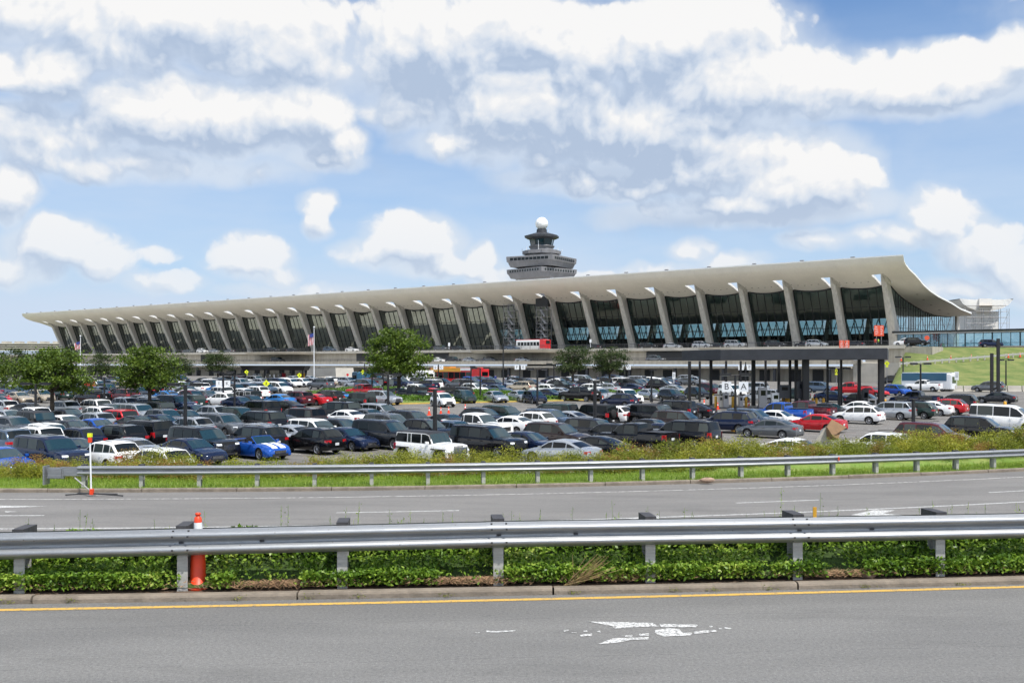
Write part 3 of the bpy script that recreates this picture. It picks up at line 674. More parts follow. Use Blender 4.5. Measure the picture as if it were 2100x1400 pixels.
# ------------------------------------------------------------------ shrubs on the bank
def shrub_mesh(seed, m):
    rn = random.Random(seed); b = MB()
    stems = [(rn.gauss(0, .30), rn.gauss(0, .22)) for _ in range(9)]
    for (sx, sy) in stems:
        h = rn.uniform(.55, 1.05) * (1 - .35 * min(1, math.hypot(sx, sy)))
        b.tube((sx * .35, sy * .35, 0), (sx, sy, h * .9), .012, .005, 4)
        for k in range(190):
            f = rn.random() ** .7; c = Vector((sx * (.4 + .75 * f), sy * (.4 + .75 * f), h * f)); r = .24 * (1.1 - .55 * f)
            leaf(b, c + Vector((rn.gauss(0, r), rn.gauss(0, r), rn.gauss(0, r * .45))), rn.uniform(.022, .05), rn, 0, .4, .45)
        for k in range(12):       # fine feathery tips
            a_ = rn.uniform(0, 6.28); l = rn.uniform(.08, .25); c = Vector((sx, sy, h * rn.uniform(.75, 1))); q = c + Vector((math.cos(a_) * l, math.sin(a_) * l, l * rn.uniform(.2, 1)))
            for j in range(5): leaf(b, c.lerp(q, j / 4), .022, rn, 0, .4, .4)
    return b.mesh('shrub', m)
SHM = {m: [shrub_mesh(i * 7 + k, m) for k in range(3)] for i, m in enumerate(('shrub_green', 'shrub_gold', 'shrub_rust'))}
SHN = {'shrub_green': 'olive green', 'shrub_gold': 'golden yellow-green', 'shrub_rust': 'rust-tipped'}
SHRUBS = []
rnd = random.Random(23)
def top_row(px):      # height of hedge crest in the photo
    T = [(-60, 948), (0, 950), (60, 935), (130, 938), (215, 945), (250, 930), (300, 925), (345, 925), (400, 940), (470, 945), (540, 948), (620, 938), (700, 940), (780, 918), (840, 925), (900, 930), (1000, 920), (1060, 925), (1120, 930), (1200, 930), (1280, 905), (1340, 915), (1430, 900), (1500, 905), (1560, 898), (1600, 905), (1700, 900), (1760, 900), (1830, 888), (1900, 880), (1980, 890), (2040, 880), (2100, 872), (2300, 870)]
    for (a, ya), (c, yc) in zip(T, T[1:]):
        if a <= px <= c: return ya + (yc - ya) * (px - a) / (c - a)
    return 900
for row, (off, n, px0, px1) in enumerate(((3.2, 66, -40, 2180), (4.7, 60, -60, 2200), (6.4, 50, -60, 2260))):
    for i in range(n):
        px_ = px0 + (px1 - px0) * (i + .5 * (row % 2)) / (n - 1) + rnd.uniform(-14, 14)
        X = (px_ - 1050) / FPX * 41; Y = F1(X) + off + rnd.uniform(-.3, .3); X = (px_ - 1050) / FPX * Y
        zg = mound(X) - (.05 if row < 2 else .35); zt = CZ + (HOR - top_row(px_) + 6) / FPX * Y
        hh = (zt - zg) * rnd.uniform(.78, 1.08) * (.78 if row == 0 else 1)
        if px_ < 1150 and row == 2 and rnd.random() < .4: continue
        SHRUBS.append((X, Y, zg, max(.35, hh), px_, row))
# sizes etc. are finished in the naming section
for k, (X, Y, zg, hh, px_, row) in enumerate(SHRUBS):
    m = rnd.choice(('shrub_rust', 'shrub_gold', 'shrub_green', 'shrub_gold') if px_ < 1100 else ('shrub_gold', 'shrub_green', 'shrub_gold', 'shrub_green', 'shrub_gold', 'shrub_green', 'shrub_rust'))
    o = link('shrub', rnd.choice(SHM[m])); o.location = (X, Y, zg); s = hh / .98; o.scale = (max(.85, s) * rnd.uniform(1.05, 1.4), s, s); o.rotation_euler = (0, 0, rnd.uniform(0, 6.28))
    SHRUBS[k] = (o, SHN[m], px_, row, hh)
# ================================================================== TERMINAL
DX, DY = -0.78762, 0.61616; OX, OY = 84.73, 242.73; BAY = 12.19; NB = 31; LEN = BAY * NB
def B(s, t, z): return (OX + s * DX + t * DY, OY + s * DY - t * DX, CZ + z)
def Bdeck(s): return 5.2 + 1.55 * max(0, s) / LEN
UP = [(-5.8, 25.5), (-5.3, 24.4), (-4.0, 23.5), (-2.0, 22.75), (0, 22.25), (3.0, 21.6), (6.4, 20.6), (9.5, 19.5), (12.6, 18.5), (17.3, 17.45), (24.5, 16.3), (32.5, 15.2), (43, 14.5), (51.9, 14.5), (58, 14.8), (63, 15.6), (66, 16.6)]
def U(t):
    for (a, ya), (c, yc) in zip(UP, UP[1:]):
        if a <= t <= c: return ya + (yc - ya) * (t - a) / (c - a)
    return UP[0][1] if t < UP[0][0] else UP[-1][1]
def sag(s, t):
    k = (s / BAY) % 1.0 if 0 <= s <= LEN else 0
    w = max(0.0, 1 - abs(t - 7) / 12.0); return -0.85 * (math.sin(math.pi * k) ** .8 if k > 0 else 0) * w
term = empty('airport_terminal', B(LEN / 2, 30, 5.2)); tag(term, 'long concrete airport terminal with swooping curved roof, leaning piers and glass walls', 'terminal')
TI = Matrix.Translation(-Vector(term.location))
def tb(b, name, mats, parent=None, sharp=None):
    """parts are modelled in world space; store them relative to the terminal"""
    L = Vector(term.location); b.v = [(x - L.x, y - L.y, z - L.z) for (x, y, z) in b.v]
    o = b.build(name, mats, parent or term, sharp); return o
OH = 7.6
def ohs(s, t):
    if 0 <= s <= LEN: return s
    k = 7.6 if t < 8 else (7.6 + 1.9 * (t - 8) / 17 if t < 25 else (9.5 if t < 44 else 9.5 - 7.5 * (t - 44) / 22))
    return s * k / 7.6 if s < 0 else LEN + (s - LEN) * k / 7.6
svals = [-OH, -OH / 2, -1.3]
for i in range(NB + 1):
    s0 = i * BAY; svals += [s0 - 1.35, s0 + 1.6] if 0 < i < NB else ([s0 + 1.6] if i == 0 else [s0 - 1.35])
    if i < NB: svals += [s0 + BAY * k for k in (.22, .36, .5, .64, .78)]
svals += [LEN + 1.3, LEN + OH / 2, LEN + OH]; svals = sorted(set(round(x, 3) for x in svals))
tvals = [t for t, _ in UP]
def hole(sm, tm): return -0.1 < tm < 6.4 and 0 <= sm + 1.35 and -1.3 < sm - round(sm / BAY) * BAY < 1.55 and -1 < sm < LEN + 1
tt = sorted(set([-5.8, -5.3, -4.6, -4, -3, -2, -1, 0, 1.0, 3.0, 5.2, 6.4, 8, 9.5, 12.6, 15, 17.3, 21, 24.5, 28, 32.5, 38, 43, 48, 51.9, 55, 58, 61, 63, 66]))
def solid_roof():
    b = MB(); rows = [[B(ohs(s, t), t, U(t) + sag(s, t)) for s in svals] for t in tt]
    n = len(svals); vs = [p for r in rows for p in r]; fs = []
    for j in range(len(tt) - 1):
        for i in range(n - 1):
            sm, tm = (svals[i] + svals[i + 1]) / 2, (tt[j] + tt[j + 1]) / 2
            if hole(sm, tm): continue
            a = j * n + i; fs.append((a, a + 1, a + n + 1, a + n))
    b.add(vs, fs, 0, True)
    th = lambda t: .42 if t > -4 else .25
    vs2 = [B(ohs(s, t), t, U(t) + th(t) + (0 if t < 2 else sag(s, t) * .3)) for t in tt for s in svals]
    b.add(vs2, [f[::-1] for f in fs], 1, True)
    # rims
    edge = {}
    for f in fs:
        for k in range(4):
            e = (f[k], f[(k + 1) % 4]); edge[e] = 1
    N0 = len(vs)
    rim = [(e[1], e[0], e[0] + N0, e[1] + N0) for e in edge if (e[1], e[0]) not in edge]
    k0 = 0
    for q in rim:
        b.add([(vs + vs2)[i] for i in q], [(0, 1, 2, 3)], 2, False)
    return tb(b, 'roof', ['roof_soffit', 'roof_top', 'white_paint'], None, 40)
roof = solid_roof()
# recessed soffit lights along the window head
b = MB()
for i in range(NB):
    for k in range(1, 7):
        s = i * BAY + BAY * k / 7; z = U(3.6) + sag(s, 3.6); p = B(s, 3.6, z - .01); b.tube(p, (p[0], p[1], p[2] - .06), .17, .17, 8)
for t in (14, 19, 25, 32, 40):
    p = B(-4.6, t, U(t) - .02); b.tube(p, (p[0], p[1], p[2] - .05), .28, .28, 8)
tag(tb(b, 'soffit_lights', 'trim', roof), kind='stuff')
# thin raised edge and lightning boxes on the front edge
for i in range(NB + 1):
    b = MB(); s = i * BAY + 4; p = B(min(s, LEN + 6), -5.2, 25.5 + .38); b.box(p, (.9, .5, .38), 0, math.atan2(DY, DX)); tb(b, 'roof_fixture', 'steel_tube', roof)
# piers: narrow at the roof, broad at the foot, leaning outwards; top fin passes up through the roof opening
def Bfoot(s): return Bdeck(s) - 1.5
pier0 = None
for i in range(NB + 1):
    s = i * BAY; b = MB(); zf = Bfoot(s); H = 22.9
    prof = [(zf, 11.0, 15.9, 1.15), (Bdeck(s) + 2.0, 10.4, 14.3, 1.02), (11.5, 8.4, 11.6, .86), (16, 6.2, 9.2, .74), (19.4, 4.6, 7.5, .66), (20.7, 3.8, 6.6, .62), (21.6, 3.1, 5.4, .46), (H, 2.4, 3.6, .30)]
    rows = []
    for (z, ta, tb_, hw) in prof:
        c = .18
        rows.append([B(s - hw, ta + c, z), B(s - hw + c, ta, z), B(s + hw - c, ta, z), B(s + hw, ta + c, z), B(s + hw * .9, tb_, z), B(s - hw * .9, tb_, z), B(s - hw, ta + c, z)])
    b.grid(rows, 0, False, False); b.add(rows[-1][:6], [(0, 1, 2, 3, 4, 5)])
    # flared haunches that catch the roof slab
    for sg in (-1,):
        b.hexa([B(s + sg * .40, 2.9, 20.9), B(s + sg * .62, 6.3, 19.9), B(s + sg * 1.0, 6.3, 20.2), B(s + sg * .7, 3.4, 21.2)],
               [B(s + sg * .30, 1.4, 22.6), B(s + sg * .5, 5.9, 21.4), B(s + sg * 1.28, 5.6, 21.3), B(s + sg * 1.2, 1.2, 22.45)])
    tb(b, 'pier', 'pier_concrete', None)
# rear piers, seen through the glass
for i in range(NB + 1):
    s = i * BAY; b = MB()
    b.hexa([B(s - .9, 60, 5), B(s + .9, 60, 5), B(s + .7, 64, 5), B(s - .7, 64, 5)], [B(s - .5, 63.5, 15.4), B(s + .5, 63.5, 15.4), B(s + .4, 66.5, 17.6), B(s - .4, 66.5, 17.6)]); tb(b, 'rear_pier', 'pier_concrete')
# front glazing, one leaning bay per pair of piers
def tw(z): return 12.4 - (z - 5.2) * (12.4 - 6.9) / (20.3 - 5.2)
for i in range(NB):
    s0, s1 = i * BAY + .86, (i + 1) * BAY - .86; n = 10; zb = Bdeck(s0) - .1
    ss = [s0 + (s1 - s0) * k / n for k in range(n + 1)]
    top = [U(7.0) + sag(s, 7.0) + .05 for s in ss]
    b = MB(); b.grid([[B(s, tw(zb), zb) for s in ss], [B(s, tw(z), z) for s, z in zip(ss, top)]], 0, False)
    g = tb(b, 'front_window', 'facade_glass')
    b = MB()
    for k in range(6):
        s = s0 + (s1 - s0) * (k + .0) / 5.0 if k else s0; zt = U(7.0) + sag(s, 7.0) + .05
        w = .13 if k in (0, 5) else .075
        b.hexa([B(s - w, tw(zb) - .12, zb), B(s + w, tw(zb) - .12, zb), B(s + w, tw(zb) + .12, zb), B(s - w, tw(zb) + .12, zb)],
               [B(s - w, tw(zt) - .12, zt), B(s + w, tw(zt) - .12, zt), B(s + w, tw(zt) + .12, zt), B(s - w, tw(zt) + .12, zt)])
    for z in (15.2, 10.3):
        b.hexa([B(s0, tw(z) - .08, z - .06), B(s1, tw(z) - .08, z - .06), B(s1, tw(z) + .08, z - .06), B(s0, tw(z) + .08, z - .06)],
               [B(s0, tw(z) - .08, z + .06), B(s1, tw(z) - .08, z + .06), B(s1, tw(z) + .08, z + .06), B(s0, tw(z) + .08, z + .06)])
    for k in range(n):
        a, c, za, zc = ss[k], ss[k + 1], top[k], top[k + 1]
        b.hexa([B(a, 6.7, za - .28), B(c, 6.7, zc - .28), B(c, 7.1, zc - .28), B(a, 7.1, za - .28)], [B(a, 6.7, za + .06), B(c, 6.7, zc + .06), B(c, 7.1, zc + .06), B(a, 7.1, za + .06)])
    tb(b, 'mullions', 'mullion', g)
    # rear window band with the crossed bracing
    b = MB(); zr0, zr1 = 10.7, 14.9; s0, s1 = i * BAY + .8, (i + 1) * BAY - .8
    b.grid([[B(s, 62, z) for s in (s0, s1)] for z in (zr0, zr1)], 0, False); g = tb(b, 'rear_window', 'rear_glass')
    b = MB(); m = 8
    for k in range(m):
        a = s0 + (s1 - s0) * k / m; c = s0 + (s1 - s0) * (k + 1) / m
        p, q = (a, c) if k % 2 else (c, a); b.tube(B(p, 61.8, zr0), B(q, 61.8, zr1), .15, .15, 4)
    b.tube(B(s0, 61.8, 12.7), B(s1, 61.8, 12.7), .10, .10, 4)
    tb(b, 'bracing', 'mullion', g)
# solid lower rear wall, floor, counters inside
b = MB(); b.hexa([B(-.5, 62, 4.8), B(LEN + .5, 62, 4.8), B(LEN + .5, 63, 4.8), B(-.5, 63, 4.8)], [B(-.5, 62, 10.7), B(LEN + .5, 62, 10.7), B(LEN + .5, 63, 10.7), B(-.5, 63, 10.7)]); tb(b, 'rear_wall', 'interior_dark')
b = MB(); b.hexa([B(-.5, 12.6, 3.6), B(LEN + .5, 12.6, 4.8), B(LEN + .5, 62, 4.8), B(-.5, 62, 3.6)], [B(-.5, 12.6, 5.0), B(LEN + .5, 12.6, 6.6), B(LEN + .5, 62, 6.6), B(-.5, 62, 5.0)]); tb(b, 'floor', 'interior_floor')
rnd = random.Random(3)
for i in range(NB):
    b = MB(); s = i * BAY + rnd.uniform(2, 4); h = rnd.uniform(2.2, 3.3); z = Bdeck(s)
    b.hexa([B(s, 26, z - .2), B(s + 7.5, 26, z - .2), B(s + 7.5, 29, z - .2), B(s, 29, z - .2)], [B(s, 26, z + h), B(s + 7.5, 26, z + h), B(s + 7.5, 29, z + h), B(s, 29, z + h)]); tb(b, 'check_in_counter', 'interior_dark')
# glazed end walls under the sweep of the roof
for sE, sg in ((-.4, -1), (LEN + .4, 1)):
    ts = [11.2 + (61.5 - 11.2) * k / 26 for k in range(27)]; b = MB(); zb = 5.2
    tlean = lambda t, z: t - max(0, (12.4 - t)) * 0
    pts = [(7.3, 20.1)] + [(t, U(t) + .03) for t in ts]
    b.grid([[B(sE, max(t, tw(zb)), zb if sg < 0 else 6.5) for t, z in pts], [B(sE, t, z) for t, z in pts]], 0, False); g = tb(b, 'end_window', 'end_glass')
    b = MB()
    for k, (t, z) in enumerate(pts):
        b.tube(B(sE, max(t, tw(zb)), zb), B(sE, t, z), .09, .09, 4)
    for z in (10.3, 15.2):
        te = [t for t in ts if U(t) > z + .3]
        if te: b.tube(B(sE, tw(z), z), B(sE, te[-1] if z > 12 else 61.5, z), .07, .07, 4)
    for (t, z), (t2, z2) in zip(pts, pts[1:]): b.tube(B(sE, t, z - .12), B(sE, t2, z2 - .12), .16, .16, 4)
    tb(b, 'mullions', 'mullion', g)
# ------------------------------------------------------------------ upper (departures) roadway structure
road = empty('upper_roadway', B(LEN / 2, -2, 5.2)); tag(road, 'elevated concrete departures roadway running along the front of the terminal', 'viaduct')
def rb(b, name, mats):
    L = Vector(road.location); b.v = [(x - L.x, y - L.y, z - L.z) for (x, y, z) in b.v]; return b.build(name, mats, road)
def slab(b, s0, s1, t0, t1, zt, th, mi=0, n=24, taper=0.0):
    for k in range(n):
        a = s0 + (s1 - s0) * k / n; c = s0 + (s1 - s0) * (k + 1) / n
        za = zt(a) if callable(zt) else zt; zc = zt(c) if callable(zt) else zt
        b.hexa([B(a, t0 + taper, za - th), B(c, t0 + taper, zc - th), B(c, t1, zc - th), B(a, t1, za - th)], [B(a, t0, za), B(c, t0, zc), B(c, t1, zc), B(a, t1, za)], mi)
TD = -17.0
b = MB(); slab(b, -11.5, LEN + 30, TD, 12.6, Bdeck, .35, taper=.2); rb(b, 'deck', 'concrete_pale')
b = MB(); slab(b, -11.5, LEN + 30, TD - .35, TD, lambda s: Bdeck(s) + .12, .72, taper=.0); rb(b, 'edge_beam', 'concrete_pale')
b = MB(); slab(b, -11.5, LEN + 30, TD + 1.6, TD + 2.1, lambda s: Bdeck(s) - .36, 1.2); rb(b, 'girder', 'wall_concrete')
# parapet: posts and two rails
for a0 in range(-8, int(LEN) + 30, 24):
    b = MB()
    for k in range(8):
        s = a0 + k * 3; z = Bdeck(s); b.tube(B(s, TD - .1, z + .1), B(s, TD - .1, z + 1.15), .07, .07, 4)
    for zz in (.45, .8, 1.12): b.tube(B(a0, TD - .1, Bdeck(a0) + zz), B(a0 + 24, TD - .1, Bdeck(a0 + 24) + zz), .055 if zz < 1 else .09, None, 4)
    rb(b, 'parapet_rail', 'dark_steel')
# recessed wall under the deck, with openings
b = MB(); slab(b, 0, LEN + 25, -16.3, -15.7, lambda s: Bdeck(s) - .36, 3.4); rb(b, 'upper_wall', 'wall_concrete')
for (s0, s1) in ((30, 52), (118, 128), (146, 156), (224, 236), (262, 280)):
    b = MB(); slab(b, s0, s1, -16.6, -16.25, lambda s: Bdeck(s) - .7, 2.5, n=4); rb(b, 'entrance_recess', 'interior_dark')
# mid level roadway and the arrivals wall
def Zm(s): return 1.75 + 1.4 * max(0, s) / LEN
b = MB(); slab(b, -6, LEN + 30, -27, -7.6, Zm, .3); rb(b, 'middle_deck', 'concrete_pale')
b = MB(); slab(b, -6, LEN + 30, -27.4, -27, lambda s: Zm(s) + .35, .85); rb(b, 'middle_edge_beam', 'wall_concrete')
for a0 in range(-6, int(LEN) + 30, 24):
    b = MB()
    for zz in (.6, .95): b.tube(B(a0, -27.2, Zm(a0) + zz), B(a0 + 24, -27.2, Zm(a0 + 24) + zz), .06, None, 4)
    for k in range(8): b.tube(B(a0 + 3 * k, -27.2, Zm(a0) + .3), B(a0 + 3 * k, -27.2, Zm(a0) + 1), .05, None, 4)
    rb(b, 'parapet_rail', 'dark_steel')
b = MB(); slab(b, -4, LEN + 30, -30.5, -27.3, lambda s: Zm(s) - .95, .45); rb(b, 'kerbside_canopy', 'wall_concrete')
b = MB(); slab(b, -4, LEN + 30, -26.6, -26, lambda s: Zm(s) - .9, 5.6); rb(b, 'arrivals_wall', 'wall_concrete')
for k in range(34):
    s = k * BAY; b = MB(); b.hexa([B(s - .3, -30, -2.6), B(s + .3, -30, -2.6), B(s + .3, -29.4, -2.6), B(s - .3, -29.4, -2.6)], [B(s - .3, -30, Zm(s) - 1.3), B(s + .3, -30, Zm(s) - 1.3), B(s + .3, -29.4, Zm(s) - 1.3), B(s - .3, -29.4, Zm(s) - 1.3)]); rb(b, 'column', 'dark_steel')
    for j in range(2):
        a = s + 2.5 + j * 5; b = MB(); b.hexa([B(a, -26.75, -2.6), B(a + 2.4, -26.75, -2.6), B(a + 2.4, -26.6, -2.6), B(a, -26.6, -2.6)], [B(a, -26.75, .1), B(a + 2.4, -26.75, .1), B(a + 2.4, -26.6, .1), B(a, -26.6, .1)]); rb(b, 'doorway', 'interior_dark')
# projecting concrete aprons
for (pxa, pxb, zt) in ((508, 628, 0), (968, 1132, 0), (1432, 1480, 0)):
    def s_of(px, t):
        m = (px - 1050) / FPX; # (OX+s DX+t DY) = m (OY+s DY-t DX)
        return (m * (OY - t * DX) - OX - t * DY) / (DX - m * DY)
    sa, sb = s_of(pxb, -21), s_of(pxa, -21)
    b = MB(); z = Bdeck(sa)
    b.hexa([B(sa + 1.5, -22.2, z - .75), B(sb - 1.5, -22.2, z - .75), B(sb, TD - .4, z - .9), B(sa, TD - .4, z - .9)], [B(sa + 1, -23, z - .1), B(sb - 1, -23, z - .1), B(sb + .5, TD - .4, z - .1), B(sa - .5, TD - .4, z - .1)]); rb(b, 'apron_slab', 'concrete_pale')
# end abutment, pale, at the right
b = MB(); b.hexa([B(-11, -27, -2.8), B(-4, -27, -2.8), B(-4, -16, -2.8), B(-11, -16, -2.8)], [B(-14.5, -27, 1.5), B(-4, -27, 1.5), B(-4, -16, 1.5), B(-14.5, -16, 1.5)]); rb(b, 'abutment', 'concrete_pale')
b = MB(); slab(b, -17, -3, -16.8, -9, 4.95, 8.5, n=2); rb(b, 'wing_wall', 'wall_concrete')
# ------------------------------------------------------------------ glazed connector to the right
cn = empty('glazed_connector', B(-18, 14, 5.2)); tag(cn, 'low flat-roofed glazed walkway joining the right end of the terminal', 'walkway')
def cb(b, name, m):
    L = Vector(cn.location); b.v = [(x - L.x, y - L.y, z - L.z) for (x, y, z) in b.v]; return b.build(name, m, cn)
b = MB(); slab(b, -46, -.2, 9.2, 24, 9.25, .42, n=6); cb(b, 'roof', 'mullion')
b = MB(); slab(b, -46, -.6, 9.6, 9.75, 9.30 - .48, .25, n=1); cb(b, 'fascia_light', 'sign_white')
b = MB(); b.grid([[B(s, 10.6, z) for s in (-45.5, -.8)] for z in (5.3, 8.9)], 0, False); cb(b, 'window', 'end_glass')
b = MB(); b.grid([[B(s, 22, z) for s in (-45.5, -.8)] for z in (5.3, 8.9)], 0, False); cb(b, 'window', 'rear_glass')
b = MB()
for k in range(24): s = -45.5 + k * 1.94; b.tube(B(s, 10.5, 5.0), B(s, 10.5, 8.9), .07 if k % 3 else .15, None, 4)
b.tube(B(-45.5, 10.5, 6.2), B(-.8, 10.5, 6.2), .05, None, 4)
cb(b, 'mullions', 'mullion')
b = MB(); slab(b, -46, -.6, 9.0, 9.5, 5.45, .8, n=2); cb(b, 'low_wall', 'wall_concrete')
# ------------------------------------------------------------------ control tower
def tower():
    D = 373.0; px0 = 1111; X = (px0 - 1050) / FPX * D
    t = empty('control_tower', (X, D, 0.6)); tag(t, 'grey concrete control tower with stacked square tiers and white radome behind the terminal', 'control tower')
    def sq(b, rows, rot, c=(0, 0), mi=0, n=4, flat=True):
        R_ = []
        for (h, z) in rows:
            R_.append([(c[0] + h * math.cos(rot + 2 * math.pi * k / n), c[1] + h * math.sin(rot + 2 * math.pi * k / n), z + CZ - 0.6) for k in range(n + 1)])
        b.grid(R_, mi, False); b.add(R_[0][:n], [tuple(range(n))[::-1]], mi); b.add(R_[-1][:n], [tuple(range(n))], mi)
    b = MB(); sq(b, [(5.2, -2), (5.2, 31), (9.2, 32.6)], R(-90)); b.build('shaft', 'tower_concrete', t)
    rl = R(-90 - 2); ru = R(-90 + 15)
    b = MB(); sq(b, [(11.0, 32.5), (12.1, 34.2), (12.35, 34.2), (12.5, 35.7), (12.2, 35.75)], rl); b.build('lower_tier', 'tower_concrete', t)
    b = MB()
    for k in range(4):      # window strip on each face
        a0 = rl + math.pi / 2 * k; a1 = a0 + math.pi / 2
        for f in [j / 14 for j in range(1, 13)]:
            h = 12.56 if k % 2 else 12.56
            p = Vector((math.cos(a0), math.sin(a0), 0)).lerp(Vector((math.cos(a1), math.sin(a1), 0)), f + .02) * h; q = Vector((math.cos(a0), math.sin(a0), 0)).lerp(Vector((math.cos(a1), math.sin(a1), 0)), f + .058) * h
            b.add([(p.x, p.y, 34.55 + CZ - .6), (q.x, q.y, 34.55 + CZ - .6), (q.x, q.y, 35.3 + CZ - .6), (p.x, p.y, 35.3 + CZ - .6)], [(0, 1, 2, 3)])
    tag(b.build('windows', 'glass_dark', t), kind='stuff')
    b = MB(); sq(b, [(8.6, 35.7), (8.6, 36.4)], rl); b.build('neck', 'interior_dark', t)
    b = MB(); sq(b, [(11.6, 36.3), (12.5, 38.0), (12.9, 38.05), (13.1, 39.9), (12.8, 40.0), (5, 40.4)], ru); b.build('upper_tier', 'tower_concrete', t)
    b = MB()
    for k in (0, 1, 2, 3):
        a0 = ru + math.pi / 2 * k; a1 = a0 + math.pi / 2
        for f in [j / 12 for j in range(1, 11)]:
            P0 = Vector((math.cos(a0), math.sin(a0), 0)); P1 = Vector((math.cos(a1), math.sin(a1), 0)); p = P0.lerp(P1, f) * 13.08; q = P0.lerp(P1, f + .07) * 13.08
            b.add([(p.x, p.y, 38.5 + CZ - .6), (q.x, q.y, 38.5 + CZ - .6), (q.x, q.y, 39.4 + CZ - .6), (p.x, p.y, 39.4 + CZ - .6)], [(0, 1, 2, 3)])
    tag(b.build('windows', 'glass_dark', t), kind='stuff')
    b = MB(); sq(b, [(5.8, 40.2), (5.8, 41.0), (6.9, 41.1), (6.9, 42.3)], R(-90), n=8); b.build('plant_deck', 'tower_concrete', t)
    b = MB(); sq(b, [(4.6, 42.2), (4.3, 43.2), (4.9, 43.9), (4.1, 44.3)], R(-90 + 22.5), n=8); b.build('catwalk', 'tower_concrete', t)
    b = MB(); sq(b, [(3.9, 44.2), (4.35, 46.4)], R(-90 + 10), n=8); b.build('cab_window', 'glass_front', t)
    b = MB()
    for k in range(8):
        a = R(-80) + math.pi / 4 * k; b.tube((3.95 * math.cos(a), 3.95 * math.sin(a), 44.2 + CZ - .6), (4.4 * math.cos(a), 4.4 * math.sin(a), 46.4 + CZ - .6), .12, None, 4)
    b.build('cab_mullions', 'mullion', t)
    b = MB(); sq(b, [(4.4, 46.3), (6.2, 47.0), (6.25, 47.7), (5.9, 47.75), (2.0, 48.9)], R(-90 + 10), n=8); b.build('cab_roof', 'dark_steel', t)
    b = MB(); b.lathe([(1.9, 48.7 + CZ - .6), (1.8, 50.1 + CZ - .6)], 20); b.build('radome_base', 'dark_steel', t)
    b = MB(); b.lathe([(2.28 * math.sin(math.pi * k / 16), 52.1 + CZ - .6 - 2.28 * math.cos(math.pi * k / 16)) for k in range(17)], 28); b.build('radome', 'white_paint', t)
    b = MB()
    for (x, y, h) in ((-1.3, -4.5, 3.5), (2.4, .5, 50.4 - 48.2), (-7, 0, 1), (7.2, 0, .8), (5.6, -3, 1.0), (-5.5, -3, 1.2)):
        z0 = 42.2 if h != 50.4 - 48.2 else 48.2; b.tube((x, y, z0 + CZ - .6), (x, y, z0 + h + CZ - .6), .1, None, 5)
    b.build('antennas', 'sign_white', t)
tower()
# ------------------------------------------------------------------ white hall with scaffolding, right of the roof
def hall():
    D = 330.0; x0 = (1948 - 1050) / FPX * D; x1 = (2056 - 1050) / FPX * D; zf = lambda y: CZ + (HOR - y) / FPX * D
    t = empty('gate_hall', ((x0 + x1) / 2, D, zf(677))); tag(t, 'white swoop-roofed hall wrapped in scaffolding at the far right behind the terminal', 'hall')
    L = t.location
    b = MB(); n = 14; lo, hi = [], []
    for k in range(n + 1):
        f = k / n; x = x0 + (x1 - x0) * f - L.x; dip = 4 * f * (1 - f)
        lo.append((x, zf(617 + 24 * dip ** .7) - L.z)); hi.append((x, zf(615.5 + 2.2 * dip) - L.z))
    rows = [[(x, -7, z) for x, z in lo], [(x, -7.2, z) for x, z in hi], [(x, 7, z) for x, z in hi], [(x, 7, z) for x, z in lo], [(x, -7, z) for x, z in lo]]
    b.grid(rows, 0, False, True); b.build('roof', 'white_paint', t)
    b = MB(); b.box((.5, 0, (zf(640) - L.z) / 2), (8.5, 10, zf(640) - L.z)); b.build('walls', 'hall_white', t)
    b = MB(); b.box((-.5, -7.4, zf(626) - L.z), (4.0, .8, 3.2)); b.build('wrapped_bay', 'hall_white', t)
    b = MB()
    for x in (-7, -4.4, -1.8, .8, 3.4, 6.0):
        for y in (-9.2, -7.8): b.tube((x, y, 0), (x, y, zf(636) - L.z), .07, None, 4)
    for z in [1.8 * k for k in range(1, 5)]:
        for y in (-9.2, -7.8): b.tube((-7, y, z), (6, y, z), .06, None, 4)
    for k in range(5): b.tube((-7 + 2.6 * k, -9.25, 0), (-4.4 + 2.6 * k, -9.25, 5.4), .05, None, 4)
    b.build('scaffold_poles', 'steel_tube', t)
    b = MB()
    for z in (3.6, 7.2): b.box((-1, -8.5, z), (12, 1.3, .12))
    b.build('scaffold_boards', 'straw', t)
hall()
# distant garage on the left horizon
b = MB(); D = 620.0; t = empty('parking_garage', at(45, 718, D)); tag(t, 'long low pale garage on the horizon left of the terminal', 'garage'); 
for k in range(4):
    b = MB(); b.box((2, 0, 1.2 * k * 1.0 + .1), (44, 14, .55)); b.build('floor_slab', 'concrete_pale', t)
b = MB(); b.box((2, .5, 1.8), (43.4, 12.6, 3.9)); b.build('dark_interior', 'interior_dark', t)
for k in range(6):
    b = MB(); b.box((-16 + 7.5 * k, -1, 4.6), (3.2, 6, 1.2)); b.build('stair_head', 'concrete_pale', t)
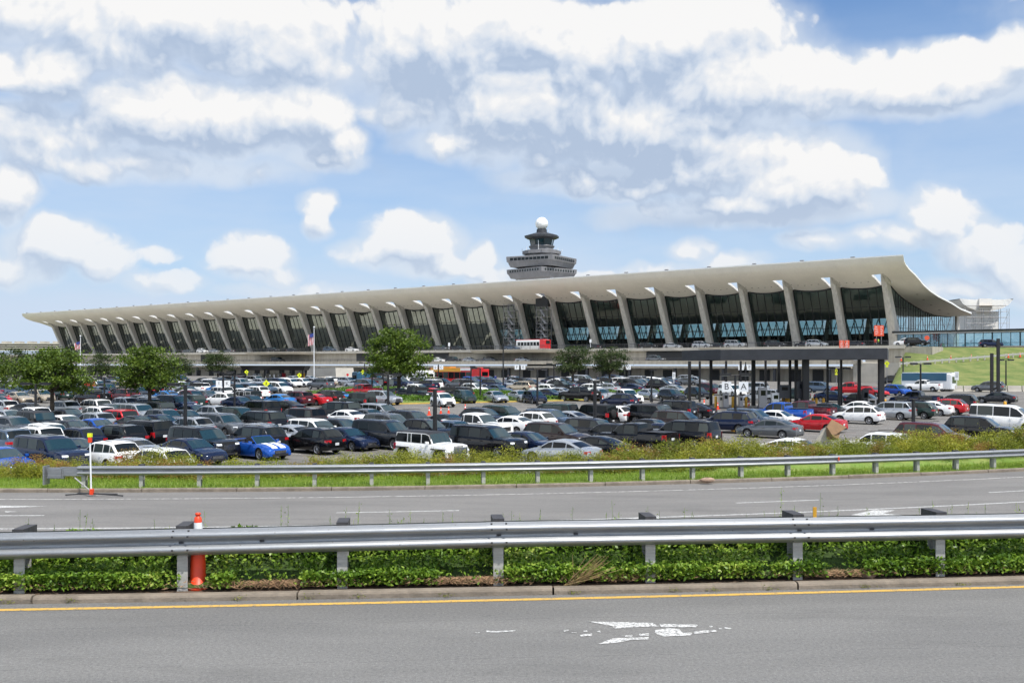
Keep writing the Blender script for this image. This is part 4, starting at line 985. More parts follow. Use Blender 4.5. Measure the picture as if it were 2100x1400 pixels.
# scaffold towers against two piers
for n_, (pxc, w, ztop, lbl) in enumerate(((1046, 26, 20.0, 'grey scaffold tower against a pier, left of the dark-netted scaffold'), (1113, 28, 21.5, 'grey scaffold tower with dark netting at its top, beside the red and white bus'))):
    s = s_of(pxc, 4); o = B(s, 4.5, Bdeck(s)); t = empty('scaffold_tower', o, math.atan2(DY, DX)); tag(t, lbl, 'scaffolding', 'scaffold towers on the terminal front')
    H = ztop - Bdeck(s); hw = 2.0
    b = MB()
    for x in (-hw, 0, hw):
        for y in (-1.0, 1.0): b.tube((x, y, 0), (x, y, H), .07, None, 4)
    for k in range(int(H / 2) + 1):
        for y in (-1, 1): b.tube((-hw, y, 2 * k), (hw, y, 2 * k), .05, None, 4); b.tube((-hw, y, 2 * k + 1), (hw, y, 2 * k + 1), .04, None, 4)
        if k * 2 + 2 < H: b.tube((-hw, 1.02, 2 * k), (0, 1.02, 2 * k + 2), .05, None, 4); b.tube((0, 1.02, 2 * k + 2), (hw, 1.02, 2 * k), .05, None, 4)
    b.build('scaffold_poles', 'steel_tube', t)
    for k in range(1, int(H / 2)):
        if k % 1 == 0: b = MB(); b.box((.2 if k % 2 else -.2, 0, 2 * k + .05), (2 * hw, 1.9, .14)); b.build('platform', 'concrete_pale' if k % 2 else 'steel_tube', t)
    b = MB()
    for k in range(0, int(H / 2) - 1): b.hexa([(-1.6 + .3 * (k % 2), .3, 2 * k), (-1.0 + .3 * (k % 2), .3, 2 * k), (-1.0 + .3 * (k % 2), .9, 2 * k), (-1.6 + .3 * (k % 2), .9, 2 * k)], [(.2, .3, 2 * k + 2), (.8, .3, 2 * k + 2), (.8, .9, 2 * k + 2), (.2, .9, 2 * k + 2)])
    b.build('stairs', 'steel_tube', t)
    if n_ == 1: b = MB(); b.box((0, 0, H - 1.4), (4.3, 2.2, 2.9)); b.build('netting', 'interior_dark', t)
# ================================================================== VEHICLES
def lerp_tab(T, x):
    if x <= T[0][0]: return T[0][1]
    for (a, ya), (c, yc) in zip(T, T[1:]):
        if a <= x <= c: return ya + (yc - ya) * (x - a) / (c - a) if c > a else yc
    return T[-1][1]
# top: lower-body top line (x,z); gh: greenhouse side outline (x,z) from windscreen base to rear base; doors: pillar x; r: wheel radius
VT = {
 'sedan': dict(L=4.85, W=1.85, H=1.45, top=[(-2.42, .80), (-2.36, .98), (-2.0, 1.06), (-1.5, 1.04), (.85, .92), (1.1, .93), (1.6, .87), (2.15, .74), (2.36, .62), (2.42, .50)], gh=[(1.15, .92), (.35, 1.36), (-.1, 1.44), (-.7, 1.43), (-1.15, 1.33), (-1.95, 1.04)], pil=[.05, -.92], wb=(1.42, -1.38), r=.335),
 'coupe': dict(L=4.75, W=1.87, H=1.37, top=[(-2.38, .80), (-2.3, .98), (-1.9, 1.03), (-1.4, 1.0), (.7, .88), (1.0, .88), (1.6, .83), (2.1, .72), (2.3, .62), (2.38, .48)], gh=[(1.0, .88), (.2, 1.30), (-.2, 1.36), (-.7, 1.34), (-1.2, 1.22), (-1.9, 1.02)], pil=[-.6], wb=(1.42, -1.38), r=.345),
 'crossover': dict(L=4.5, W=1.84, H=1.64, top=[(-2.25, .75), (-2.2, 1.02), (-2.05, 1.08), (-1.6, 1.08), (.9, 1.0), (1.15, 1.02), (1.65, .97), (2.05, .84), (2.22, .70), (2.25, .52)], gh=[(1.2, 1.0), (.45, 1.52), (0, 1.61), (-.9, 1.62), (-1.55, 1.56), (-2.12, 1.08)], pil=[.12, -.80, -1.45], wb=(1.35, -1.30), r=.355, clad=1, rails=1),
 'suv': dict(L=4.9, W=1.95, H=1.76, top=[(-2.45, .78), (-2.4, 1.10), (-2.3, 1.16), (-1.8, 1.15), (.95, 1.08), (1.2, 1.10), (1.8, 1.06), (2.25, .93), (2.42, .75), (2.45, .55)], gh=[(1.25, 1.08), (.55, 1.62), (.1, 1.72), (-1.2, 1.74), (-1.95, 1.69), (-2.35, 1.16)], pil=[.15, -.85, -1.65], wb=(1.47, -1.42), r=.375, rails=1),
 'large SUV': dict(L=5.3, W=2.04, H=1.93, top=[(-2.65, .80), (-2.62, 1.18), (-2.56, 1.26), (-2, 1.25), (1.05, 1.20), (1.3, 1.23), (2.1, 1.20), (2.5, 1.10), (2.63, .85), (2.65, .55)], gh=[(1.3, 1.20), (.7, 1.76), (.3, 1.88), (-1.5, 1.91), (-2.35, 1.87), (-2.58, 1.26)], pil=[.2, -.8, -1.75], wb=(1.62, -1.50), r=.40, rails=1),
 'minivan': dict(L=5.1, W=2.0, H=1.76, top=[(-2.55, .75), (-2.5, 1.05), (-2.42, 1.10), (-1.8, 1.10), (1.2, .98), (1.5, 1.0), (1.95, .92), (2.35, .78), (2.52, .62), (2.55, .48)], gh=[(1.6, .98), (.7, 1.58), (.2, 1.70), (-1.3, 1.74), (-2.15, 1.70), (-2.48, 1.10)], pil=[.35, -.7, -1.65], wb=(1.58, -1.45), r=.35),
 'pickup': dict(L=5.75, W=2.02, H=1.93, top=[(-2.87, .85), (-2.85, 1.34), (-2.6, 1.35), (-.85, 1.35), (-.8, 1.24), (1.1, 1.20), (1.35, 1.22), (2.2, 1.20), (2.65, 1.12), (2.83, .92), (2.87, .6)], gh=[(1.35, 1.20), (.75, 1.78), (.35, 1.88), (-.3, 1.91), (-.72, 1.86), (-.86, 1.24)], pil=[.3, -.55], wb=(1.85, -1.75), r=.41, bed=1),
 'off-roader': dict(L=4.6, W=1.88, H=1.87, top=[(-2.2, .78), (-2.19, 1.20), (-2.1, 1.22), (.75, 1.18), (.9, 1.20), (1.7, 1.18), (2.05, 1.12), (2.10, .9), (2.12, .6)], gh=[(.9, 1.18), (.55, 1.76), (.3, 1.84), (-1.2, 1.85), (-2.08, 1.83), (-2.16, 1.22)], pil=[-.02, -.85, -1.15], wb=(1.45, -1.50), r=.42, jeep=1),
 'van': dict(L=5.6, W=2.08, H=2.15, top=[(-2.8, .8), (-2.78, 1.2), (-2.7, 1.26), (-2, 1.26), (1.5, 1.15), (1.8, 1.12), (2.3, .98), (2.65, .82), (2.78, .65), (2.8, .5)], gh=[(1.9, 1.12), (1.1, 1.86), (.6, 2.06), (-1.5, 2.12), (-2.55, 2.10), (-2.74, 1.26)], pil=[.55, -.75, -2.0], wb=(1.85, -1.65), r=.36),
 'convertible': dict(L=4.78, W=1.90, H=1.34, top=[(-2.39, .85), (-2.32, 1.02), (-1.9, 1.05), (-1.45, 1.02), (-1.4, 1.0), (.62, .94), (.9, .95), (1.6, .90), (2.1, .78), (2.32, .64), (2.39, .48)], gh=None, pil=[], wb=(1.45, -1.37), r=.36),
}
def wheel_mesh(r, lod):
    b = MB(); w = .115; n = 24 if lod else 12; rr = r * .70
    b.lathe([(rr, -w), (r * .93, -w), (r, -w * .7), (r, w * .7), (r * .93, w), (rr, w), (rr * .97, w * .55)], n, 0, axis='Y')
    return b.mesh('wheel', 'rubber', 50)
def rim_mesh(r, lod):
    b = MB(); rr = r * .70; n = 24 if lod else 12; y = .105
    b.lathe([(rr * 1.01, y), (rr * .93, y + .004), (rr * .90, y - .05)], n, 0, axis='Y')
    b.lathe([(rr * .90, y - .05), (.02, y - .055)], n, 1, axis='Y')
    if lod:
        for k in range(10):
            a = 2 * math.pi * (k // 2) / 5 + (.16 if k % 2 else -.16); a2 = 2 * math.pi * (k // 2) / 5 + (.26 if k % 2 else -.26)
            p0 = Vector((math.cos(a) * .05, y - .01, math.sin(a) * .05)); p1 = Vector((math.cos(a2) * rr * .93, y - .005, math.sin(a2) * rr * .93)); d = (p1 - p0).normalized(); s = Vector((-d.z, 0, d.x)) * .018
            b.hexa([p0 - s - Vector((0, .03, 0)), p1 - s * .8 - Vector((0, .03, 0)), p1 + s * .8 - Vector((0, .03, 0)), p0 + s - Vector((0, .03, 0))], [p0 - s, p1 - s * .8, p1 + s * .8, p0 + s])
        b.lathe([(.06, y - .03), (.06, y + .003), (.0, y + .006)], 12, 0, axis='Y')
    else:
        b.lathe([(rr * .55, y - .052), (rr * .5, y - .04), (.0, y - .03)], 10, 0, axis='Y')
    return b.mesh('rim', ['alloy', 'under'])
def make_car(kind, lod):
    """a car at the origin, nose to +x; lod 1 has every small part, lod 0 keeps the larger ones"""
    T = VT[kind]; L, W, H, r = T['L'], T['W'], T['H'], T['r']; hw = W / 2; X0, X1 = -L / 2, L / 2
    top = T['top']; jeep = T.get('jeep'); root = empty('car'); C = []
    def ztop(x): return lerp_tab(top, x)
    def hwx(x):
        e = max(0, abs(x) - (.36 if not jeep else .47) * L) / ((.14 if not jeep else .03) * L); k = (.17 if x > 0 else .11) if not jeep else .04
        return hw * (1 - k * min(1, e) ** 1.9)
    zb0 = .20 if kind in ('sedan', 'coupe', 'convertible', 'minivan') else .27
    if jeep or kind == 'pickup': zb0 = .36
    Ra = r + (.055 if not jeep else .11); xs = set([X0, X0 + .03, X0 + .09, X0 + .2, X1 - .03, X1 - .09, X1 - .2])
    xs |= {x for x, _ in top if X0 < x < X1}
    for xw in T['wb']:
        m = 10 if lod else 6
        for k in range(m + 1): xs.add(round(xw - Ra * math.cos(math.pi * k / m), 3))
        xs |= {xw - Ra - .02, xw + Ra + .02}
    st = .18 if lod else .5; x = X0 + st
    while x < X1: xs.add(round(x, 3)); x += st
    xs = sorted(xs); xs = [x for i, x in enumerate(xs) if i == 0 or x - xs[i - 1] > .012 or x == X1]
    b = MB(); rows = []
    for x in xs:
        w = hwx(x); zt = ztop(x); arch = 0
        for xw in T['wb']:
            if abs(x - xw) <= Ra: arch = max(arch, r + math.sqrt(max(0, Ra * Ra - (x - xw) ** 2)) - .0)
        end = min(x - X0, X1 - x); zb = zb0 + (.10 * max(0, 1 - end / .25) ** 2)
        lo = max(zb, arch); zi = max(zb, arch) if arch else zb
        zm = max(min(zt - .06, zb0 + (zt - zb0) * .48), lo + .015); zs = max(zt - .11, lo + .03)
        zt2 = max(zt, lo + .05); cr = .035 if x > 1 or x < -1.8 else .02
        half = [(0, zb + .02), (w - .32, zb + .02), (w - .30, zi), (w - .035, lo), (w, min(lo + .05, zm)), (w * 1.0, zm), (w - .03, zs), (w - .085, zt2), (w * .55, zt2 + cr), (0, zt2 + cr * 1.3)]
        ring = [(x, -y, z) for y, z in half[::-1]] + [(x, y, z) for y, z in half[1:]]
        rows.append(ring)
    n = len(rows[0]); vs = [p for r_ in rows for p in r_]
    for j in range(len(rows) - 1):
        for i in range(n - 1):
            a = j * n + i; k = min(i, n - 2 - i)        # 0 = top centre .. 8 = bottom
            under = k >= 6
            mi = 1 if (under or (T.get('clad') and k >= 5)) else 0
            b.add([vs[a], vs[a + n], vs[a + n + 1], vs[a + 1]], [(0, 1, 2, 3)], mi, True)
    # weld later by merging identical points
    b.add(rows[0], [tuple(range(n))], 0); b.add(rows[-1], [tuple(range(n))[::-1]], 0)
    gh = T['gh']
    if gh:
        gx = sorted(set([g[0] for g in gh] + [gh[0][0] + (gh[-1][0] - gh[0][0]) * k / (16 if lod else 8) for k in range((16 if lod else 8) + 1)]))
        gt = sorted(gh); zr = lambda x: lerp_tab(gt, x)
        tumble = .12 if not jeep else .05; 
        def zbel(x): return ztop(x) - .03
        def yw(x, z): return (hwx(x) - .085) - tumble * hw * 2 * max(0, (z - zbel(x))) / max(.3, H - 1.0) * .62
        rows = []
        for x in gx:
            z = max(zr(x), zbel(x) + .012); y = yw(x, z); zb = zbel(x); yb = yw(x, zb); c = .045
            half = [(yb, zb - .02), (yw(x, (zb + z) / 2), (zb + z) / 2), (y, max(zb, z - .045)), (y - .05, z), (y * .5, z + c * .75), (0, z + c)]
            rows.append([(x, -yy, zz) for yy, zz in half] + [(x, yy, zz) for yy, zz in half[:-1][::-1]])
        n = len(rows[0]); vs = [p for r_ in rows for p in r_]
        roofm = 1 if jeep else 0
        for j in range(len(rows) - 1):
            for i in range(n - 1):
                k = min(i, n - 2 - i); a = j * n + i
                b.add([vs[a], vs[a + 1], vs[a + n + 1], vs[a + n]], [(0, 1, 2, 3)], roofm if k >= 2 and rows[j][n // 2][0] < .6 else 0, True)
        b.add(rows[0], [tuple(range(n))[::-1]], roofm); b.add(rows[-1], [tuple(range(n))], 0)
    if T.get('bed'):
        b.add([(-2.76, -.80, 1.425), (-.90, -.80, 1.425), (-.90, .80, 1.425), (-2.76, .80, 1.425)], [(0, 1, 2, 3)], 1)
        b.add([(-2.868, -.72, .95), (-2.868, .72, .95), (-2.868, .72, .965), (-2.868, -.72, .965)], [(3, 2, 1, 0)], 1)
    # shut lines, sills, bumpers
    if lod:
        for px_ in ([T['pil'][0] + 1.02] + list(T['pil'][:2]) if T['pil'] else [.75, -.6]):
            for sg in (-1, 1):
                zt = ztop(px_); y = hwx(px_)
                for (za, zc, ya, yc) in ((zb0 + .12, zt * .55, y + .002, y + .002), (zt * .55, zt - .11, y + .002, y - .028)):
                    b.add([(px_ - .008, sg * ya, za), (px_ + .008, sg * ya, za), (px_ + .008, sg * yc, zc), (px_ - .008, sg * yc, zc)], [(0, 1, 2, 3)], 1)
        for px_ in [p + .12 for p in (T['pil'][:2] or [-.5])]:
            for sg in (-1, 1): b.box((px_, sg * (hw + .008), ztop(px_) - .16), (.18, .03, .03), 0)
    # lower bumper openings
    b.box((X1 - .035, 0, zb0 + .14), (.09, W * .60, .13), 1); b.box((X0 + .03, 0, zb0 + .10), (.08, W * .62, .12), 1)
    me = b.mesh('body', ['paint_black', 'trim'])
    import bmesh
    bm = bmesh.new(); bm.from_mesh(me); bmesh.ops.remove_doubles(bm, verts=bm.verts, dist=.0008); bm.to_mesh(me); bm.free(); me.set_sharp_from_angle(angle=R(38))
    body = link('body', me, root)
    # glass
    if gh:
        A, Bp = gh[0], gh[1]; C_, D_ = gh[-2], gh[-1]
        def pane(P, Q, name, m, f0, f1, inset):
            pb = MB(); rows = []; nrm = Vector((Q[1] - P[1], 0, P[0] - Q[0])).normalized()
            if nrm.x * (1 if P[0] > 0 else -1) < 0: nrm = -nrm
            for k in range(5):
                f = f0 + (f1 - f0) * k / 4; x = P[0] + (Q[0] - P[0]) * f; z = P[1] + (Q[1] - P[1]) * f; y = yw(x, z) - inset
                rows.append([(x + nrm.x * .012, yy * y, z + .045 * (1 - yy * yy * .9) + nrm.z * .012 - .004) for yy in (-1, -.6, 0, .6, 1)])
            pb.grid(rows, 0, True, P[0] < 0); return pb.build(name, m, root)
        pane(A, Bp, 'windscreen', 'glass_front', .07, .97, .07)
        pane(D_, C_, 'rear_window', 'glass_dark', .12, .92, .10)
        pil = T['pil']; bounds = [A[0] - .02] + pil + [D_[0] + .05]
        for sg in (-1, 1):
            for q in range(len(bounds) - 1):
                xa, xb = bounds[q] - (.035 if q else .0), bounds[q + 1] + (.035 if q < len(bounds) - 2 else .0)
                m_ = 8; cols = []
                for k in range(m_ + 1):
                    x = xa + (xb - xa) * k / m_; zlo = ztop(x) + .035; zhi = min(zr(x) - .085, H - .12)
                    cols.append((x, zlo, zhi))
                cols = [c for c in cols if c[2] > c[1] + .015]
                if len(cols) < 2: continue
                gb = MB(); rows = [[(x, sg * (yw(x, z) + .011), z) for (x, z) in [(c[0], c[1] + (c[2] - c[1]) * f) for c in cols]] for f in (0, .5, 1)]
                gb.grid(rows, 0, True, sg < 0); gb.build('side_window', 'glass_dark', root)
    else:
        gb = MB()                                    # open car: raked windscreen, dark cockpit, seats, folded hood
        rows = [[(1.0 - .62 * f, yy * (.74 - .08 * f), .94 + .40 * f + .03 * (1 - yy * yy)) for yy in (-1, -.5, 0, .5, 1)] for f in (0, .5, 1)]
        gb.grid(rows, 0, True); gb.grid([[(p[0] - .02, p[1], p[2]) for p in r_] for r_ in rows], 0, True, True); gb.build('windscreen', 'glass_front', root)
        fb = MB(); fb.tube((1.0, -.76, .93), (.36, -.68, 1.345), .025); fb.tube((1.0, .76, .93), (.36, .68, 1.345), .025); fb.tube((.36, -.68, 1.345), (.36, 0, 1.375), .025); fb.tube((.36, .68, 1.345), (.36, 0, 1.375), .025); fb.build('windscreen_frame', 'paint_blue', root)
        cb_ = MB(); cb_.box((-.28, 0, .99), (1.5, 1.42, .03), 0); cb_.build('cockpit', 'under', root)
        for sy in (-.38, .38): sb = MB(); sb.box((-.35, sy, 1.09), (.14, .46, .24), 0, 0, 0); sb.box((-.37, sy, 1.24), (.10, .24, .13)); sb.build('seat', 'trim', root)
        hb = MB(); hb.box((-1.15, 0, 1.06), (.35, 1.35, .10)); hb.build('folded_hood', 'trim', root)
    # wheels
    wm, rm = wheel_mesh(r, lod), rim_mesh(r, lod)
    for xw in T['wb']:
        for sg in (-1, 1):
            w_ = link('wheel', wm, root); w_.location = (xw, sg * (hw - .145), r); w_.rotation_euler = (0, random.uniform(0, 6), 0) if False else (0, 0, 0 if sg > 0 else math.pi)
            rmo = link('rim', rm, w_)
    # lamps, plates, mirrors
    zf = ztop(X1 - .22) - .12
    for sg in (-1, 1):
        y = hwx(X1 - .12)
        lb = MB(); lb.hexa([(X1 - .02, sg * (y - .42), zf - .06), (X1 - .07, sg * (y - .08), zf - .07), (X1 - .32, sg * (y + .028), zf - .02), (X1 - .34, sg * (y - .2), zf - .02)], [(X1 - .075, sg * (y - .42), zf + .045), (X1 - .12, sg * (y - .08), zf + .055), (X1 - .36, sg * (y + .012), zf + .075), (X1 - .36, sg * (y - .2), zf + .07)])
        lb.build('headlight', 'lamp_clear', root)
        y = hwx(X0 + .10); zt = ztop(X0 + .12)
        if kind in ('large SUV', 'van', 'pickup', 'off-roader', 'minivan'): zl, zh, wd = zt - .42, zt - .06, .16
        else: zl, zh, wd = zt - .26, zt - .09, .36
        lb = MB(); lb.hexa([(X0 - .012, sg * (y - wd), zl), (X0 + .03, sg * (y - .03), zl), (X0 + .24, sg * (y + .022), zl + .03), (X0 + .24, sg * (y - .1), zl)], [(X0 - .002, sg * (y - wd), zh), (X0 + .04, sg * (y - .03), zh), (X0 + .24, sg * (y + .004), zh + .0), (X0 + .24, sg * (y - .1), zh)])
        lb.build('taillight', 'lamp_red', root)
    if lod:
        gb = MB(); zg = zf - .02; hg = .17 if kind in ('sedan', 'coupe', 'convertible') else .30
        gb.box((X1 - .03, 0, zg - hg / 2), (.09, W * .42, hg), 0)
        for k in range(3): gb.box((X1 + .016, 0, zg - hg * (.2 + .3 * k)), (.012, W * .40, .018), 1)
        if jeep: gb.box((X1 - .0, 0, zg), (.05, W * .62, .40), 1)
        gb.build('grille', ['trim', 'chrome'], root)
        for sg in (-1, 1):
            mb = MB(); xm = (gh[0][0] if gh else 1.0) - .32; zm_ = ztop(xm) + .10; mb.hexa([(xm + .08, sg * (hw - .03), zm_ - .07), (xm - .08, sg * (hw - .03), zm_ - .07), (xm - .06, sg * (hw + .17), zm_ - .05), (xm + .04, sg * (hw + .17), zm_ - .05)], [(xm + .06, sg * (hw - .04), zm_ + .06), (xm - .08, sg * (hw - .04), zm_ + .07), (xm - .06, sg * (hw + .16), zm_ + .08), (xm + .03, sg * (hw + .16), zm_ + .06)]); mb.build('side_mirror', 'paint_black', root)
        if T.get('rails'):
            for sg in (-1, 1):
                rb_ = MB(); y = sg * (yw(-.5, H) - .06); rb_.tube((.25, y, H + .05), (-.4, y, H + .075), .018, None, 6); rb_.tube((-.4, y, H + .075), (gh[-2][0] + .1, y, H + .04), .018, None, 6); rb_.build('roof_rail', 'trim', root)
    if kind == 'off-roader':
        sb = MB(); sb.lathe([(.0, -.10), (.36, -.10), (.40, -.05), (.40, .07), (.36, .11), (.0, .11)], 20, 0, (-2.32, 0, 1.05), 'Y')
        sb.v = [(-2.32 + (y - 0), (x + 2.32), z) for (x, y, z) in sb.v]; sb.build('spare_wheel', 'rubber', root)
        for xw in T['wb']:
            for sg in (-1, 1):
                fb = MB(); fb.box((xw, sg * (hw + .06), r * 2 + .10), (1.05, .20, .06), 0); fb.build('wheel_flare', 'trim', root)
    pb = MB(); zp = (ztop(X0 + .1) - .35) if kind not in ('sedan', 'coupe', 'convertible') else .66
    pb.box((X0 - .012, 0, zp), (.016, .32, .16)); pb.build('number_plate', 'plate', root)
    return root
PROTO = {}
def proto(kind, lod):
    if (kind, lod) not in PROTO:
        r_ = make_car(kind, lod); km = kidmap(r_); PROTO[(kind, lod)] = (r_, km)
    return PROTO[(kind, lod)]
UX, UY = 0.7876, -0.6162
CARS = []       # dict per car
def add_car(px, py, kind, colour, d='R', T=None, pos=None, note='', zone='lot'):
    H = VT[kind]['H']
    if pos is None:
        if T is not None: py = 718 + (T - 718) / (1 - .150 * H)
        X, Y, z = on_lot(px, py); pos = (X, Y)
    hd = {'R': (UX, UY), 'L': (-UX, -UY), 'F': (.40, -.917), 'Q': (-.616, -.788), 'B': (.616, .788)}[d] if isinstance(d, str) else d
    CARS.append(dict(x=pos[0], y=pos[1], kind=kind, col=colour, h=hd, d=d if isinstance(d, str) else 'R', note=note, zone=zone, z=None if len(pos) < 3 else pos[2], pri=len(CARS)))
S, X_, SU, BS, PU, MV, OR, VN, CV, CP = 'sedan', 'crossover', 'suv', 'large SUV', 'pickup', 'minivan', 'off-roader', 'van', 'convertible', 'coupe'
NEAR = [  # centre column, roof row, kind, colour, heading
 (8, 877, SU, 'slate', 'L'), (66, 873, SU, 'white', 'L'), (106, 893, BS, 'navy', 'R'), (2, 917, S, 'blue', 'R'), (212, 903, X_, 'white', 'L'), (276, 896, S, 'silver', 'L'),
 (322, 917, X_, 'white', 'L'), (108, 868, X_, 'white', 'R'), (140, 876, X_, 'navy', 'L'), (208, 871, SU, 'black', 'L'), (266, 861, BS, 'black', 'L'), (330, 865, S, 'black', 'L'),
 (245, 839, SU, 'red', 'L'), (190, 845, X_, 'silver', 'L'), (178, 833, X_, 'white', 'L'), (83, 843, OR, 'black', 'R'), (140, 838, S, 'charcoal', 'R'), (138, 851, S, 'white', 'R'),
 (22, 840, S, 'silver', 'R'), (30, 853, X_, 'grey', 'R'), (80, 833, X_, 'white', 'L'), (12, 820, X_, 'white', 'L'), (60, 826, S, 'charcoal', 'R'), (155, 820, X_, 'white', 'L'),
 (198, 819, SU, 'white', 'L'), (285, 827, SU, 'silver', 'R'), (232, 828, S, 'grey', 'R'), (190, 797, PU, 'black', 'L'), (235, 793, OR, 'black', 'L'), (255, 796, SU, 'maroon', 'L'),
 (283, 809, S, 'charcoal', 'L'), (285, 852, S, 'black', 'R'), (320, 850, S, 'navy', 'R'), (342, 838, X_, 'grey', 'R'), (153, 861, S, 'charcoal', 'R'), (185, 859, S, 'blue', 'R'),
 (165, 900, S, 'charcoal', 'R'), (332, 822, SU, 'charcoal', 'L'),
 (528, 894, CV, 'blue', 'R'), (415, 875, BS, 'black', 'R'), (392, 899, S, 'navy', 'R'), (548, 868, X_, 'silver', 'R'), (598, 870, S, 'silver', 'L'), (632, 877, X_, 'black', 'L'),
 (487, 874, SU, 'charcoal', 'L'), (388, 854, X_, 'silver', 'L'), (462, 847, SU, 'grey', 'R'), (515, 842, BS, 'black', 'L'), (575, 850, S, 'black', 'L'), (612, 835, BS, 'brown', 'L'),
 (645, 861, SU, 'white', 'R'), (528, 820, BS, 'black', 'L'), (467, 804, X_, 'white', 'L'), (522, 810, S, 'charcoal', 'R'), (562, 808, S, 'skyblue', 'L'), (597, 802, SU, 'maroon', 'L'),
 (630, 808, CP, 'red', 'L'), (658, 800, SU, 'brown', 'L'), (688, 802, S, 'skyblue', 'L'), (521, 791, SU, 'white', 'L'), (505, 800, OR, 'white', 'L'), (440, 831, X_, 'silver', 'L'),
 (400, 830, S, 'navy', 'R'), (385, 808, SU, 'green', 'L'), (397, 798, S, 'white', 'R'), (425, 800, S, 'grey', 'R'), (490, 834, X_, 'green', 'R'), (700, 822, BS, 'black', 'L'),
 (705, 840, S, 'white', 'L'), (700, 858, X_, 'charcoal', 'R'), (370, 841, S, 'black', 'R'),
 (781, 827, SU, 'silver', 'R'), (757, 838, S, 'grey', 'R'), (800, 847, SU, 'grey', 'R'), (853, 841, SU, 'charcoal', 'R'), (877, 859, X_, 'black', 'R'), (783, 861, BS, 'charcoal', 'R'),
 (725, 875, S, 'navy', 'R'), (885, 884, OR, 'white', 'R'), (1000, 872, BS, 'black', 'R'), (978, 846, PU, 'white', 'R'), (1045, 852, S, 'white', 'L'), (992, 836, X_, 'charcoal', 'R'),
 (1035, 831, SU, 'green', 'R'), (917, 849, S, 'charcoal', 'R'), (935, 862, S, 'slate', 'R'), (1082, 885, S, 'navy', 'R'), (787, 800, SU, 'silver', 'R'), (852, 792, PU, 'black', 'R'),
 (880, 795, S, 'red', 'L'), (936, 793, SU, 'black', 'L'), (858, 787, X_, 'white', 'R'), (734, 804, OR, 'green', 'L'), (746, 787, PU, 'red', 'L'), (820, 795, S, 'charcoal', 'R'),
 (1088, 843, X_, 'white', 'L'), (1158, 867, SU, 'brown', 'R'), (1150, 900, S, 'silver', 'L'), (1215, 893, S, 'black', 'L'), (1176, 841, S, 'silver', 'L'), (1128, 838, SU, 'slate', 'R'),
 (1196, 829, OR, 'black', 'L'), (1135, 826, BS, 'green', 'L'), (1270, 806, X_, 'navy', 'L'), (1253, 831, X_, 'white', 'L'), (1290, 828, MV, 'silver', 'L'), (1321, 829, X_, 'silver', 'L'),
 (1345, 829, OR, 'black', 'R'), (1372, 820, BS, 'black', 'L'), (1245, 867, X_, 'charcoal', 'L'), (1300, 866, PU, 'black', 'L'), (1338, 859, S, 'black', 'R'), (1345, 870, S, 'navy', 'R'),
 (1400, 860, BS, 'black', 'L'), (1210, 858, SU, 'charcoal', 'R'),
 (1188, 792, PU, 'black', 'L'), (1127, 797, S, 'navy', 'R'), (1143, 794, S, 'silver', 'L'), (1232, 796, X_, 'silver', 'F'), (1283, 797, PU, 'white', 'F'), (1335, 797, S, 'silver', 'F'), (1378, 797, X_, 'charcoal', 'F'),
 (1490, 842, SU, 'navy', 'L'), (1403, 841, SU, 'brown', 'R'), (1555, 838, SU, 'slate', 'R'), (1578, 858, S, 'grey', 'L'), (1670, 848, S, 'red', 'L'), (1600, 824, PU, 'blue', 'L'),
 (1657, 821, PU, 'maroon', 'L'), (1597, 841, S, 'white', 'R'), (1702, 826, S, 'charcoal', 'R'), (1757, 822, S, 'white', 'L'), (1758, 831, X_, 'white', 'L'), (1418, 826, S, 'charcoal', 'L'),
 (1822, 822, SU, 'silver', 'L'), (1872, 823, X_, 'green', 'L'), (1903, 822, S, 'white', 'L'), (1937, 817, X_, 'red', 'L'), (1957, 808, SU, 'black', 'L'), (1878, 801, PU, 'navy', 'L'),
 (2042, 803, S, 'charcoal', 'L'), (2062, 829, VN, 'white', 'R'), (2010, 854, SU, 'black', 'R'), (1912, 866, SU, 'maroon', 'R'), (1800, 885, X_, 'white', 'L'), (1635, 899, S, 'white', 'R'), (1775, 806, X_, 'charcoal', 'R'),
 (908, 805, X_, 'white', 'F'), (956, 799, X_, 'green', 'F'), (1003, 802, S, 'silver', 'F'), (1050, 801, S, 'silver', 'F'), (1096, 800, X_, 'navy', 'F'),
 (1683, 782, SU, 'slate', 'R'), (1745, 783, PU, 'red', 'L'), (1543, 783, MV, 'silver', 'L'), (1562, 797, MV, 'silver', 'L'), (1625, 796, X_, 'green', 'L'), (1465, 785, MV, 'maroon', 'F'), (1710, 801, S, 'navy', 'R'),
 (1828, 769, SU, 'charcoal', 'L'), (1841, 788, X_, 'blue', 'F'), (1893, 778, PU, 'white', 'L'), (2027, 781, SU, 'grey', 'L'), (1792, 793, CP, 'red', 'F'), (1430, 793, X_, 'black', 'F'), (1500, 787, MV, 'white', 'F'),
 (1205, 786, X_, 'white', 'L'), (1243, 785, X_, 'silver', 'L'), (1292, 786, S, 'navy', 'L'), (1300, 777, SU, 'charcoal', 'R'), (1357, 778, SU, 'black', 'R'), (1385, 789, S, 'silver', 'R'),
 (1068, 781, SU, 'beige', 'L'), (1150, 780, SU, 'black', 'R'), (1113, 787, X_, 'white', 'L'), (880, 777, MV, 'white', 'L'), (980, 785, X_, 'white', 'R'), (1020, 788, S, 'slate', 'R'),
]
for (px_, T_, k_, c_, d_) in NEAR: add_car(px_, 0, k_, c_, d_, T=T_)
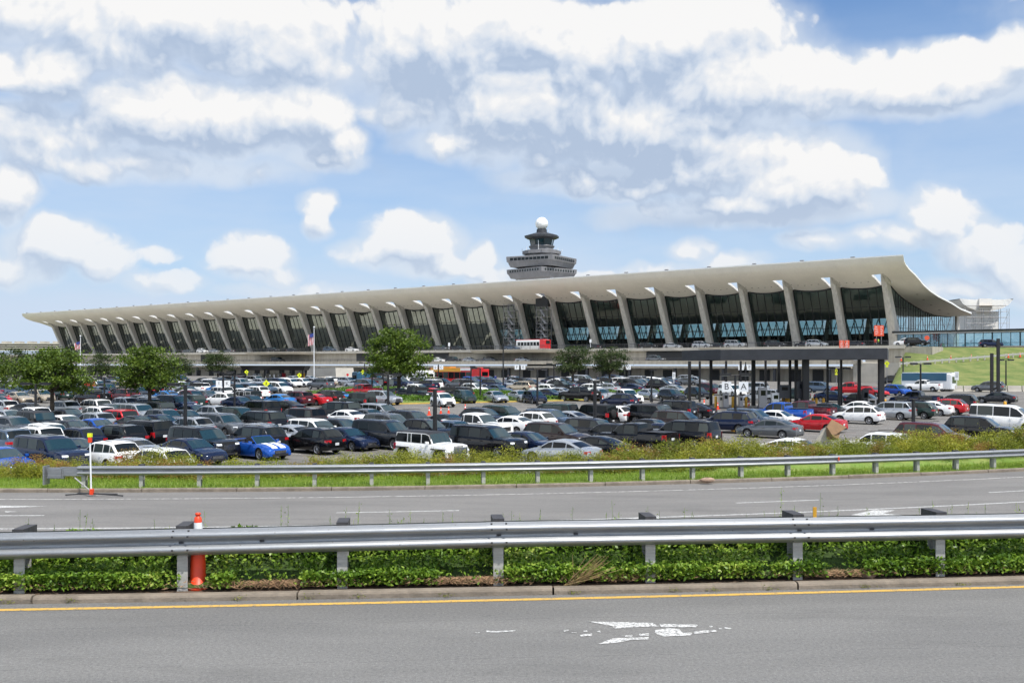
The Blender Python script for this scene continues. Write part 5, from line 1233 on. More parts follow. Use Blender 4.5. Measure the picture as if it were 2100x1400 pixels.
# the far banks: stalls across the rows, filled like the photo (dark cars dominate, white and silver next)
rnd = random.Random(99)
PAL = ['black'] * 4 + ['charcoal'] * 3 + ['grey'] * 5 + ['silver'] * 8 + ['white'] * 8 + ['navy'] * 3 + ['slate'] * 5 + ['blue', 'red', 'maroon', 'green', 'brown', 'beige', 'skyblue']
KND = [S] * 7 + [X_] * 7 + [SU] * 5 + [BS, MV, PU]
def ab(x, y): return x * UX + y * UY, -x * UY + y * UX
def xy(a, b_): return a * UX - b_ * UY, a * UY + b_ * UX
def clash(x, y, m=2.5):
    a, b_ = ab(x, y)
    for c in CARS:
        a2, b2 = ab(c['x'], c['y'])
        if abs(a - a2) < 5.3 and abs(b_ - b2) < m: return True
    return False
FAR = []
k = 0
for ai in range(-40, 24):
    a = -55 + ai * 8.35 + (0 if ai % 2 else 2.6); 
    for bi in range(120):
        b_ = 30 + bi * 2.75 + (k * .37 % 1); x, y = xy(a, b_)
        if not (66 < y < 214): continue
        px_ = 1050 + FPX * x / y; py_ = 718 + 14320 / y
        if px_ < -30 or px_ > 1440: continue
        island = (600 < px_ < 1480 and 800 < py_ < 850 - (px_ - 600) * .012) 
        if island or (px_ > 1380 and py_ > 790): continue
        if py_ > 870 and px_ > 360: continue
        if py_ > 805 and px_ > 700: continue
        aisle = (ai % 3 == 0 and py_ > 800 and px_ > 350)
        if rnd.random() < (.12 if py_ < 830 else .25): continue
        FAR.append((y, x, a, b_, ai))
rnd.shuffle(FAR)
for (y, x, a, b_, ai) in FAR:
    if len(CARS) >= 330: break
    if clash(x, y): continue
    kd = rnd.choice(KND); add_car(0, 0, kd, rnd.choice(PAL), 'R' if ai % 2 else 'L', pos=(x, y))
# cars on the upper and middle roadways
def s_at(px, t): return s_of(px, t)
for (px_, t_, kd, c_, d_) in [(1858, -13.2, SU, 'white', 'L'), (1880, -15.5, SU, 'black', 'R'), (1508, -12, BS, 'silver', 'R'), (1590, -12, SU, 'charcoal', 'R'), (1440, -12, SU, 'silver', 'R'), (1470, -9, S, 'charcoal', 'R'), (1675, -12, SU, 'silver', 'R'), (1650, -9, X_, 'charcoal', 'L'), (1380, -12, S, 'silver', 'R'), (1330, -10, SU, 'black', 'R'),
          (1215, -12, S, 'charcoal', 'L'), (940, -12, S, 'charcoal', 'R'), (905, -11, SU, 'grey', 'R'), (676, -12, SU, 'slate', 'R'), (722, -12, S, 'white', 'R'), (600, -12, S, 'charcoal', 'R'), (560, -12, SU, 'black', 'R'), (470, -12, S, 'grey', 'L'), (440, -12, S, 'silver', 'R'), (415, -12, SU, 'white', 'R'), (385, -12, S, 'grey', 'R'), (1050, -13, S, 'slate', 'R'), (1750, -9, S, 'charcoal', 'L')]:
    s = s_at(px_, t_); p = B(s, t_, Bdeck(s)); add_car(0, 0, kd, c_, d_, pos=p, zone='upper')
for (px_, t_, kd, c_, d_) in [(1074, -21, S, 'silver', 'R'), (1345, -21, SU, 'grey', 'R'), (930, -21, SU, 'charcoal', 'R'), (965, -21, S, 'silver', 'R'), (900, -21, S, 'white', 'R'), (1005, -21, X_, 'grey', 'R'), (570, -21, BS, 'black', 'R'), (1425, -21, S, 'black', 'L'), (1560, -21, SU, 'grey', 'R')]:
    s = s_at(px_, t_); p = B(s, t_, Zm(s)); add_car(0, 0, kd, c_, d_, pos=p, zone='middle')
add_car(0, 0, SU, 'navy', (.98, -.2), pos=((2032 - 1050) / FPX * 233, 233, CZ + 5.09), zone='upper')
# push apart any that overlap (stall grid axes)
for it in range(60):
    moved = 0
    for i in range(len(CARS)):
        ci = CARS[i]
        if ci['zone'] != 'lot': continue
        for j in range(i + 1, len(CARS)):
            cj = CARS[j]
            if cj['zone'] != 'lot': continue
            if abs(ci['x'] - cj['x']) > 7 or abs(ci['y'] - cj['y']) > 7: continue
            ai, bi = ab(ci['x'], ci['y']); aj, bj = ab(cj['x'], cj['y'])
            def ext2(c):
                V = VT[c['kind']]; hx, hy = c['h']; ca, cb2 = ab(hx, hy); return abs(ca) * V['L'] / 2 + abs(cb2) * V['W'] / 2, abs(cb2) * V['L'] / 2 + abs(ca) * V['W'] / 2
            (ea, eb), (fa, fb) = ext2(ci), ext2(cj)
            sh = .86 if 'F' in (ci['d'], cj['d']) else 1.0
            oa = (ea + fa) * sh + .12 - abs(ai - aj); ob = (eb + fb) * sh + .22 - abs(bi - bj)
            if oa > 0 and ob > 0:
                moved += 1; wi, wj = (.15, .85) if ci['y'] < cj['y'] else (.85, .15)
                if oa < ob: s_ = (1 if ai > aj else -1) * oa * .7; ai += s_ * wi; aj -= s_ * wj
                else: s_ = (1 if bi > bj else -1) * ob * .7; bi += s_ * wi; bj -= s_ * wj
                ci['x'], ci['y'] = xy(ai, bi); cj['x'], cj['y'] = xy(aj, bj)
    if not moved: break
print('cars', len(CARS), 'iterations', it, 'unresolved', moved)
# parking stalls painted where the near cars stand
def stalls(name, a0, b0, n, ln=5.0, step=2.75):
    mk = MB()
    for k in range(n):
        b_ = b0 + k * step; P = [xy(a0, b_ - .05), xy(a0 + ln, b_ - .05), xy(a0 + ln, b_ + .05), xy(a0, b_ + .05)]
        mk.add([(x, y, lotz(y) + .006) for x, y in P], [(0, 1, 2, 3)])
    tag(mk.build(name, 'line_white'), kind='structure')
stalls('parking_bay_lines', -57.0, 33.5, 18); stalls('parking_bay_lines', -45.6, 40, 14); stalls('parking_bay_lines', -40.4, 44, 12); stalls('parking_bay_lines', -36.2, 66, 24); stalls('parking_bay_lines', -30.8, 66, 24); stalls('parking_bay_lines', -20, 78, 20)
stalls('parking_bay_lines', -71, 30, 26); stalls('parking_bay_lines', -87, 30, 30)
# place them
CLS = {'white': 'white', 'black': 'black', 'charcoal': 'dark grey', 'grey': 'grey', 'silver': 'silver', 'navy': 'navy', 'blue': 'bright blue', 'red': 'red', 'maroon': 'maroon', 'brown': 'brown', 'green': 'dark green', 'beige': 'beige', 'skyblue': 'sky blue', 'slate': 'slate blue'}
CAT = {'sedan': 'sedan', 'coupe': 'coupe', 'crossover': 'crossover', 'suv': 'SUV', 'large SUV': 'large SUV', 'pickup': 'pickup truck', 'minivan': 'minivan', 'van': 'passenger van', 'off-roader': 'off-roader', 'convertible': 'convertible'}
used_proto = set(); 
for c in CARS:
    pxn = c['y'] < 150 and c['zone'] == 'lot'; key = (c['kind'], 1 if pxn else 0)
    root, km = proto(*key)
    if key in used_proto: o = copy_tree(root, None, km)
    else: used_proto.add(key); o = root
    c['o'] = o; z = c['z'] if c['z'] is not None else lotz(c['y'])
    hx, hy = c['h']; n = Vector((0, -.019, 1)).normalized() if c['zone'] == 'lot' else Vector((0, 0, 1))
    f = Vector((hx, hy, 0)); f = (f - n * f.dot(n)).normalized(); l_ = n.cross(f)
    M = Matrix((f, l_, n)).transposed(); rz = random.gauss(0, .02) if c['zone'] == 'lot' else 0
    o.rotation_euler = (M @ Matrix.Rotation(rz, 3, 'Z')).to_euler(); o.location = (c['x'], c['y'], z + .005)
bpy.context.view_layer.update()
ch = {}
for o in bpy.data.objects:
    if o.parent: ch.setdefault(o.parent, []).append(o)
for c in CARS:
    for k_ in ch.get(c['o'], []):
        base = k_.name.split('.')[0]
        if base in ('body', 'side_mirror', 'windscreen_frame'):
            k_.material_slots[0].link = 'OBJECT'; k_.material_slots[0].material = PAINT[c['col']]
    c['px'] = 1050 + FPX * c['x'] / c['y']; c['py'] = HOR - FPX * ((c['z'] if c['z'] is not None else lotz(c['y'])) - CZ) / c['y']
# bonnet stripes of the blue convertible
cv = [c for c in CARS if c['kind'] == 'convertible'][0]['o']
for sy in (-.30, .30):
    b = MB(); b.grid([[(x, sy + w, lerp_tab(VT['convertible']['top'], x) + .0475 - .012 * abs(sy + w) ) for w in (-.20, -.1, 0, .1, .20)] for x in (1.05, 1.3, 1.6, 1.85, 2.1, 2.25)], 0, True, True); b.build('bonnet_stripe', 'white_paint', cv)
for c in CARS:
    if c['kind'] == 'off-roader' and c['col'] == 'white' and c['y'] < 80:
        for k in range(7):
            b = MB(); b.box((2.155, -.33 + .11 * k, .98), (.02, .05, .30)); b.build('grille_slot', 'trim', c['o'])
# ================================================================== TREES
def tree_meshes(seed, Hc, W, H, m, n_leaf, trunk_h, spread=.9):
    """crown from leaf clumps on limbs; returns trunk mesh, crown mesh. H total height, W crown width, Hc crown base height"""
    rn = random.Random(seed); tb_ = MB(); cb_ = MB(); R0 = W / 2; ch_ = H - Hc
    tips = []
    tb_.tube((0, 0, -.1), (0, 0, trunk_h), W * .035, W * .026, 8)
    for k in range(11):
        a = 2.4 * k + rn.uniform(-.3, .3); f = .35 + .6 * (k / 10); base = Vector((0, 0, trunk_h * (.85 + .15 * rn.random())))
        tip = Vector((math.cos(a) * R0 * spread * (1.05 - .6 * f) , math.sin(a) * R0 * spread * (1.05 - .6 * f), Hc + ch_ * (.18 + .68 * f)))
        mid = base.lerp(tip, .5) + Vector((rn.gauss(0, .2), rn.gauss(0, .2), .25)); tb_.tube(base, mid, W * .016, W * .010, 6); tb_.tube(mid, tip, W * .010, W * .004, 5)
        for j in range(4):
            q = mid.lerp(tip, .3 + .2 * j) + Vector((rn.gauss(0, .14 * W), rn.gauss(0, .14 * W), rn.gauss(.1, .05 * W))); tb_.tube(mid.lerp(tip, .2 + .2 * j), q, W * .005, W * .002, 4)
    # clumps spread over an uneven dome
    clumps = []
    for k in range(78):
        u = rn.uniform(-.75, 1); a = rn.uniform(0, 2 * math.pi); rr = rn.random() ** .33
        s = math.sqrt(max(0, 1 - u * u)); lob = 1 + .15 * math.sin(3 * a + seed) + .10 * math.sin(5 * a + 2 * seed + 3 * u)
        zc = Hc + ch_ * (.42 + .55 * u * rr) if u > 0 else Hc + ch_ * (.42 + .40 * u * rr)
        clumps.append((Vector((R0 * .90 * s * rr * lob * math.cos(a), R0 * .90 * s * rr * lob * math.sin(a), zc)), W * rn.uniform(.05, .105)))
    for k in range(n_leaf):
        c, r = rn.choice(clumps); p = c + Vector((rn.gauss(0, r), rn.gauss(0, r), rn.gauss(0, r * .45)))
        leaf(cb_, p, W * rn.uniform(.013, .026), rn, 0, .7, .75)
    return tb_.mesh('trunk', 'bark'), cb_.mesh('crown', m)
def tree(px, base_py, W_px, top_py, seed, m, label, crown_low_py, kind='tree', n=9000, rows=None):
    X, Y, z = on_lot(px, base_py); sc = Y / FPX; H = (base_py - top_py) * sc; W = W_px * sc; Hc = (base_py - crown_low_py) * sc
    tr, cr = tree_meshes(seed, Hc, W, H, m, n, Hc * 1.15 + H * .05)
    t = empty(kind, (X, Y, z)); tag(t, label, 'tree', 'trees in the car park'); link('trunk', tr, t); link('crown', cr, t); return t
tree(107, 858, 150, 713, 1, 'leaf_tree', 'broad bright green tree, second crown from the left edge, among the parked cars', 815, n=12000)
tree(307, 850, 132, 703, 2, 'leaf_tree', 'bright green spreading tree right of the broad tree among the parked cars', 812, n=11000)
tree(818, 815, 132, 667, 3, 'leaf_tree', 'tall dense round green tree standing alone on the grassy kerbed island', 785, n=14000)
tree(-18, 858, 85, 718, 4, 'leaf_tree', 'green tree cut off by the left edge of the photo', 800, n=6000)
tree(30, 800, 90, 712, 5, 'leaf_tree_dark', 'dark olive tree in the back at the far left, behind the leftmost crowns', 785, n=6000)
tree(208, 792, 66, 724, 6, 'leaf_tree_dark', 'dark olive tree showing between the two bright green trees on the left', 776, n=5000)
tree(368, 790, 62, 722, 7, 'leaf_tree_dark', 'dark tree partly behind the right side of the second bright green tree', 772, n=5000)
tree(447, 788, 66, 718, 8, 'leaf_tree_dark', 'small dark round tree standing just left of the black canopy', 768, n=5000)
tree(1175, 798, 82, 705, 9, 'leaf_tree_dark', 'left of the pair of small dark trees right of the red and white bus', 772, n=6500)
tree(1250, 796, 80, 704, 10, 'leaf_tree_dark', 'right of the pair of small dark trees, beside the lettered white signs', 772, n=6500)
# ================================================================== PLANTED ISLAND
b = MB(); pts = [on_lot(x, y) for x, y in [(596, 826), (680, 829), (800, 829), (960, 826), (1150, 822), (1320, 818), (1462, 811), (1466, 806), (1330, 806), (1150, 808), (960, 809), (850, 806), (790, 802), (700, 804), (620, 815)]]
ins = []
cx_, cy_ = sum(p[0] for p in pts) / len(pts), sum(p[1] for p in pts) / len(pts)
isl = empty('planted_island', (0, 0, 0)); tag(isl, 'long planted island with yellow kerb running across the car park under the lone tree', 'traffic island')
n = len(pts); zk = .16
lower = [(x, y, z - .02) for x, y, z in pts]; upper = [(x, y, z + zk) for x, y, z in pts]
b.add(lower + upper, [(i, (i + 1) % n, n + (i + 1) % n, n + i) for i in range(n)][::1], 0); b.build('yellow_kerb', 'kerb_yellow', isl); b = MB(); b.add(upper, [tuple(range(n))], 0); b.build('planting_bed', 'grass_ground', isl)
rnd = random.Random(31); b = MB()
def inside(x, y, P):
    c = False; j = len(P) - 1
    for i in range(len(P)):
        if (P[i][1] > y) != (P[j][1] > y) and x < (P[j][0] - P[i][0]) * (y - P[i][1]) / (P[j][1] - P[i][1]) + P[i][0]: c = not c
        j = i
    return c
x0, x1 = min(p[0] for p in pts), max(p[0] for p in pts); y0, y1 = min(p[1] for p in pts), max(p[1] for p in pts); cnt = 0
while cnt < 42000:
    x, y = rnd.uniform(x0, x1), rnd.uniform(y0, y1)
    if not inside(x, y, pts) or not inside(x, y - .9, pts): continue
    cnt += 1; hh = .75 if x < -2 else .5; leaf(b, (x, y, lotz(y) + .15 + hh * rnd.random() ** .5 * (1 + .25 * mnoise.noise(Vector((x * .6, y * .4, 1))))), rnd.uniform(.09, .17), rnd, 0, .6, .7)
tag(b.build('low_hedge', 'leaf_hedge', isl), kind='stuff')
# ================================================================== LAMP POSTS
def lamp_post(px, base_py, top_py, label, head='double', r=.075, base=None):
    X, Y, z = on_lot(px, base_py); H = (base_py - top_py) * Y / FPX; t = empty('lamp_post', (X, Y, z), random.uniform(-.15, .15)); tag(t, label, 'lamp post', 'lamp posts in the car park')
    b = MB(); b.tube((0, 0, .0), (0, 0, H - .2), r * 1.15, r * .9, 8); b.box((0, 0, .12), (.34, .34, .24)); b.build('pole', 'black_metal', t)
    if head == 'double':
        b = MB(); b.tube((-.9, 0, H - .2), (.9, 0, H - .2), .035, None, 5); b.build('arm', 'black_metal', t)
        for sx in (-.82, .82): b = MB(); b.box((sx, 0, H - .14), (.86, .50, .22)); b.box((sx, 0, H - .26), (.6, .3, .03), 1); b.build('lamp_head', ['black_metal', 'lamp_clear'], t)
    elif head == 'single':
        b = MB(); b.box((.25, 0, H - .10), (.85, .45, .18)); b.build('lamp_head', 'black_metal', t)
    if base == 'yellow': b = MB(); b.lathe([(.36, 0), (.36, 1.0), (.30, 1.05), (.0, 1.05)], 16); b.build('base_guard', 'yellow_post', t)
    return t
for a in [(73, 872, 783, 'black twin-headed lamp post below the broad green tree at the far left'), (214, 832, 770, 'black twin-headed lamp post between the two bright green trees on the left'),
          (380, 902, 784, 'black twin-headed lamp post closest to the bright blue convertible'), (458, 832, 760, 'shorter of two black lamp posts standing together left of the yellow diamond sign'),
          (481, 846, 765, 'taller of two black lamp posts standing together left of the yellow diamond sign'), (796, 866, 764, 'black lamp post left of the white pickup, below the lone tree'),
          (785, 812, 758, 'black lamp post partly hidden behind the post below the lone tree'), (892, 934, 792, 'tall black lamp post rising from the white off-roader'),
          (1102, 832, 754, 'slim black lamp post behind the planted island, left of the small dark trees'), (1136, 802, 744, 'thin black lamp post at the left side of the small dark trees'),
          (1220, 896, 775, 'black twin-headed lamp post among the dark cars right of the silver sedan'), (1336, 824, 757, 'black post between the planted island and the small dark trees'),
          (985, 822, 752, 'black lamp post right of the articulated bus'), (966, 808, 750, 'black lamp post left end of articulated bus, in the back'), (748, 780, 742, 'small black lamp post beside the blue van at the back'),
          (763, 812, 756, 'thin black pole in front of the blue van'), (1720, 842, 752, 'black lamp post right of the toll lanes by the maroon pickup'), (1873, 906, 812, 'black lamp post standing in front of the maroon SUV near the shrubs'),
          (1888, 828, 743, 'black twin-headed lamp post in front of the blue bus'), (1852, 800, 730, 'black lamp post left of the blue bus on the grass edge'), (2063, 800, 736, 'black lamp post on the grass at the far right'),
          (1032, 800, 704, 'thin tall black pole between the red bus and the scaffolding')]:
    lamp_post(a[0], a[1], a[2], a[3], 'single' if a[0] in (763, 1032, 1336, 966) else 'double', r=.135 if a[1] > 890 else .115)
t = lamp_post(1508, 884, 764, 'black lamp post on a yellow concrete base carrying the white B and A signs', 'double', .10, 'yellow')
for k_, (px_, label) in enumerate(((2034, 'left one of the two thick black posts standing close together at the right'), (2047, 'right one of the two thick black posts standing close together at the right'))):
    X, Y, z = on_lot(px_, 824); t = empty('gantry_post', (X, Y, z)); tag(t, label, 'post', 'pair of thick black posts'); b = MB(); H = (824 - 724 + (30 if k_ else 0)) * Y / FPX; b.box((0, 0, H / 2), (.33, .33, H)); b.build('shaft', 'black_metal', t); b = MB(); b.box((0, 0, .15), (.8, .8, .3)); b.build('footing', 'concrete_pale', t)
# ================================================================== SIGNS
def face_cam(o): o.rotation_euler = (0, 0, math.atan2(-o.location.x, o.location.y) * .9)
def plate_sign(px, py_c, Y, w_px, h_px, ch, label, grp, m='sign_white', name='letter_sign', tilt=0, cm='sign_black'):
    x, y, z = at(px, py_c, Y); t = empty(name, (x, y, z)); tag(t, label, 'sign', grp); face_cam(t); s = Y / FPX; w, h = w_px * s, h_px * s
    b = MB(); b.box((0, 0, 0), (w, .05, h), 0); b.build('board', m, t)
    if ch:
        me = text_mesh(ch, h * .85, 'lettering'); me.materials.append(MATS[cm]); o = link('lettering', me, t); o.rotation_euler = (R(90), 0, 0); o.location = (0, -.032, 0)
    return t
G1 = 'white aisle letter signs'
for a in [(1490, 793, 100, 19, 21, 'B', 'large white square sign reading B, left side of the lamp post on the yellow base'), (1525, 793, 100, 19, 21, 'A', 'large white square sign reading A, right side of the lamp post on the yellow base'),
          (1520, 753, 178, 11, 11, 'F', 'small white sign reading F under the black toll canopy'), (1537, 753, 178, 10, 11, 'E', 'small white sign reading E under the black toll canopy'),
          (1273, 753, 195, 9, 9, 'H', 'small rounded white sign just right of the small dark trees'), (1289, 753, 195, 9, 9, 'G', 'small white sign reading G right of the small dark trees'),
          (1060, 753, 190, 9, 9, 'F', 'small white sign reading F above the waiting people right of the articulated bus'), (1073, 753, 190, 9, 9, 'E', 'small white sign reading E above the waiting people'),
          (893, 753.5, 190, 8, 8, 'B', 'small white sign above the rear of the articulated bus, left one'), (905, 753.5, 190, 8, 8, 'C', 'small white sign above the rear of the articulated bus, right one'),
          (449, 786, 130, 12, 12, 'I', 'white letter sign left of the paired lamp posts'), (466, 786, 130, 12, 12, 'K', 'white letter sign between the paired lamp posts'),
          (781, 783, 150, 9, 11, '', 'blank white board left of the lamp post under the lone tree'), (803, 783, 150, 9, 12, '', 'blank white board right of the lamp post under the lone tree')]:
    plate_sign(*a, G1)
for (px_, y0_, y1_, Y_, lb) in [(1281, 751, 792, 195.3, 'black pole carrying the white G sign'), (1529, 742, 790, 178.3, 'black pole carrying the small F and E signs under the toll canopy'), (1066, 748, 792, 190.3, 'black pole carrying the F and E signs right of the articulated bus'), (899, 747, 790, 190.3, 'black pole carrying the signs above the rear of the articulated bus')]:
    b = MB(); x, y, z = at(px_, y0_, Y_); b.tube((0, 0, 0), (0, 0, lotz(Y_) - z), .10, None, 6); o = b.build('sign_pole', 'black_metal'); o.location = (x, y, z); tag(o, lb, 'pole')
def diamond(px, py, Y, s_px, base_py, label, narrow=1.0):
    x, y, z = at(px, py, Y); t = empty('warning_sign', (x, y, z)); tag(t, label, 'warning sign', 'yellow diamond warning signs'); face_cam(t); s = s_px * Y / FPX / 2
    b = MB(); q = [(0, -s), (s * narrow, 0), (0, s), (-s * narrow, 0)]; b.hexa([(a, .02, c) for a, c in q], [(a, -.02, c) for a, c in q]); b.build('diamond_board', 'yellow_sign', t)
    b = MB()       # walking figure symbol
    for P, Q, r_ in (((0, .42), (0, .40), .11), ((0, .28), (-.02, -.05), .08), ((-.02, -.05), (.16, -.42), .05), ((-.02, -.05), (-.18, -.40), .05), ((0, .2), (.2, .0), .04), ((0, .2), (-.2, .02), .04)):
        b.tube((P[0] * s, -.026, P[1] * s), (Q[0] * s, -.026, Q[1] * s), r_ * s, None, 6)
    b.build('pedestrian_symbol', 'sign_black', t)
    b = MB(); b.box((0, 0, -s * 1.15), (s * .9, .03, s * .5)); b.build('plaque', 'yellow_sign', t)
    zg = lotz(Y) if base_py is None else CZ + (HOR - base_py) / FPX * Y
    b = MB(); b.tube((0, .05, zg - z), (0, .05, s * .6), .04, None, 6); b.build('post', 'steel_tube', t)
for a in [(546, 786, 150, 15, None, 'largest yellow diamond pedestrian sign, right of the paired lamp posts'), (505.5, 762.5, 195, 9, None, 'small yellow diamond pedestrian sign under the left end of the black canopy'),
          (614, 769, 195, 10, None, 'small yellow diamond pedestrian sign at the right end of the black canopy'), (744, 762, 195, 8, None, 'small yellow diamond sign beside the blue van'),
          (1819, 745, 176, 11, None, 'yellow diamond pedestrian sign at the foot of the grass bank'), ]: diamond(*a)
diamond(1715, 760, 160, 12, None, 'narrow yellow diamond sign seen edge-on beside the lamp post right of the toll lanes', .45)
def orange_pair(pxs, py, h, Y, base, tags):
    for px_, lb in zip(pxs, tags):
        t = plate_sign(px_, py, Y, 9.5, h, '', lb, 'orange construction signs', 'sign_orange', 'construction_sign')
        b = MB(); s = Y / FPX; rn = random.Random(int(px_))
        for k in range(5):
            wv = rn.uniform(3, 6.5) * s; b.box((rn.uniform(-.8, .8) * s, -.03, (h * .36 - k * h * .17) * s), (wv, .012, .9 * s))
        b.build('faded_lettering', 'sign_white', t)
        b = MB(); b.tube((0, .08, -h * s / 2), (0, .08, -(base - py) * s), .06, None, 6); b.build('post', 'steel_tube', t)
orange_pair((1797.5, 1807.5), 678, 22, 232, 706, ('left board of the upper orange construction sign pair beside the last piers', 'right board of the upper orange construction sign pair beside the last piers'))
orange_pair((1726, 1737), 706, 17, 212, 720, ('left board of the lower orange construction sign pair above the black canopy', 'right board of the lower orange construction sign pair above the black canopy'))
for (px_, py_, Y_, lb) in ((1901, 692.5, 229, 'round orange sign standing before the glazed connector'), ):
    x, y, z = at(px_, py_, Y_); t = empty('round_sign', (x, y, z)); tag(t, lb, 'sign'); face_cam(t); b = MB(); b.tube((0, -.02, 0), (0, .02, 0), .5, None, 16); b.build('disc', 'sign_orange', t); b = MB(); b.tube((0, .05, -.3), (0, .05, -1.7), .04); b.build('post', 'steel_tube', t)
for (px_, py_, Y_, w_, h_, base_, lb) in ((1962, 770.5, 165, 8, 17, 796, 'tall white notice board on a post right of the blue bus'), (782, 799, 150, 7, 11, 822, 'small white information sign on a white post at the island end'), (921, 706, 250, 4, 7, 716, 'small white sign on the departures roadway left of the scaffolding'), (1211, 699, 245, 4, 7, 712, 'small white sign on the departures roadway above the dark trees'), (1382, 770, 190, 6, 14, 788, 'white vertical banner before the arrivals wall')):
    t = plate_sign(px_, py_, Y_, w_, h_, '', lb, None, name='notice_sign'); b = MB(); s = Y_ / FPX; b.tube((0, .06, 0), (0, .06, -(base_ - py_) * s), .05, None, 6); b.build('post', 'sign_white', t)
    if h_ > 10: b = MB(); [b.box((0, -.03, (h_ * (.3 - .15 * k)) * s), (w_ * .6 * s, .01, .9 * s)) for k in range(4)]; b.build('faded_lettering', 'steel_tube', t)
# ================================================================== FLAGPOLES
def flag(px, base_py, top_py, Y, fy0, fy1, label):
    x, y, zt = at(px, top_py, Y); zb = CZ + (HOR - base_py) / FPX * Y; t = empty('flagpole', (x, y, zb)); tag(t, label, 'flagpole', 'flagpoles'); H = zt - zb
    b = MB(); b.tube((0, 0, 0), (0, 0, H), .11, .06, 8); b.build('pole', 'sign_white', t); b = MB(); b.lathe([(0, -.18), (.15, -.08), (.18, 0), (.12, .12), (0, .18)], 10, 0, (0, 0, H + .1)); b.build('finial', 'sign_white', t)
    z0 = CZ + (HOR - fy0) / FPX * Y - zb; z1 = CZ + (HOR - fy1) / FPX * Y - zb; h = z0 - z1
    b = MB(); n = 13
    for k in range(n):         # a limp flag, folded, stripes running down
        rows = []
        for j in range(5):
            xx = lambda q: -.06 - q * .085
            w = .16 * math.sin(k * 1.3 + j * .5)
            rows.append([(xx(k) + .05 * math.sin(j), w, z0 - h * j / 4 - k * .03), (xx(k + 1) + .05 * math.sin(j), .16 * math.sin((k + 1) * 1.3 + j * .5), z0 - h * j / 4 - (k + 1) * .03)])
        b.grid(rows, 0 if k % 2 else 1, True)
    b.build('flag', ['flag_red', 'sign_white'], t); b = MB(); b.grid([[(-.06, -.17, z0 + .01), (-.8, -.17, z0 - .2)], [(-.06, -.17, z0 - h * .35), (-.8, -.17, z0 - h * .40)]]); b.build('flag_canton', 'flag_blue', t)
flag(644, 780, 672, 200, 683, 706, 'tall white flagpole with a limp red and white flag left of the lone tree')
flag(165, 790, 690, 210, 700, 715, 'white flagpole with a limp flag before the leftmost piers')
# ================================================================== TOLL PLAZA
tp = empty('toll_canopy', at(1610, 830, 118)); tag(tp, 'long flat black steel canopy on black posts over the car park exit lanes', 'canopy'); L_ = tp.location
ca = Vector(at(1478, 0, 118)); cb2 = Vector(at(1820, 0, 110)); cl = Vector(at(1398, 0, 124)); zt_ = CZ + 2.32; zb_ = CZ + 1.17
def tpp(v, z): return (v.x - L_.x, v.y - L_.y, z - L_.z)
back = Vector((.616, .788, 0)) * 9; b = MB()
far_l = cl + Vector((1, 4, 0)); far_r = cb2 + Vector((3.0, 8, 0))
b.hexa([tpp(ca, zb_), tpp(cb2, zb_), tpp(far_r, zb_), tpp(far_l, zb_)], [tpp(ca, zt_), tpp(cb2, zt_), tpp(far_r, zt_), tpp(far_l, zt_)]); b.hexa([tpp(cl, zb_), tpp(ca, zb_), tpp(far_l + Vector((4, 3, 0)), zb_), tpp(far_l, zb_)], [tpp(cl, zt_), tpp(ca, zt_), tpp(far_l + Vector((4, 3, 0)), zt_), tpp(far_l, zt_)]); b.build('fascia', 'dark_steel', tp)
b = MB(); b.hexa([tpp(ca, zt_), tpp(cb2, zt_), tpp(far_r, zt_), tpp(far_l, zt_)], [tpp(ca, zt_ + .07), tpp(cb2, zt_ + .07), tpp(far_r, zt_ + .07), tpp(far_l, zt_ + .07)]); b.build('roof_edge', 'concrete_pale', tp)
for (px_, by_, w_, Y_) in [(1414, 818, 7, 136), (1435, 817, 5, 135), (1458, 823, 7, 127), (1489, 818, 5, 130), (1519, 812, 5, 132), (1545, 806, 9, 124), (1570, 806, 5, 126), (1597, 806, 6, 124), (1620, 806, 6, 122), (1633, 806, 8, 121), (1652, 822, 15, 116), (1697, 806, 5, 120), (1725, 800, 5, 119), (1762, 812, 7, 116), (1807, 832, 13, 112)]:
    x, y, _ = at(px_, 0, Y_); s = Y_ / FPX; zb0_ = lotz(Y_); b = MB(); b.box((x - L_.x, y - L_.y, (zb0_ + zb_) / 2 - L_.z), (w_ * s * .8, w_ * s * .8, zb_ - zb0_)); b.build('post', 'black_metal', tp)
b = MB(); P = [at(1455, 0, 127), at(1812, 0, 111), at(1815, 0, 113), at(1458, 0, 130)]
for (a_, c_) in (((1462, 128), (1552, 121)), ((1560, 121), (1640, 117)), ((1662, 117), (1740, 114)), ((1758, 115), (1815, 112))):
    p, q = Vector(at(a_[0], 0, a_[1])), Vector(at(c_[0], 0, c_[1])); d = Vector((0, 1.1, 0)); isl2 = MB()
    isl2.hexa([(p.x, p.y, lotz(p.y) - .02), (q.x, q.y, lotz(q.y) - .02), (q.x, q.y + 1.1, lotz(q.y) - .02), (p.x, p.y + 1.1, lotz(p.y) - .02)], [(p.x, p.y, lotz(p.y) + .2), (q.x, q.y, lotz(q.y) + .2), (q.x, q.y + 1.1, lotz(q.y) + .2), (p.x, p.y + 1.1, lotz(p.y) + .2)])
    tag(isl2.build('toll_kerb', 'concrete_pale'), kind='structure')
BOL = [(1468, 'left of the white B sign'), (1503, 'under the white B sign'), (1505.5, 'touching its twin under the white B sign'), (1530, 'under the white A sign'), (1606, 'first in the cluster right of the silver minivan'), (1612, 'second in the cluster right of the silver minivan'), (1617, 'last in the cluster right of the silver minivan'),
       (1674, 'left of the blue-grey pay station'), (1667, 'near the thick canopy post'), (1689, 'beside the maroon pickup'), (1780, 'left of the rightmost canopy post'), (1815, 'right of the rightmost canopy post'), (2061, 'at the far right behind the thick paired posts')]
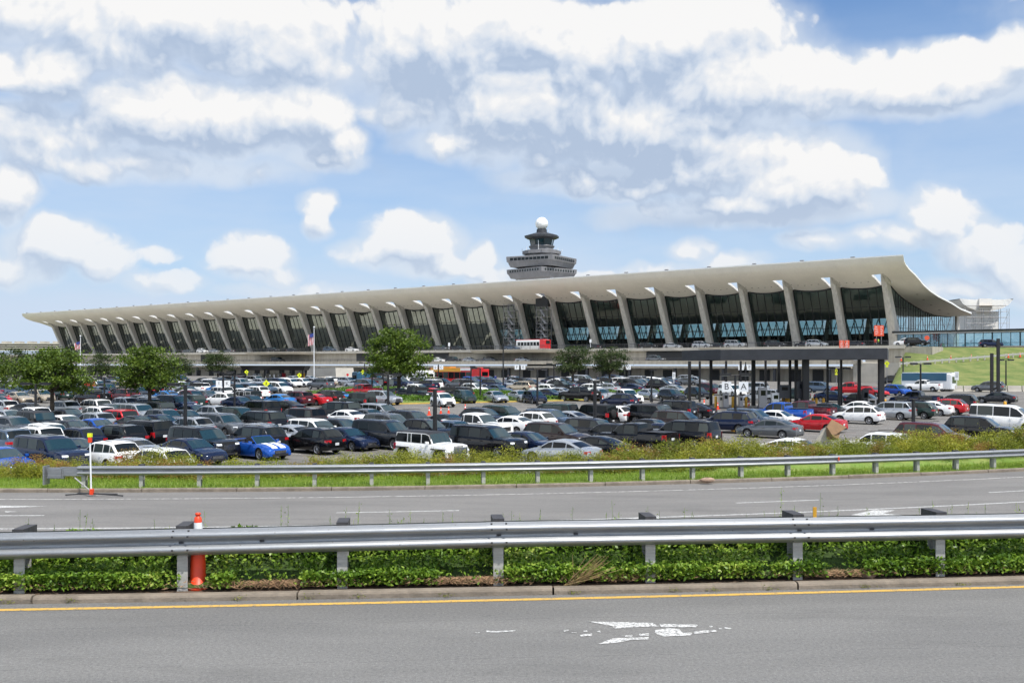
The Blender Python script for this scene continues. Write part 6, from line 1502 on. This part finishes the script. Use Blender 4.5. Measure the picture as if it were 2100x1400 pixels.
for px_, lb in BOL:
    Y_ = 121 - (px_ - 1468) * .02; x, y, _ = at(px_, 0, Y_); b = MB(); b.lathe([(.16, 0), (.16, 1.25), (.10, 1.35), (0, 1.37)], 12); o = b.build('bollard', 'yellow_post'); o.location = (x, y, lotz(Y_)); tag(o, 'yellow safety bollard ' + lb, 'bollard', 'yellow bollards of the toll lanes')
for px_, c_, w_, h_, lb in ((1478, 'concrete_pale', .4, 1.3, 'pale toll machine between the left lanes'), (1488, 'steel_tube', .6, 1.6, 'grey toll machine beneath the white B sign'), (1519, 'steel_tube', .4, 1.3, 'grey ticket machine beneath the white A sign'), (1564, 'steel_tube', .9, 2.3, 'grey toll booth cabinet beside the silver minivan'), (1590, 'sign_white', .8, 1.7, 'pale toll cabinet behind the silver minivan'),
                            (1608, 'dark_steel', 1.1, 1.5, 'black raised lane display left of the thick canopy post'), (1644, 'dark_steel', 1.0, 1.9, 'black raised lane display left beside the thick post'), (1774, 'dark_steel', .6, 2.2, 'black tall ticket cabinet near the red pickup'), (1787, 'steel_tube', .9, 1.2, 'grey low cabinet right side of toll lanes')):
    Y_ = 120 - (px_ - 1468) * .018; x, y, _ = at(px_, 0, Y_); t = empty('toll_machine', (x, y, lotz(Y_) + .2 + (1.1 if 'raised' in lb else 0))); tag(t, lb, 'toll machine')
    b = MB(); b.box((0, 0, h_ / 2), (w_, .6, h_)); b.build('cabinet', c_, t); b = MB(); b.box((0, -.31, h_ * .72), (w_ * .6, .03, h_ * .25)); b.build('screen', 'glass_dark', t)
    if 'raised' in lb: b = MB(); b.tube((0, 0, -1.3), (0, 0, 0), .08); b.build('post', 'black_metal', t)
# traffic cones
def cone(px, py, label, h=.75, pos=None):
    X, Y, z = pos or on_lot(px, py); t = empty('traffic_cone', (X, Y, z)); tag(t, label, 'traffic cone', 'orange traffic cones'); k = h / .75
    b = MB(); b.lathe([(.15 * k, .03), (.095 * k, .30 * k), (.075 * k, .42 * k)], 12); b.lathe([(.058 * k, .54 * k), (.03 * k, .74 * k), (0, .75 * k)], 12); b.build('cone_body', 'cone_orange', t)
    b = MB(); b.lathe([(.075 * k, .42 * k), (.058 * k, .54 * k)], 12); b.build('reflective_band', 'sign_white', t); b = MB(); b.box((0, 0, .02), (.42 * k, .42 * k, .045)); b.build('base', 'cone_orange', t)
for a in [(880, 851, 'orange cone left of the tall lamp post below the island', .85), (904, 849, 'orange cone right of the tall lamp post, first of the pair', .75), (920, 849, 'orange cone right of the tall lamp post, second of the pair', .8), (954, 846, 'orange cone alone above the white pickup', .95),
          (1444, 843, 'tall orange cone left of the toll lanes near the black large SUV', 1.3), (1472, 839, 'orange cone under the white B sign', .8), (1502, 836, 'orange cone just left of the lamp post with letter signs', .75), (1536, 835, 'orange cone under the white A sign', .8), (1236, 826, 'small orange cone behind the dark crossover at the island', .9)]:
    cone(a[0], a[1], a[2], a[3])
for i, (px_, lb) in enumerate(((1848, 'first from the left'), (1902, 'second from the left'), (1950, 'third from the left'), (1992, 'fourth from the left'), (2068, 'fifth from the left'), (2092, 'last at the right'))):
    Yb = 211 + i * 1.0; k = (Yb - 178) / 52; cone(0, 0, 'tiny orange cone by the ramp guardrail, ' + lb, .9, pos=((px_ - 1050) / FPX * Yb, Yb, CZ - 3.32 + 8.4 * k ** 1.05))
# ramp guardrail on the grass bank
t = empty('ramp_guardrail', (0, 0, 0)); tag(t, 'guardrail climbing across the grass bank at the right on pale wooden posts', 'guardrail')
def bankz(Y): k = max(0, min(1, (Y - 178) / 52)); return CZ - 3.32 + 8.4 * k ** 1.05
pr = []
for i in range(22):
    px_ = 1845 + i * 14.5; Y = 204 + i * .75; x = (px_ - 1050) / FPX * Y; pr.append((x, Y, bankz(Y)))
for p in pr[::1]: b = MB(); b.box((p[0], p[1], p[2] + .35), (.25, .25, .95)); b.build('post', 'concrete_pale', t)
for p, q in zip(pr, pr[1:]): b = MB(); b.hexa([(p[0], p[1] - .18, p[2] + .35), (q[0], q[1] - .18, q[2] + .35), (q[0], q[1] - .13, q[2] + .35), (p[0], p[1] - .13, p[2] + .35)], [(p[0], p[1] - .18, p[2] + .72), (q[0], q[1] - .18, q[2] + .72), (q[0], q[1] - .13, q[2] + .72), (p[0], p[1] - .13, p[2] + .72)]); b.build('rail_section', 'galvanised_dull', t)
# concrete barriers at the foot of the bank
for i in range(7):
    px_ = 1930 + i * 30; X, Y, z = at(px_, 0, 170); z = lotz(170); b = MB(); w = 2.2
    b.hexa([(-w / 2, -.3, 0), (w / 2, -.3, 0), (w / 2, .3, 0), (-w / 2, .3, 0)], [(-w / 2, -.22, .25), (w / 2, -.22, .25), (w / 2, .22, .25), (-w / 2, .22, .25)]); b.hexa([(-w / 2, -.16, .25), (w / 2, -.16, .25), (w / 2, .16, .25), (-w / 2, .16, .25)], [(-w / 2, -.09, .95), (w / 2, -.09, .95), (w / 2, .09, .95), (-w / 2, .09, .95)])
    o = b.build('concrete_barrier', 'concrete_pale'); o.location = (X, Y, z); tag(o, 'pale concrete barrier below the grass bank, ' + ['leftmost', 'second from left', 'third from left', 'middle one', 'third from right', 'second from right', 'rightmost'][i] + ' in the row', 'barrier', 'concrete barriers at the foot of the grass bank')
strip_pts = [(1700, 806, 790), (2300, 806, 790)]
# ================================================================== BLACK SHELTER, RAMP BOX, KIOSK
t = empty('bus_shelter', at(565, 790, 205)); tag(t, 'long black flat-roofed shelter in front of the terminal, left of the pale ramp housing', 'shelter'); L_ = t.location; s = 205 / FPX
b = MB(); b.hexa([(-62 * s, -2, 31 * s), (62 * s, -2, 31 * s), (62 * s, 3, 31 * s), (-62 * s, 3, 31 * s)], [(-66 * s, -2.6, 40 * s), (66 * s, -2.6, 40 * s), (66 * s, 3.4, 40 * s), (-66 * s, 3.4, 40 * s)]); b.build('roof', 'black_metal', t)
for k in (-58, -20, 14, 36, 58): b = MB(); b.tube((k * s, -1, -.5), (k * s, -1, 31 * s), .14, None, 6); b.build('post', 'black_metal', t)
for k in range(9): b = MB(); b.box((-50 * s + k * 9 * s, 2.9, 12 * s), (6 * s, .1, 24 * s)); b.build('glass_panel', 'sign_white' if k < 2 else 'concrete_pale', t)
b = MB(); b.box((10 * s, 2.8, 18 * s), (9 * s, .12, 14 * s)); b.build('red_poster', 'flag_red', t); b = MB(); b.box((46 * s, 2.6, 15 * s), (17 * s, .3, 20 * s)); b.build('orange_poster', 'yellow_post', t)
b = MB(); b.box((-38 * s, -2.4, 10 * s), (14 * s, .5, 7 * s)); b.build('blue_panel', 'paint_skyblue', t)
t = empty('ramp_housing', at(678, 782, 212)); tag(t, 'pale concrete ramp housing with slanted ends, right of the flagpole', 'concrete housing'); s = 212 / FPX
p = Vector(at(624, 0, 219)) - t.location; q = Vector(at(690, 0, 206)) - t.location; r_ = Vector(at(732, 0, 211)) - t.location; u_ = r_ + (p - q)
zb = -1.2; zt2 = 28 * s
cc = (p + q + r_ + u_) / 4
b = MB(); b.hexa([(v.x, v.y, zb) for v in (p, q, r_, u_)], [(cc.x + (v.x - cc.x) * .86, cc.y + (v.y - cc.y) * .86, zt2) for v in (p, q, r_, u_)]); b.build('housing', 'concrete_pale', t)
b = MB(); m_ = (q * .45 + r_ * .55); b.tube((m_.x, m_.y - .35, 14 * s), (m_.x, m_.y - .25, 14 * s), 2.6 * s, None, 12); b.build('round_sign', 'red_bus', t)
b = MB(); b.tube((m_.x, m_.y - .25, 12 * s), (m_.x, m_.y - .25, -1), .06); b.build('sign_post', 'steel_tube', t)
# ================================================================== BUSES AND VANS
def box_vehicle(name, cat, pos, hd, L, W, H, body, label, wins, grp=None, extra=None):
    t = empty(name, pos, math.atan2(hd[1], hd[0])); tag(t, label, cat, grp)
    b = MB(); z0 = .35; rows = []
    prof = [(-L / 2, .15), (-L / 2 + .12, 0), (L / 2 - .35, 0), (L / 2 - .05, .12), (L / 2, .3)]
    for x, ins_ in prof:
        w = W / 2 - ins_ * .35; h = H - ins_ * .6; rows.append([(x, -w, z0), (x, -w, h - .25), (x, -w + .12, h - .06), (x, -w + .35, h), (x, w - .35, h), (x, w - .12, h - .06), (x, w, h - .25), (x, w, z0)])
    b.grid(rows, 0, False, True); b.add(rows[0], [tuple(range(8))], 0); b.add(rows[-1], [tuple(range(8))[::-1]], 0); b.build('body', body, t)
    for (xa, xb, za, zb_) in wins:
        for sg in (-1, 1): b = MB(); b.box(((xa + xb) / 2, sg * (W / 2 + .005), (za + zb_) / 2), (xb - xa, .03, zb_ - za)); b.build('side_window', 'glass_dark', t)
    b = MB(); b.box((L / 2 + .0, 0, H * .62), (.05, W * .84, H * .36)); b.build('windscreen', 'glass_front', t)
    for x in (-L * .30, L * .32):
        for sg in (-1, 1): w_ = link('wheel', wheel_mesh(.48, 0), t); w_.location = (x, sg * (W / 2 - .14), .48); link('rim', rim_mesh(.48, 0), w_).rotation_euler = (0, 0, 0 if sg > 0 else math.pi)
    b = MB(); b.box((-L / 2 - .01, 0, H * .62), (.04, W * .7, H * .25)); b.build('rear_window', 'glass_dark', t)
    if extra: extra(t)
    return t
s = s_at(1093, -9); P = B(s, -9, Bdeck(s))
def ex1(t):
    b = MB(); b.box((-4.2, 0, 1.65), (1.9, 2.56, 2.42)); b.build('red_rear', 'red_bus', t); b = MB(); b.box((.6, 0, 2.96), (9.4, 2.3, .14)); b.build('red_roof', 'red_bus', t)
    b = MB(); b.box((-5.2, 0, 2.2), (.06, 1.8, .9)); b.build('rear_panel', 'glass_dark', t)
box_vehicle('shuttle_bus', 'bus', P, (-UX, -UY), 10.2, 2.5, 2.9, 'white_paint', 'white and red shuttle bus on the departures roadway before the scaffolding', [(-3.1 + 1.1 * k, -2.2 + 1.1 * k, 1.35, 2.25) for k in range(7)], extra=ex1)
X, Y, z = on_lot(941, 786)
def ex2(t):
    b = MB(); b.box((2.4, 0, 2.75), (8.0, 2.62, .75)); b.build('gold_roof', 'gold_bus', t); b = MB(); b.box((3.0, 0, 3.2), (2.8, 1.9, .35)); b.build('roof_unit', 'gold_bus', t); b = MB(); b.box((-3.4, 0, 2.86), (3.8, 2.63, .5)); b.build('white_roof', 'white_paint', t)
    b = MB(); b.box((-5.6, 0, 1.85), (2.2, 2.66, 2.75)); b.build('red_rear', 'red_bus', t)
box_vehicle('articulated_bus', 'bus', (X, Y, z), (-UX, -UY), 13.6, 2.55, 3.15, 'red_bus', 'gold, white and red transit bus at the arrivals kerb right of the lone tree', [(-4.3 + 1.5 * k, -2.9 + 1.5 * k, 1.05, 2.3) for k in range(7)], extra=ex2)
X, Y, z = at(1904, 0, 172)
def ex3(t):
    b = MB(); b.box((-.35, 0, 2.3), (7.1, 2.47, 1.25)); b.build('blue_upper', 'blue_bus', t); b = MB(); b.box((0, 0, 2.98), (7.8, 2.1, .12)); b.build('white_roof', 'sign_white', t)
box_vehicle('coach', 'bus', (X, 172, lotz(172)), (UX, UY), 8.0, 2.4, 2.95, 'sign_white', 'blue and white small bus on the service road below the grass bank', [(-3.4 + 1.4 * k, -2.2 + 1.4 * k, 1.75, 2.6) for k in range(4)], extra=ex3)
X, Y, z = on_lot(752, 790)
box_vehicle('blue_van', 'van', (X, Y, z), (.8, .6), 5.2, 2.1, 2.6, 'blue_bus', 'blue boxy van parked between the ramp housing and the lone tree', [(.2, 1.6, 1.4, 2.1)])
X, Y, z = on_lot(862, 787)
def ex4(t):
    for zz in (.8, 1.7): b = MB(); b.box((-1.5, 0, zz), (2.0, 2.34, .28)); b.build('green_stripe', 'paint_green', t)
box_vehicle('box_truck', 'truck', (X, Y, z), (-.7, .7), 6.0, 2.3, 2.7, 'white_paint', 'white box truck with green stripes between the lone tree and the transit bus', [(1.2, 2.2, 1.3, 2.1)], extra=ex4)
# ================================================================== BROWN CARTON / TILTED BIN NEAR THE SHRUBS
X, Y, z = on_lot(1688, 940); t = empty('tilted_signboard', (X, Y, z)); tag(t, 'tan board with a brown padded box top leaning over the white car at the shrubs', 'board'); s = Y / FPX
b = MB(); b.hexa([(-44 * s, -.2, 0), (10 * s, -.2, 0), (36 * s, .5, 0), (-30 * s, .5, 0)], [(0 * s, -.3, 64 * s), (4 * s, -.3, 64 * s), (20 * s, .5, 40 * s), (2 * s, .5, 60 * s)]); b.build('board', 'concrete_pale', t)
b = MB(); b.hexa([(4 * s, -.6, 40 * s), (22 * s, -.9, 42 * s), (40 * s, .3, 58 * s), (6 * s, .4, 60 * s)], [(2 * s, -.6, 66 * s), (10 * s, -1.0, 48 * s), (50 * s, .1, 64 * s), (22 * s, .4, 80 * s)]); b.build('padded_box', 'brown_card', t)
# ================================================================== PEOPLE by the arrivals wall and on the roadway
def person(pos, h, hd, top, legs, label, vest=False):
    """one skinned body with head, neck, torso, arms, legs; clothing as its own pieces"""
    t = empty('person', pos, hd); tag(t, label, 'person', 'people near the terminal'); k = h / 1.75
    b = MB()
    def lim(ps, rs, m):
        for (p, q, r1_, r2_) in zip(ps, ps[1:], rs, rs[1:]): b.tube([c * k for c in p], [c * k for c in q], r1_ * k, r2_ * k, 8, m)
    b.lathe([(.0, 1.76 * k), (.07 * k, 1.73 * k), (.098 * k, 1.66 * k), (.092 * k, 1.58 * k), (.06 * k, 1.52 * k), (.055 * k, 1.46 * k)], 10, 0)
    b.lathe([(.055 * k, 1.47 * k), (.17 * k, 1.42 * k), (.185 * k, 1.30 * k), (.15 * k, 1.05 * k), (.165 * k, .90 * k), (.10 * k, .86 * k)], 10, 1)
    for sg in (-1, 1):
        lim([(.03, sg * .09, .92), (.06 * sg + .02, sg * .10, .50), (.10 * sg - .02, sg * .10, .06), (.10 * sg + .12, sg * .10, .03)], [.085, .06, .042, .04], 2)
        lim([(0, sg * .20, 1.40), (-.05 * sg, sg * .25, 1.12), (.05, sg * .24, .86), (.08, sg * .23, .78)], [.055, .043, .034, .03], 1)
    me = b.mesh('body', ['skin', top, legs]); link('body', me, t)
    b = MB(); b.lathe([(.0, 1.785 * k), (.08 * k, 1.76 * k), (.104 * k, 1.68 * k), (.10 * k, 1.63 * k)], 10); b.build('hair', 'cloth_dark', t)
    if vest: b = MB(); b.lathe([(.12 * k, 1.45 * k), (.20 * k, 1.38 * k), (.20 * k, 1.0 * k), (.17 * k, .98 * k)], 10); b.build('vest', 'hivis', t)
s = s_at(1795, -14); person(B(s, -14, Bdeck(s)), 1.8, 1, 'cone_orange', 'cloth_dark', 'person in an orange top on the departures roadway under the orange signs')
s = s_at(1801, -14); person(B(s, -14, Bdeck(s)), 1.8, 2, 'cloth_dark', 'cloth_dark', 'person in a lime safety vest on the departures roadway under the orange signs', True)
for px_, c1_, lb in ((1002, 'straw', 'person in a tan top at the arrivals wall, right of the transit bus'), (1016, 'flag_blue', 'person in a blue top at the arrivals wall, right of the tan-topped one'), (1042, 'cloth_dark', 'person in dark clothes under the F and E signs, leftmost'), (1050, 'sign_white', 'person in a white top waiting under the F and E signs'), (1056, 'flag_red', 'person in a red top waiting under the F and E signs'), (1225, 'cloth_dark', 'person in dark clothes between the two small dark trees'), (1392, 'cloth_dark', 'person in dark clothes beside the white banner')):
    Yp = 212; person((at(px_, 0, Yp)[0], Yp, lotz(Yp)), 1.75, px_ % 3, c1_, 'cloth_dark', lb)
# ================================================================== LABELS for cars and shrubs
POSW = {'R': 'nose toward us', 'L': 'seen from behind', 'F': 'facing us', 'Q': 'side-on', 'B': 'side-on'}
MARK = [(107, 858, 'the broad green tree'), (307, 850, 'the spreading green tree'), (818, 815, 'the lone tree'), (-18, 858, 'the left edge tree'), (892, 934, 'the tall lamp post'), (380, 902, 'the convertible lamp post'),
        (1220, 896, 'the mid lamp post'), (1508, 884, 'the B and A signs'), (644, 782, 'the flagpole'), (447, 788, 'the small dark tree'), (1212, 797, 'the paired dark trees'), (546, 800, 'the large yellow sign'),
        (941, 786, 'the transit bus'), (1720, 842, 'the toll posts'), (2040, 824, 'the thick twin posts'), (1913, 795, 'the blue bus'), (187, 950, 'the sign stand'), (1650, 930, 'the tilted board'), (1093, 712, 'the shuttle bus'), (1100, 822, 'the planted island'), (1400, 822, 'the island end')]
def sideword(dx, dy):
    if abs(dx) > abs(dy) * 1.5: return 'left of' if dx < 0 else 'right of'
    return 'beyond' if dy < 0 else 'in front of'
cand = {}
FULL = {id(c): '%s %s' % (CLS[c['col']], CAT[c['kind']]) for c in CARS}
def opts(c):
    base = FULL[id(c)]; near = sorted([d for d in CARS if d is not c and d['zone'] == c['zone']], key=lambda d: (d['px'] - c['px']) ** 2 + (2.5 * (d['py'] - c['py'])) ** 2)[:7]
    mk = sorted(MARK, key=lambda m: (m[0] - c['px']) ** 2 + (3 * (m[1] - c['py'])) ** 2)[:3]
    pw = POSW[c['d']]
    if c['zone'] == 'upper': yield '%s on the upper departures roadway' % base
    if c['zone'] == 'middle': yield '%s on the middle roadway before the terminal wall' % base
    if c['kind'] == 'convertible': yield 'bright blue open convertible with white bonnet stripes at the front of the car park'
    tail = {'upper': ' on the upper roadway', 'middle': ' on the middle roadway', 'lot': ''}[c['zone']]
    for d in near[:4]:
        w = sideword(c['px'] - d['px'], (c['py'] - d['py']) * 2)
        if tail: yield '%s %s a %s%s' % (base, w, FULL[id(d)], tail)
        else:
            for m in mk[:2]: yield '%s %s, %s a %s near %s' % (base, pw, w, FULL[id(d)], m[2])
    for i in range(5):
        for j in range(i + 1, 6):
            d, e = near[i], near[j]
            yield '%s %s a %s and %s a %s%s' % (base, sideword(c['px'] - d['px'], (c['py'] - d['py']) * 2), FULL[id(d)], sideword(c['px'] - e['px'], (c['py'] - e['py']) * 2), FULL[id(e)], tail)
used = set()
for c in sorted(CARS, key=lambda c: c['y']):
    lb = None
    for s_ in opts(c):
        if len(s_.split()) <= 16 and s_ not in used: lb = s_; break
    if lb is None: lb = '%s %s at the very back of the car park, left part' % (FULL[id(c)], POSW[c['d']]); print('fallback', lb)
    used.add(lb); tag(c['o'], lb, CAT[c['kind']], {'lot': 'cars parked in the car park', 'upper': 'cars on the upper roadway', 'middle': 'cars on the middle roadway'}[c['zone']])
    nm = {'sedan': 'sedan_car', 'coupe': 'coupe_car', 'crossover': 'crossover_car', 'suv': 'sport_utility_car', 'large SUV': 'large_sport_utility_car', 'pickup': 'pickup_truck', 'minivan': 'minivan', 'van': 'passenger_van', 'off-roader': 'off_road_car', 'convertible': 'convertible_car'}[c['kind']]
    c['o'].name = nm
FRONT = sorted([c for c in CARS if c['y'] < 100 and c['zone'] == 'lot'], key=lambda c: c['y'])
ROWN = ['front row by the guardrail', 'middle row', 'back row toward the cars']
seen = {}
GM = [(187, 'the sign stand')] + [(c['px'], 'the ' + FULL[id(c)]) for c in FRONT[:26]] + [(380, 'the left lamp post'), (892, 'the tall lamp post')]
for (o, cn_, px_, row, hh) in sorted(SHRUBS, key=lambda s: s[2]):
    g = sorted(GM, key=lambda m: abs(m[0] - px_)); lb = None
    size = 'tall' if hh > 1.15 else ('low' if hh < .8 else 'mid-sized')
    for m in g[:6]:
        w = 'below' if abs(m[0] - px_) < 22 else ('left of' if px_ < m[0] else 'right of')
        for pre in ('%s %s shrub' % (size, cn_), '%s %s feathery shrub' % (size, cn_)):
            s_ = '%s, %s, %s %s' % (pre, ROWN[row], w, m[1])
            if s_ not in used and len(s_.split()) <= 16: lb = s_; break
        if lb: break
    if lb is None: lb = '%s %s shrub, %s, in the thick of the hedge' % (size, cn_, ROWN[row])
    used.add(lb); tag(o, lb, 'shrub', 'shrubs along the car park edge')
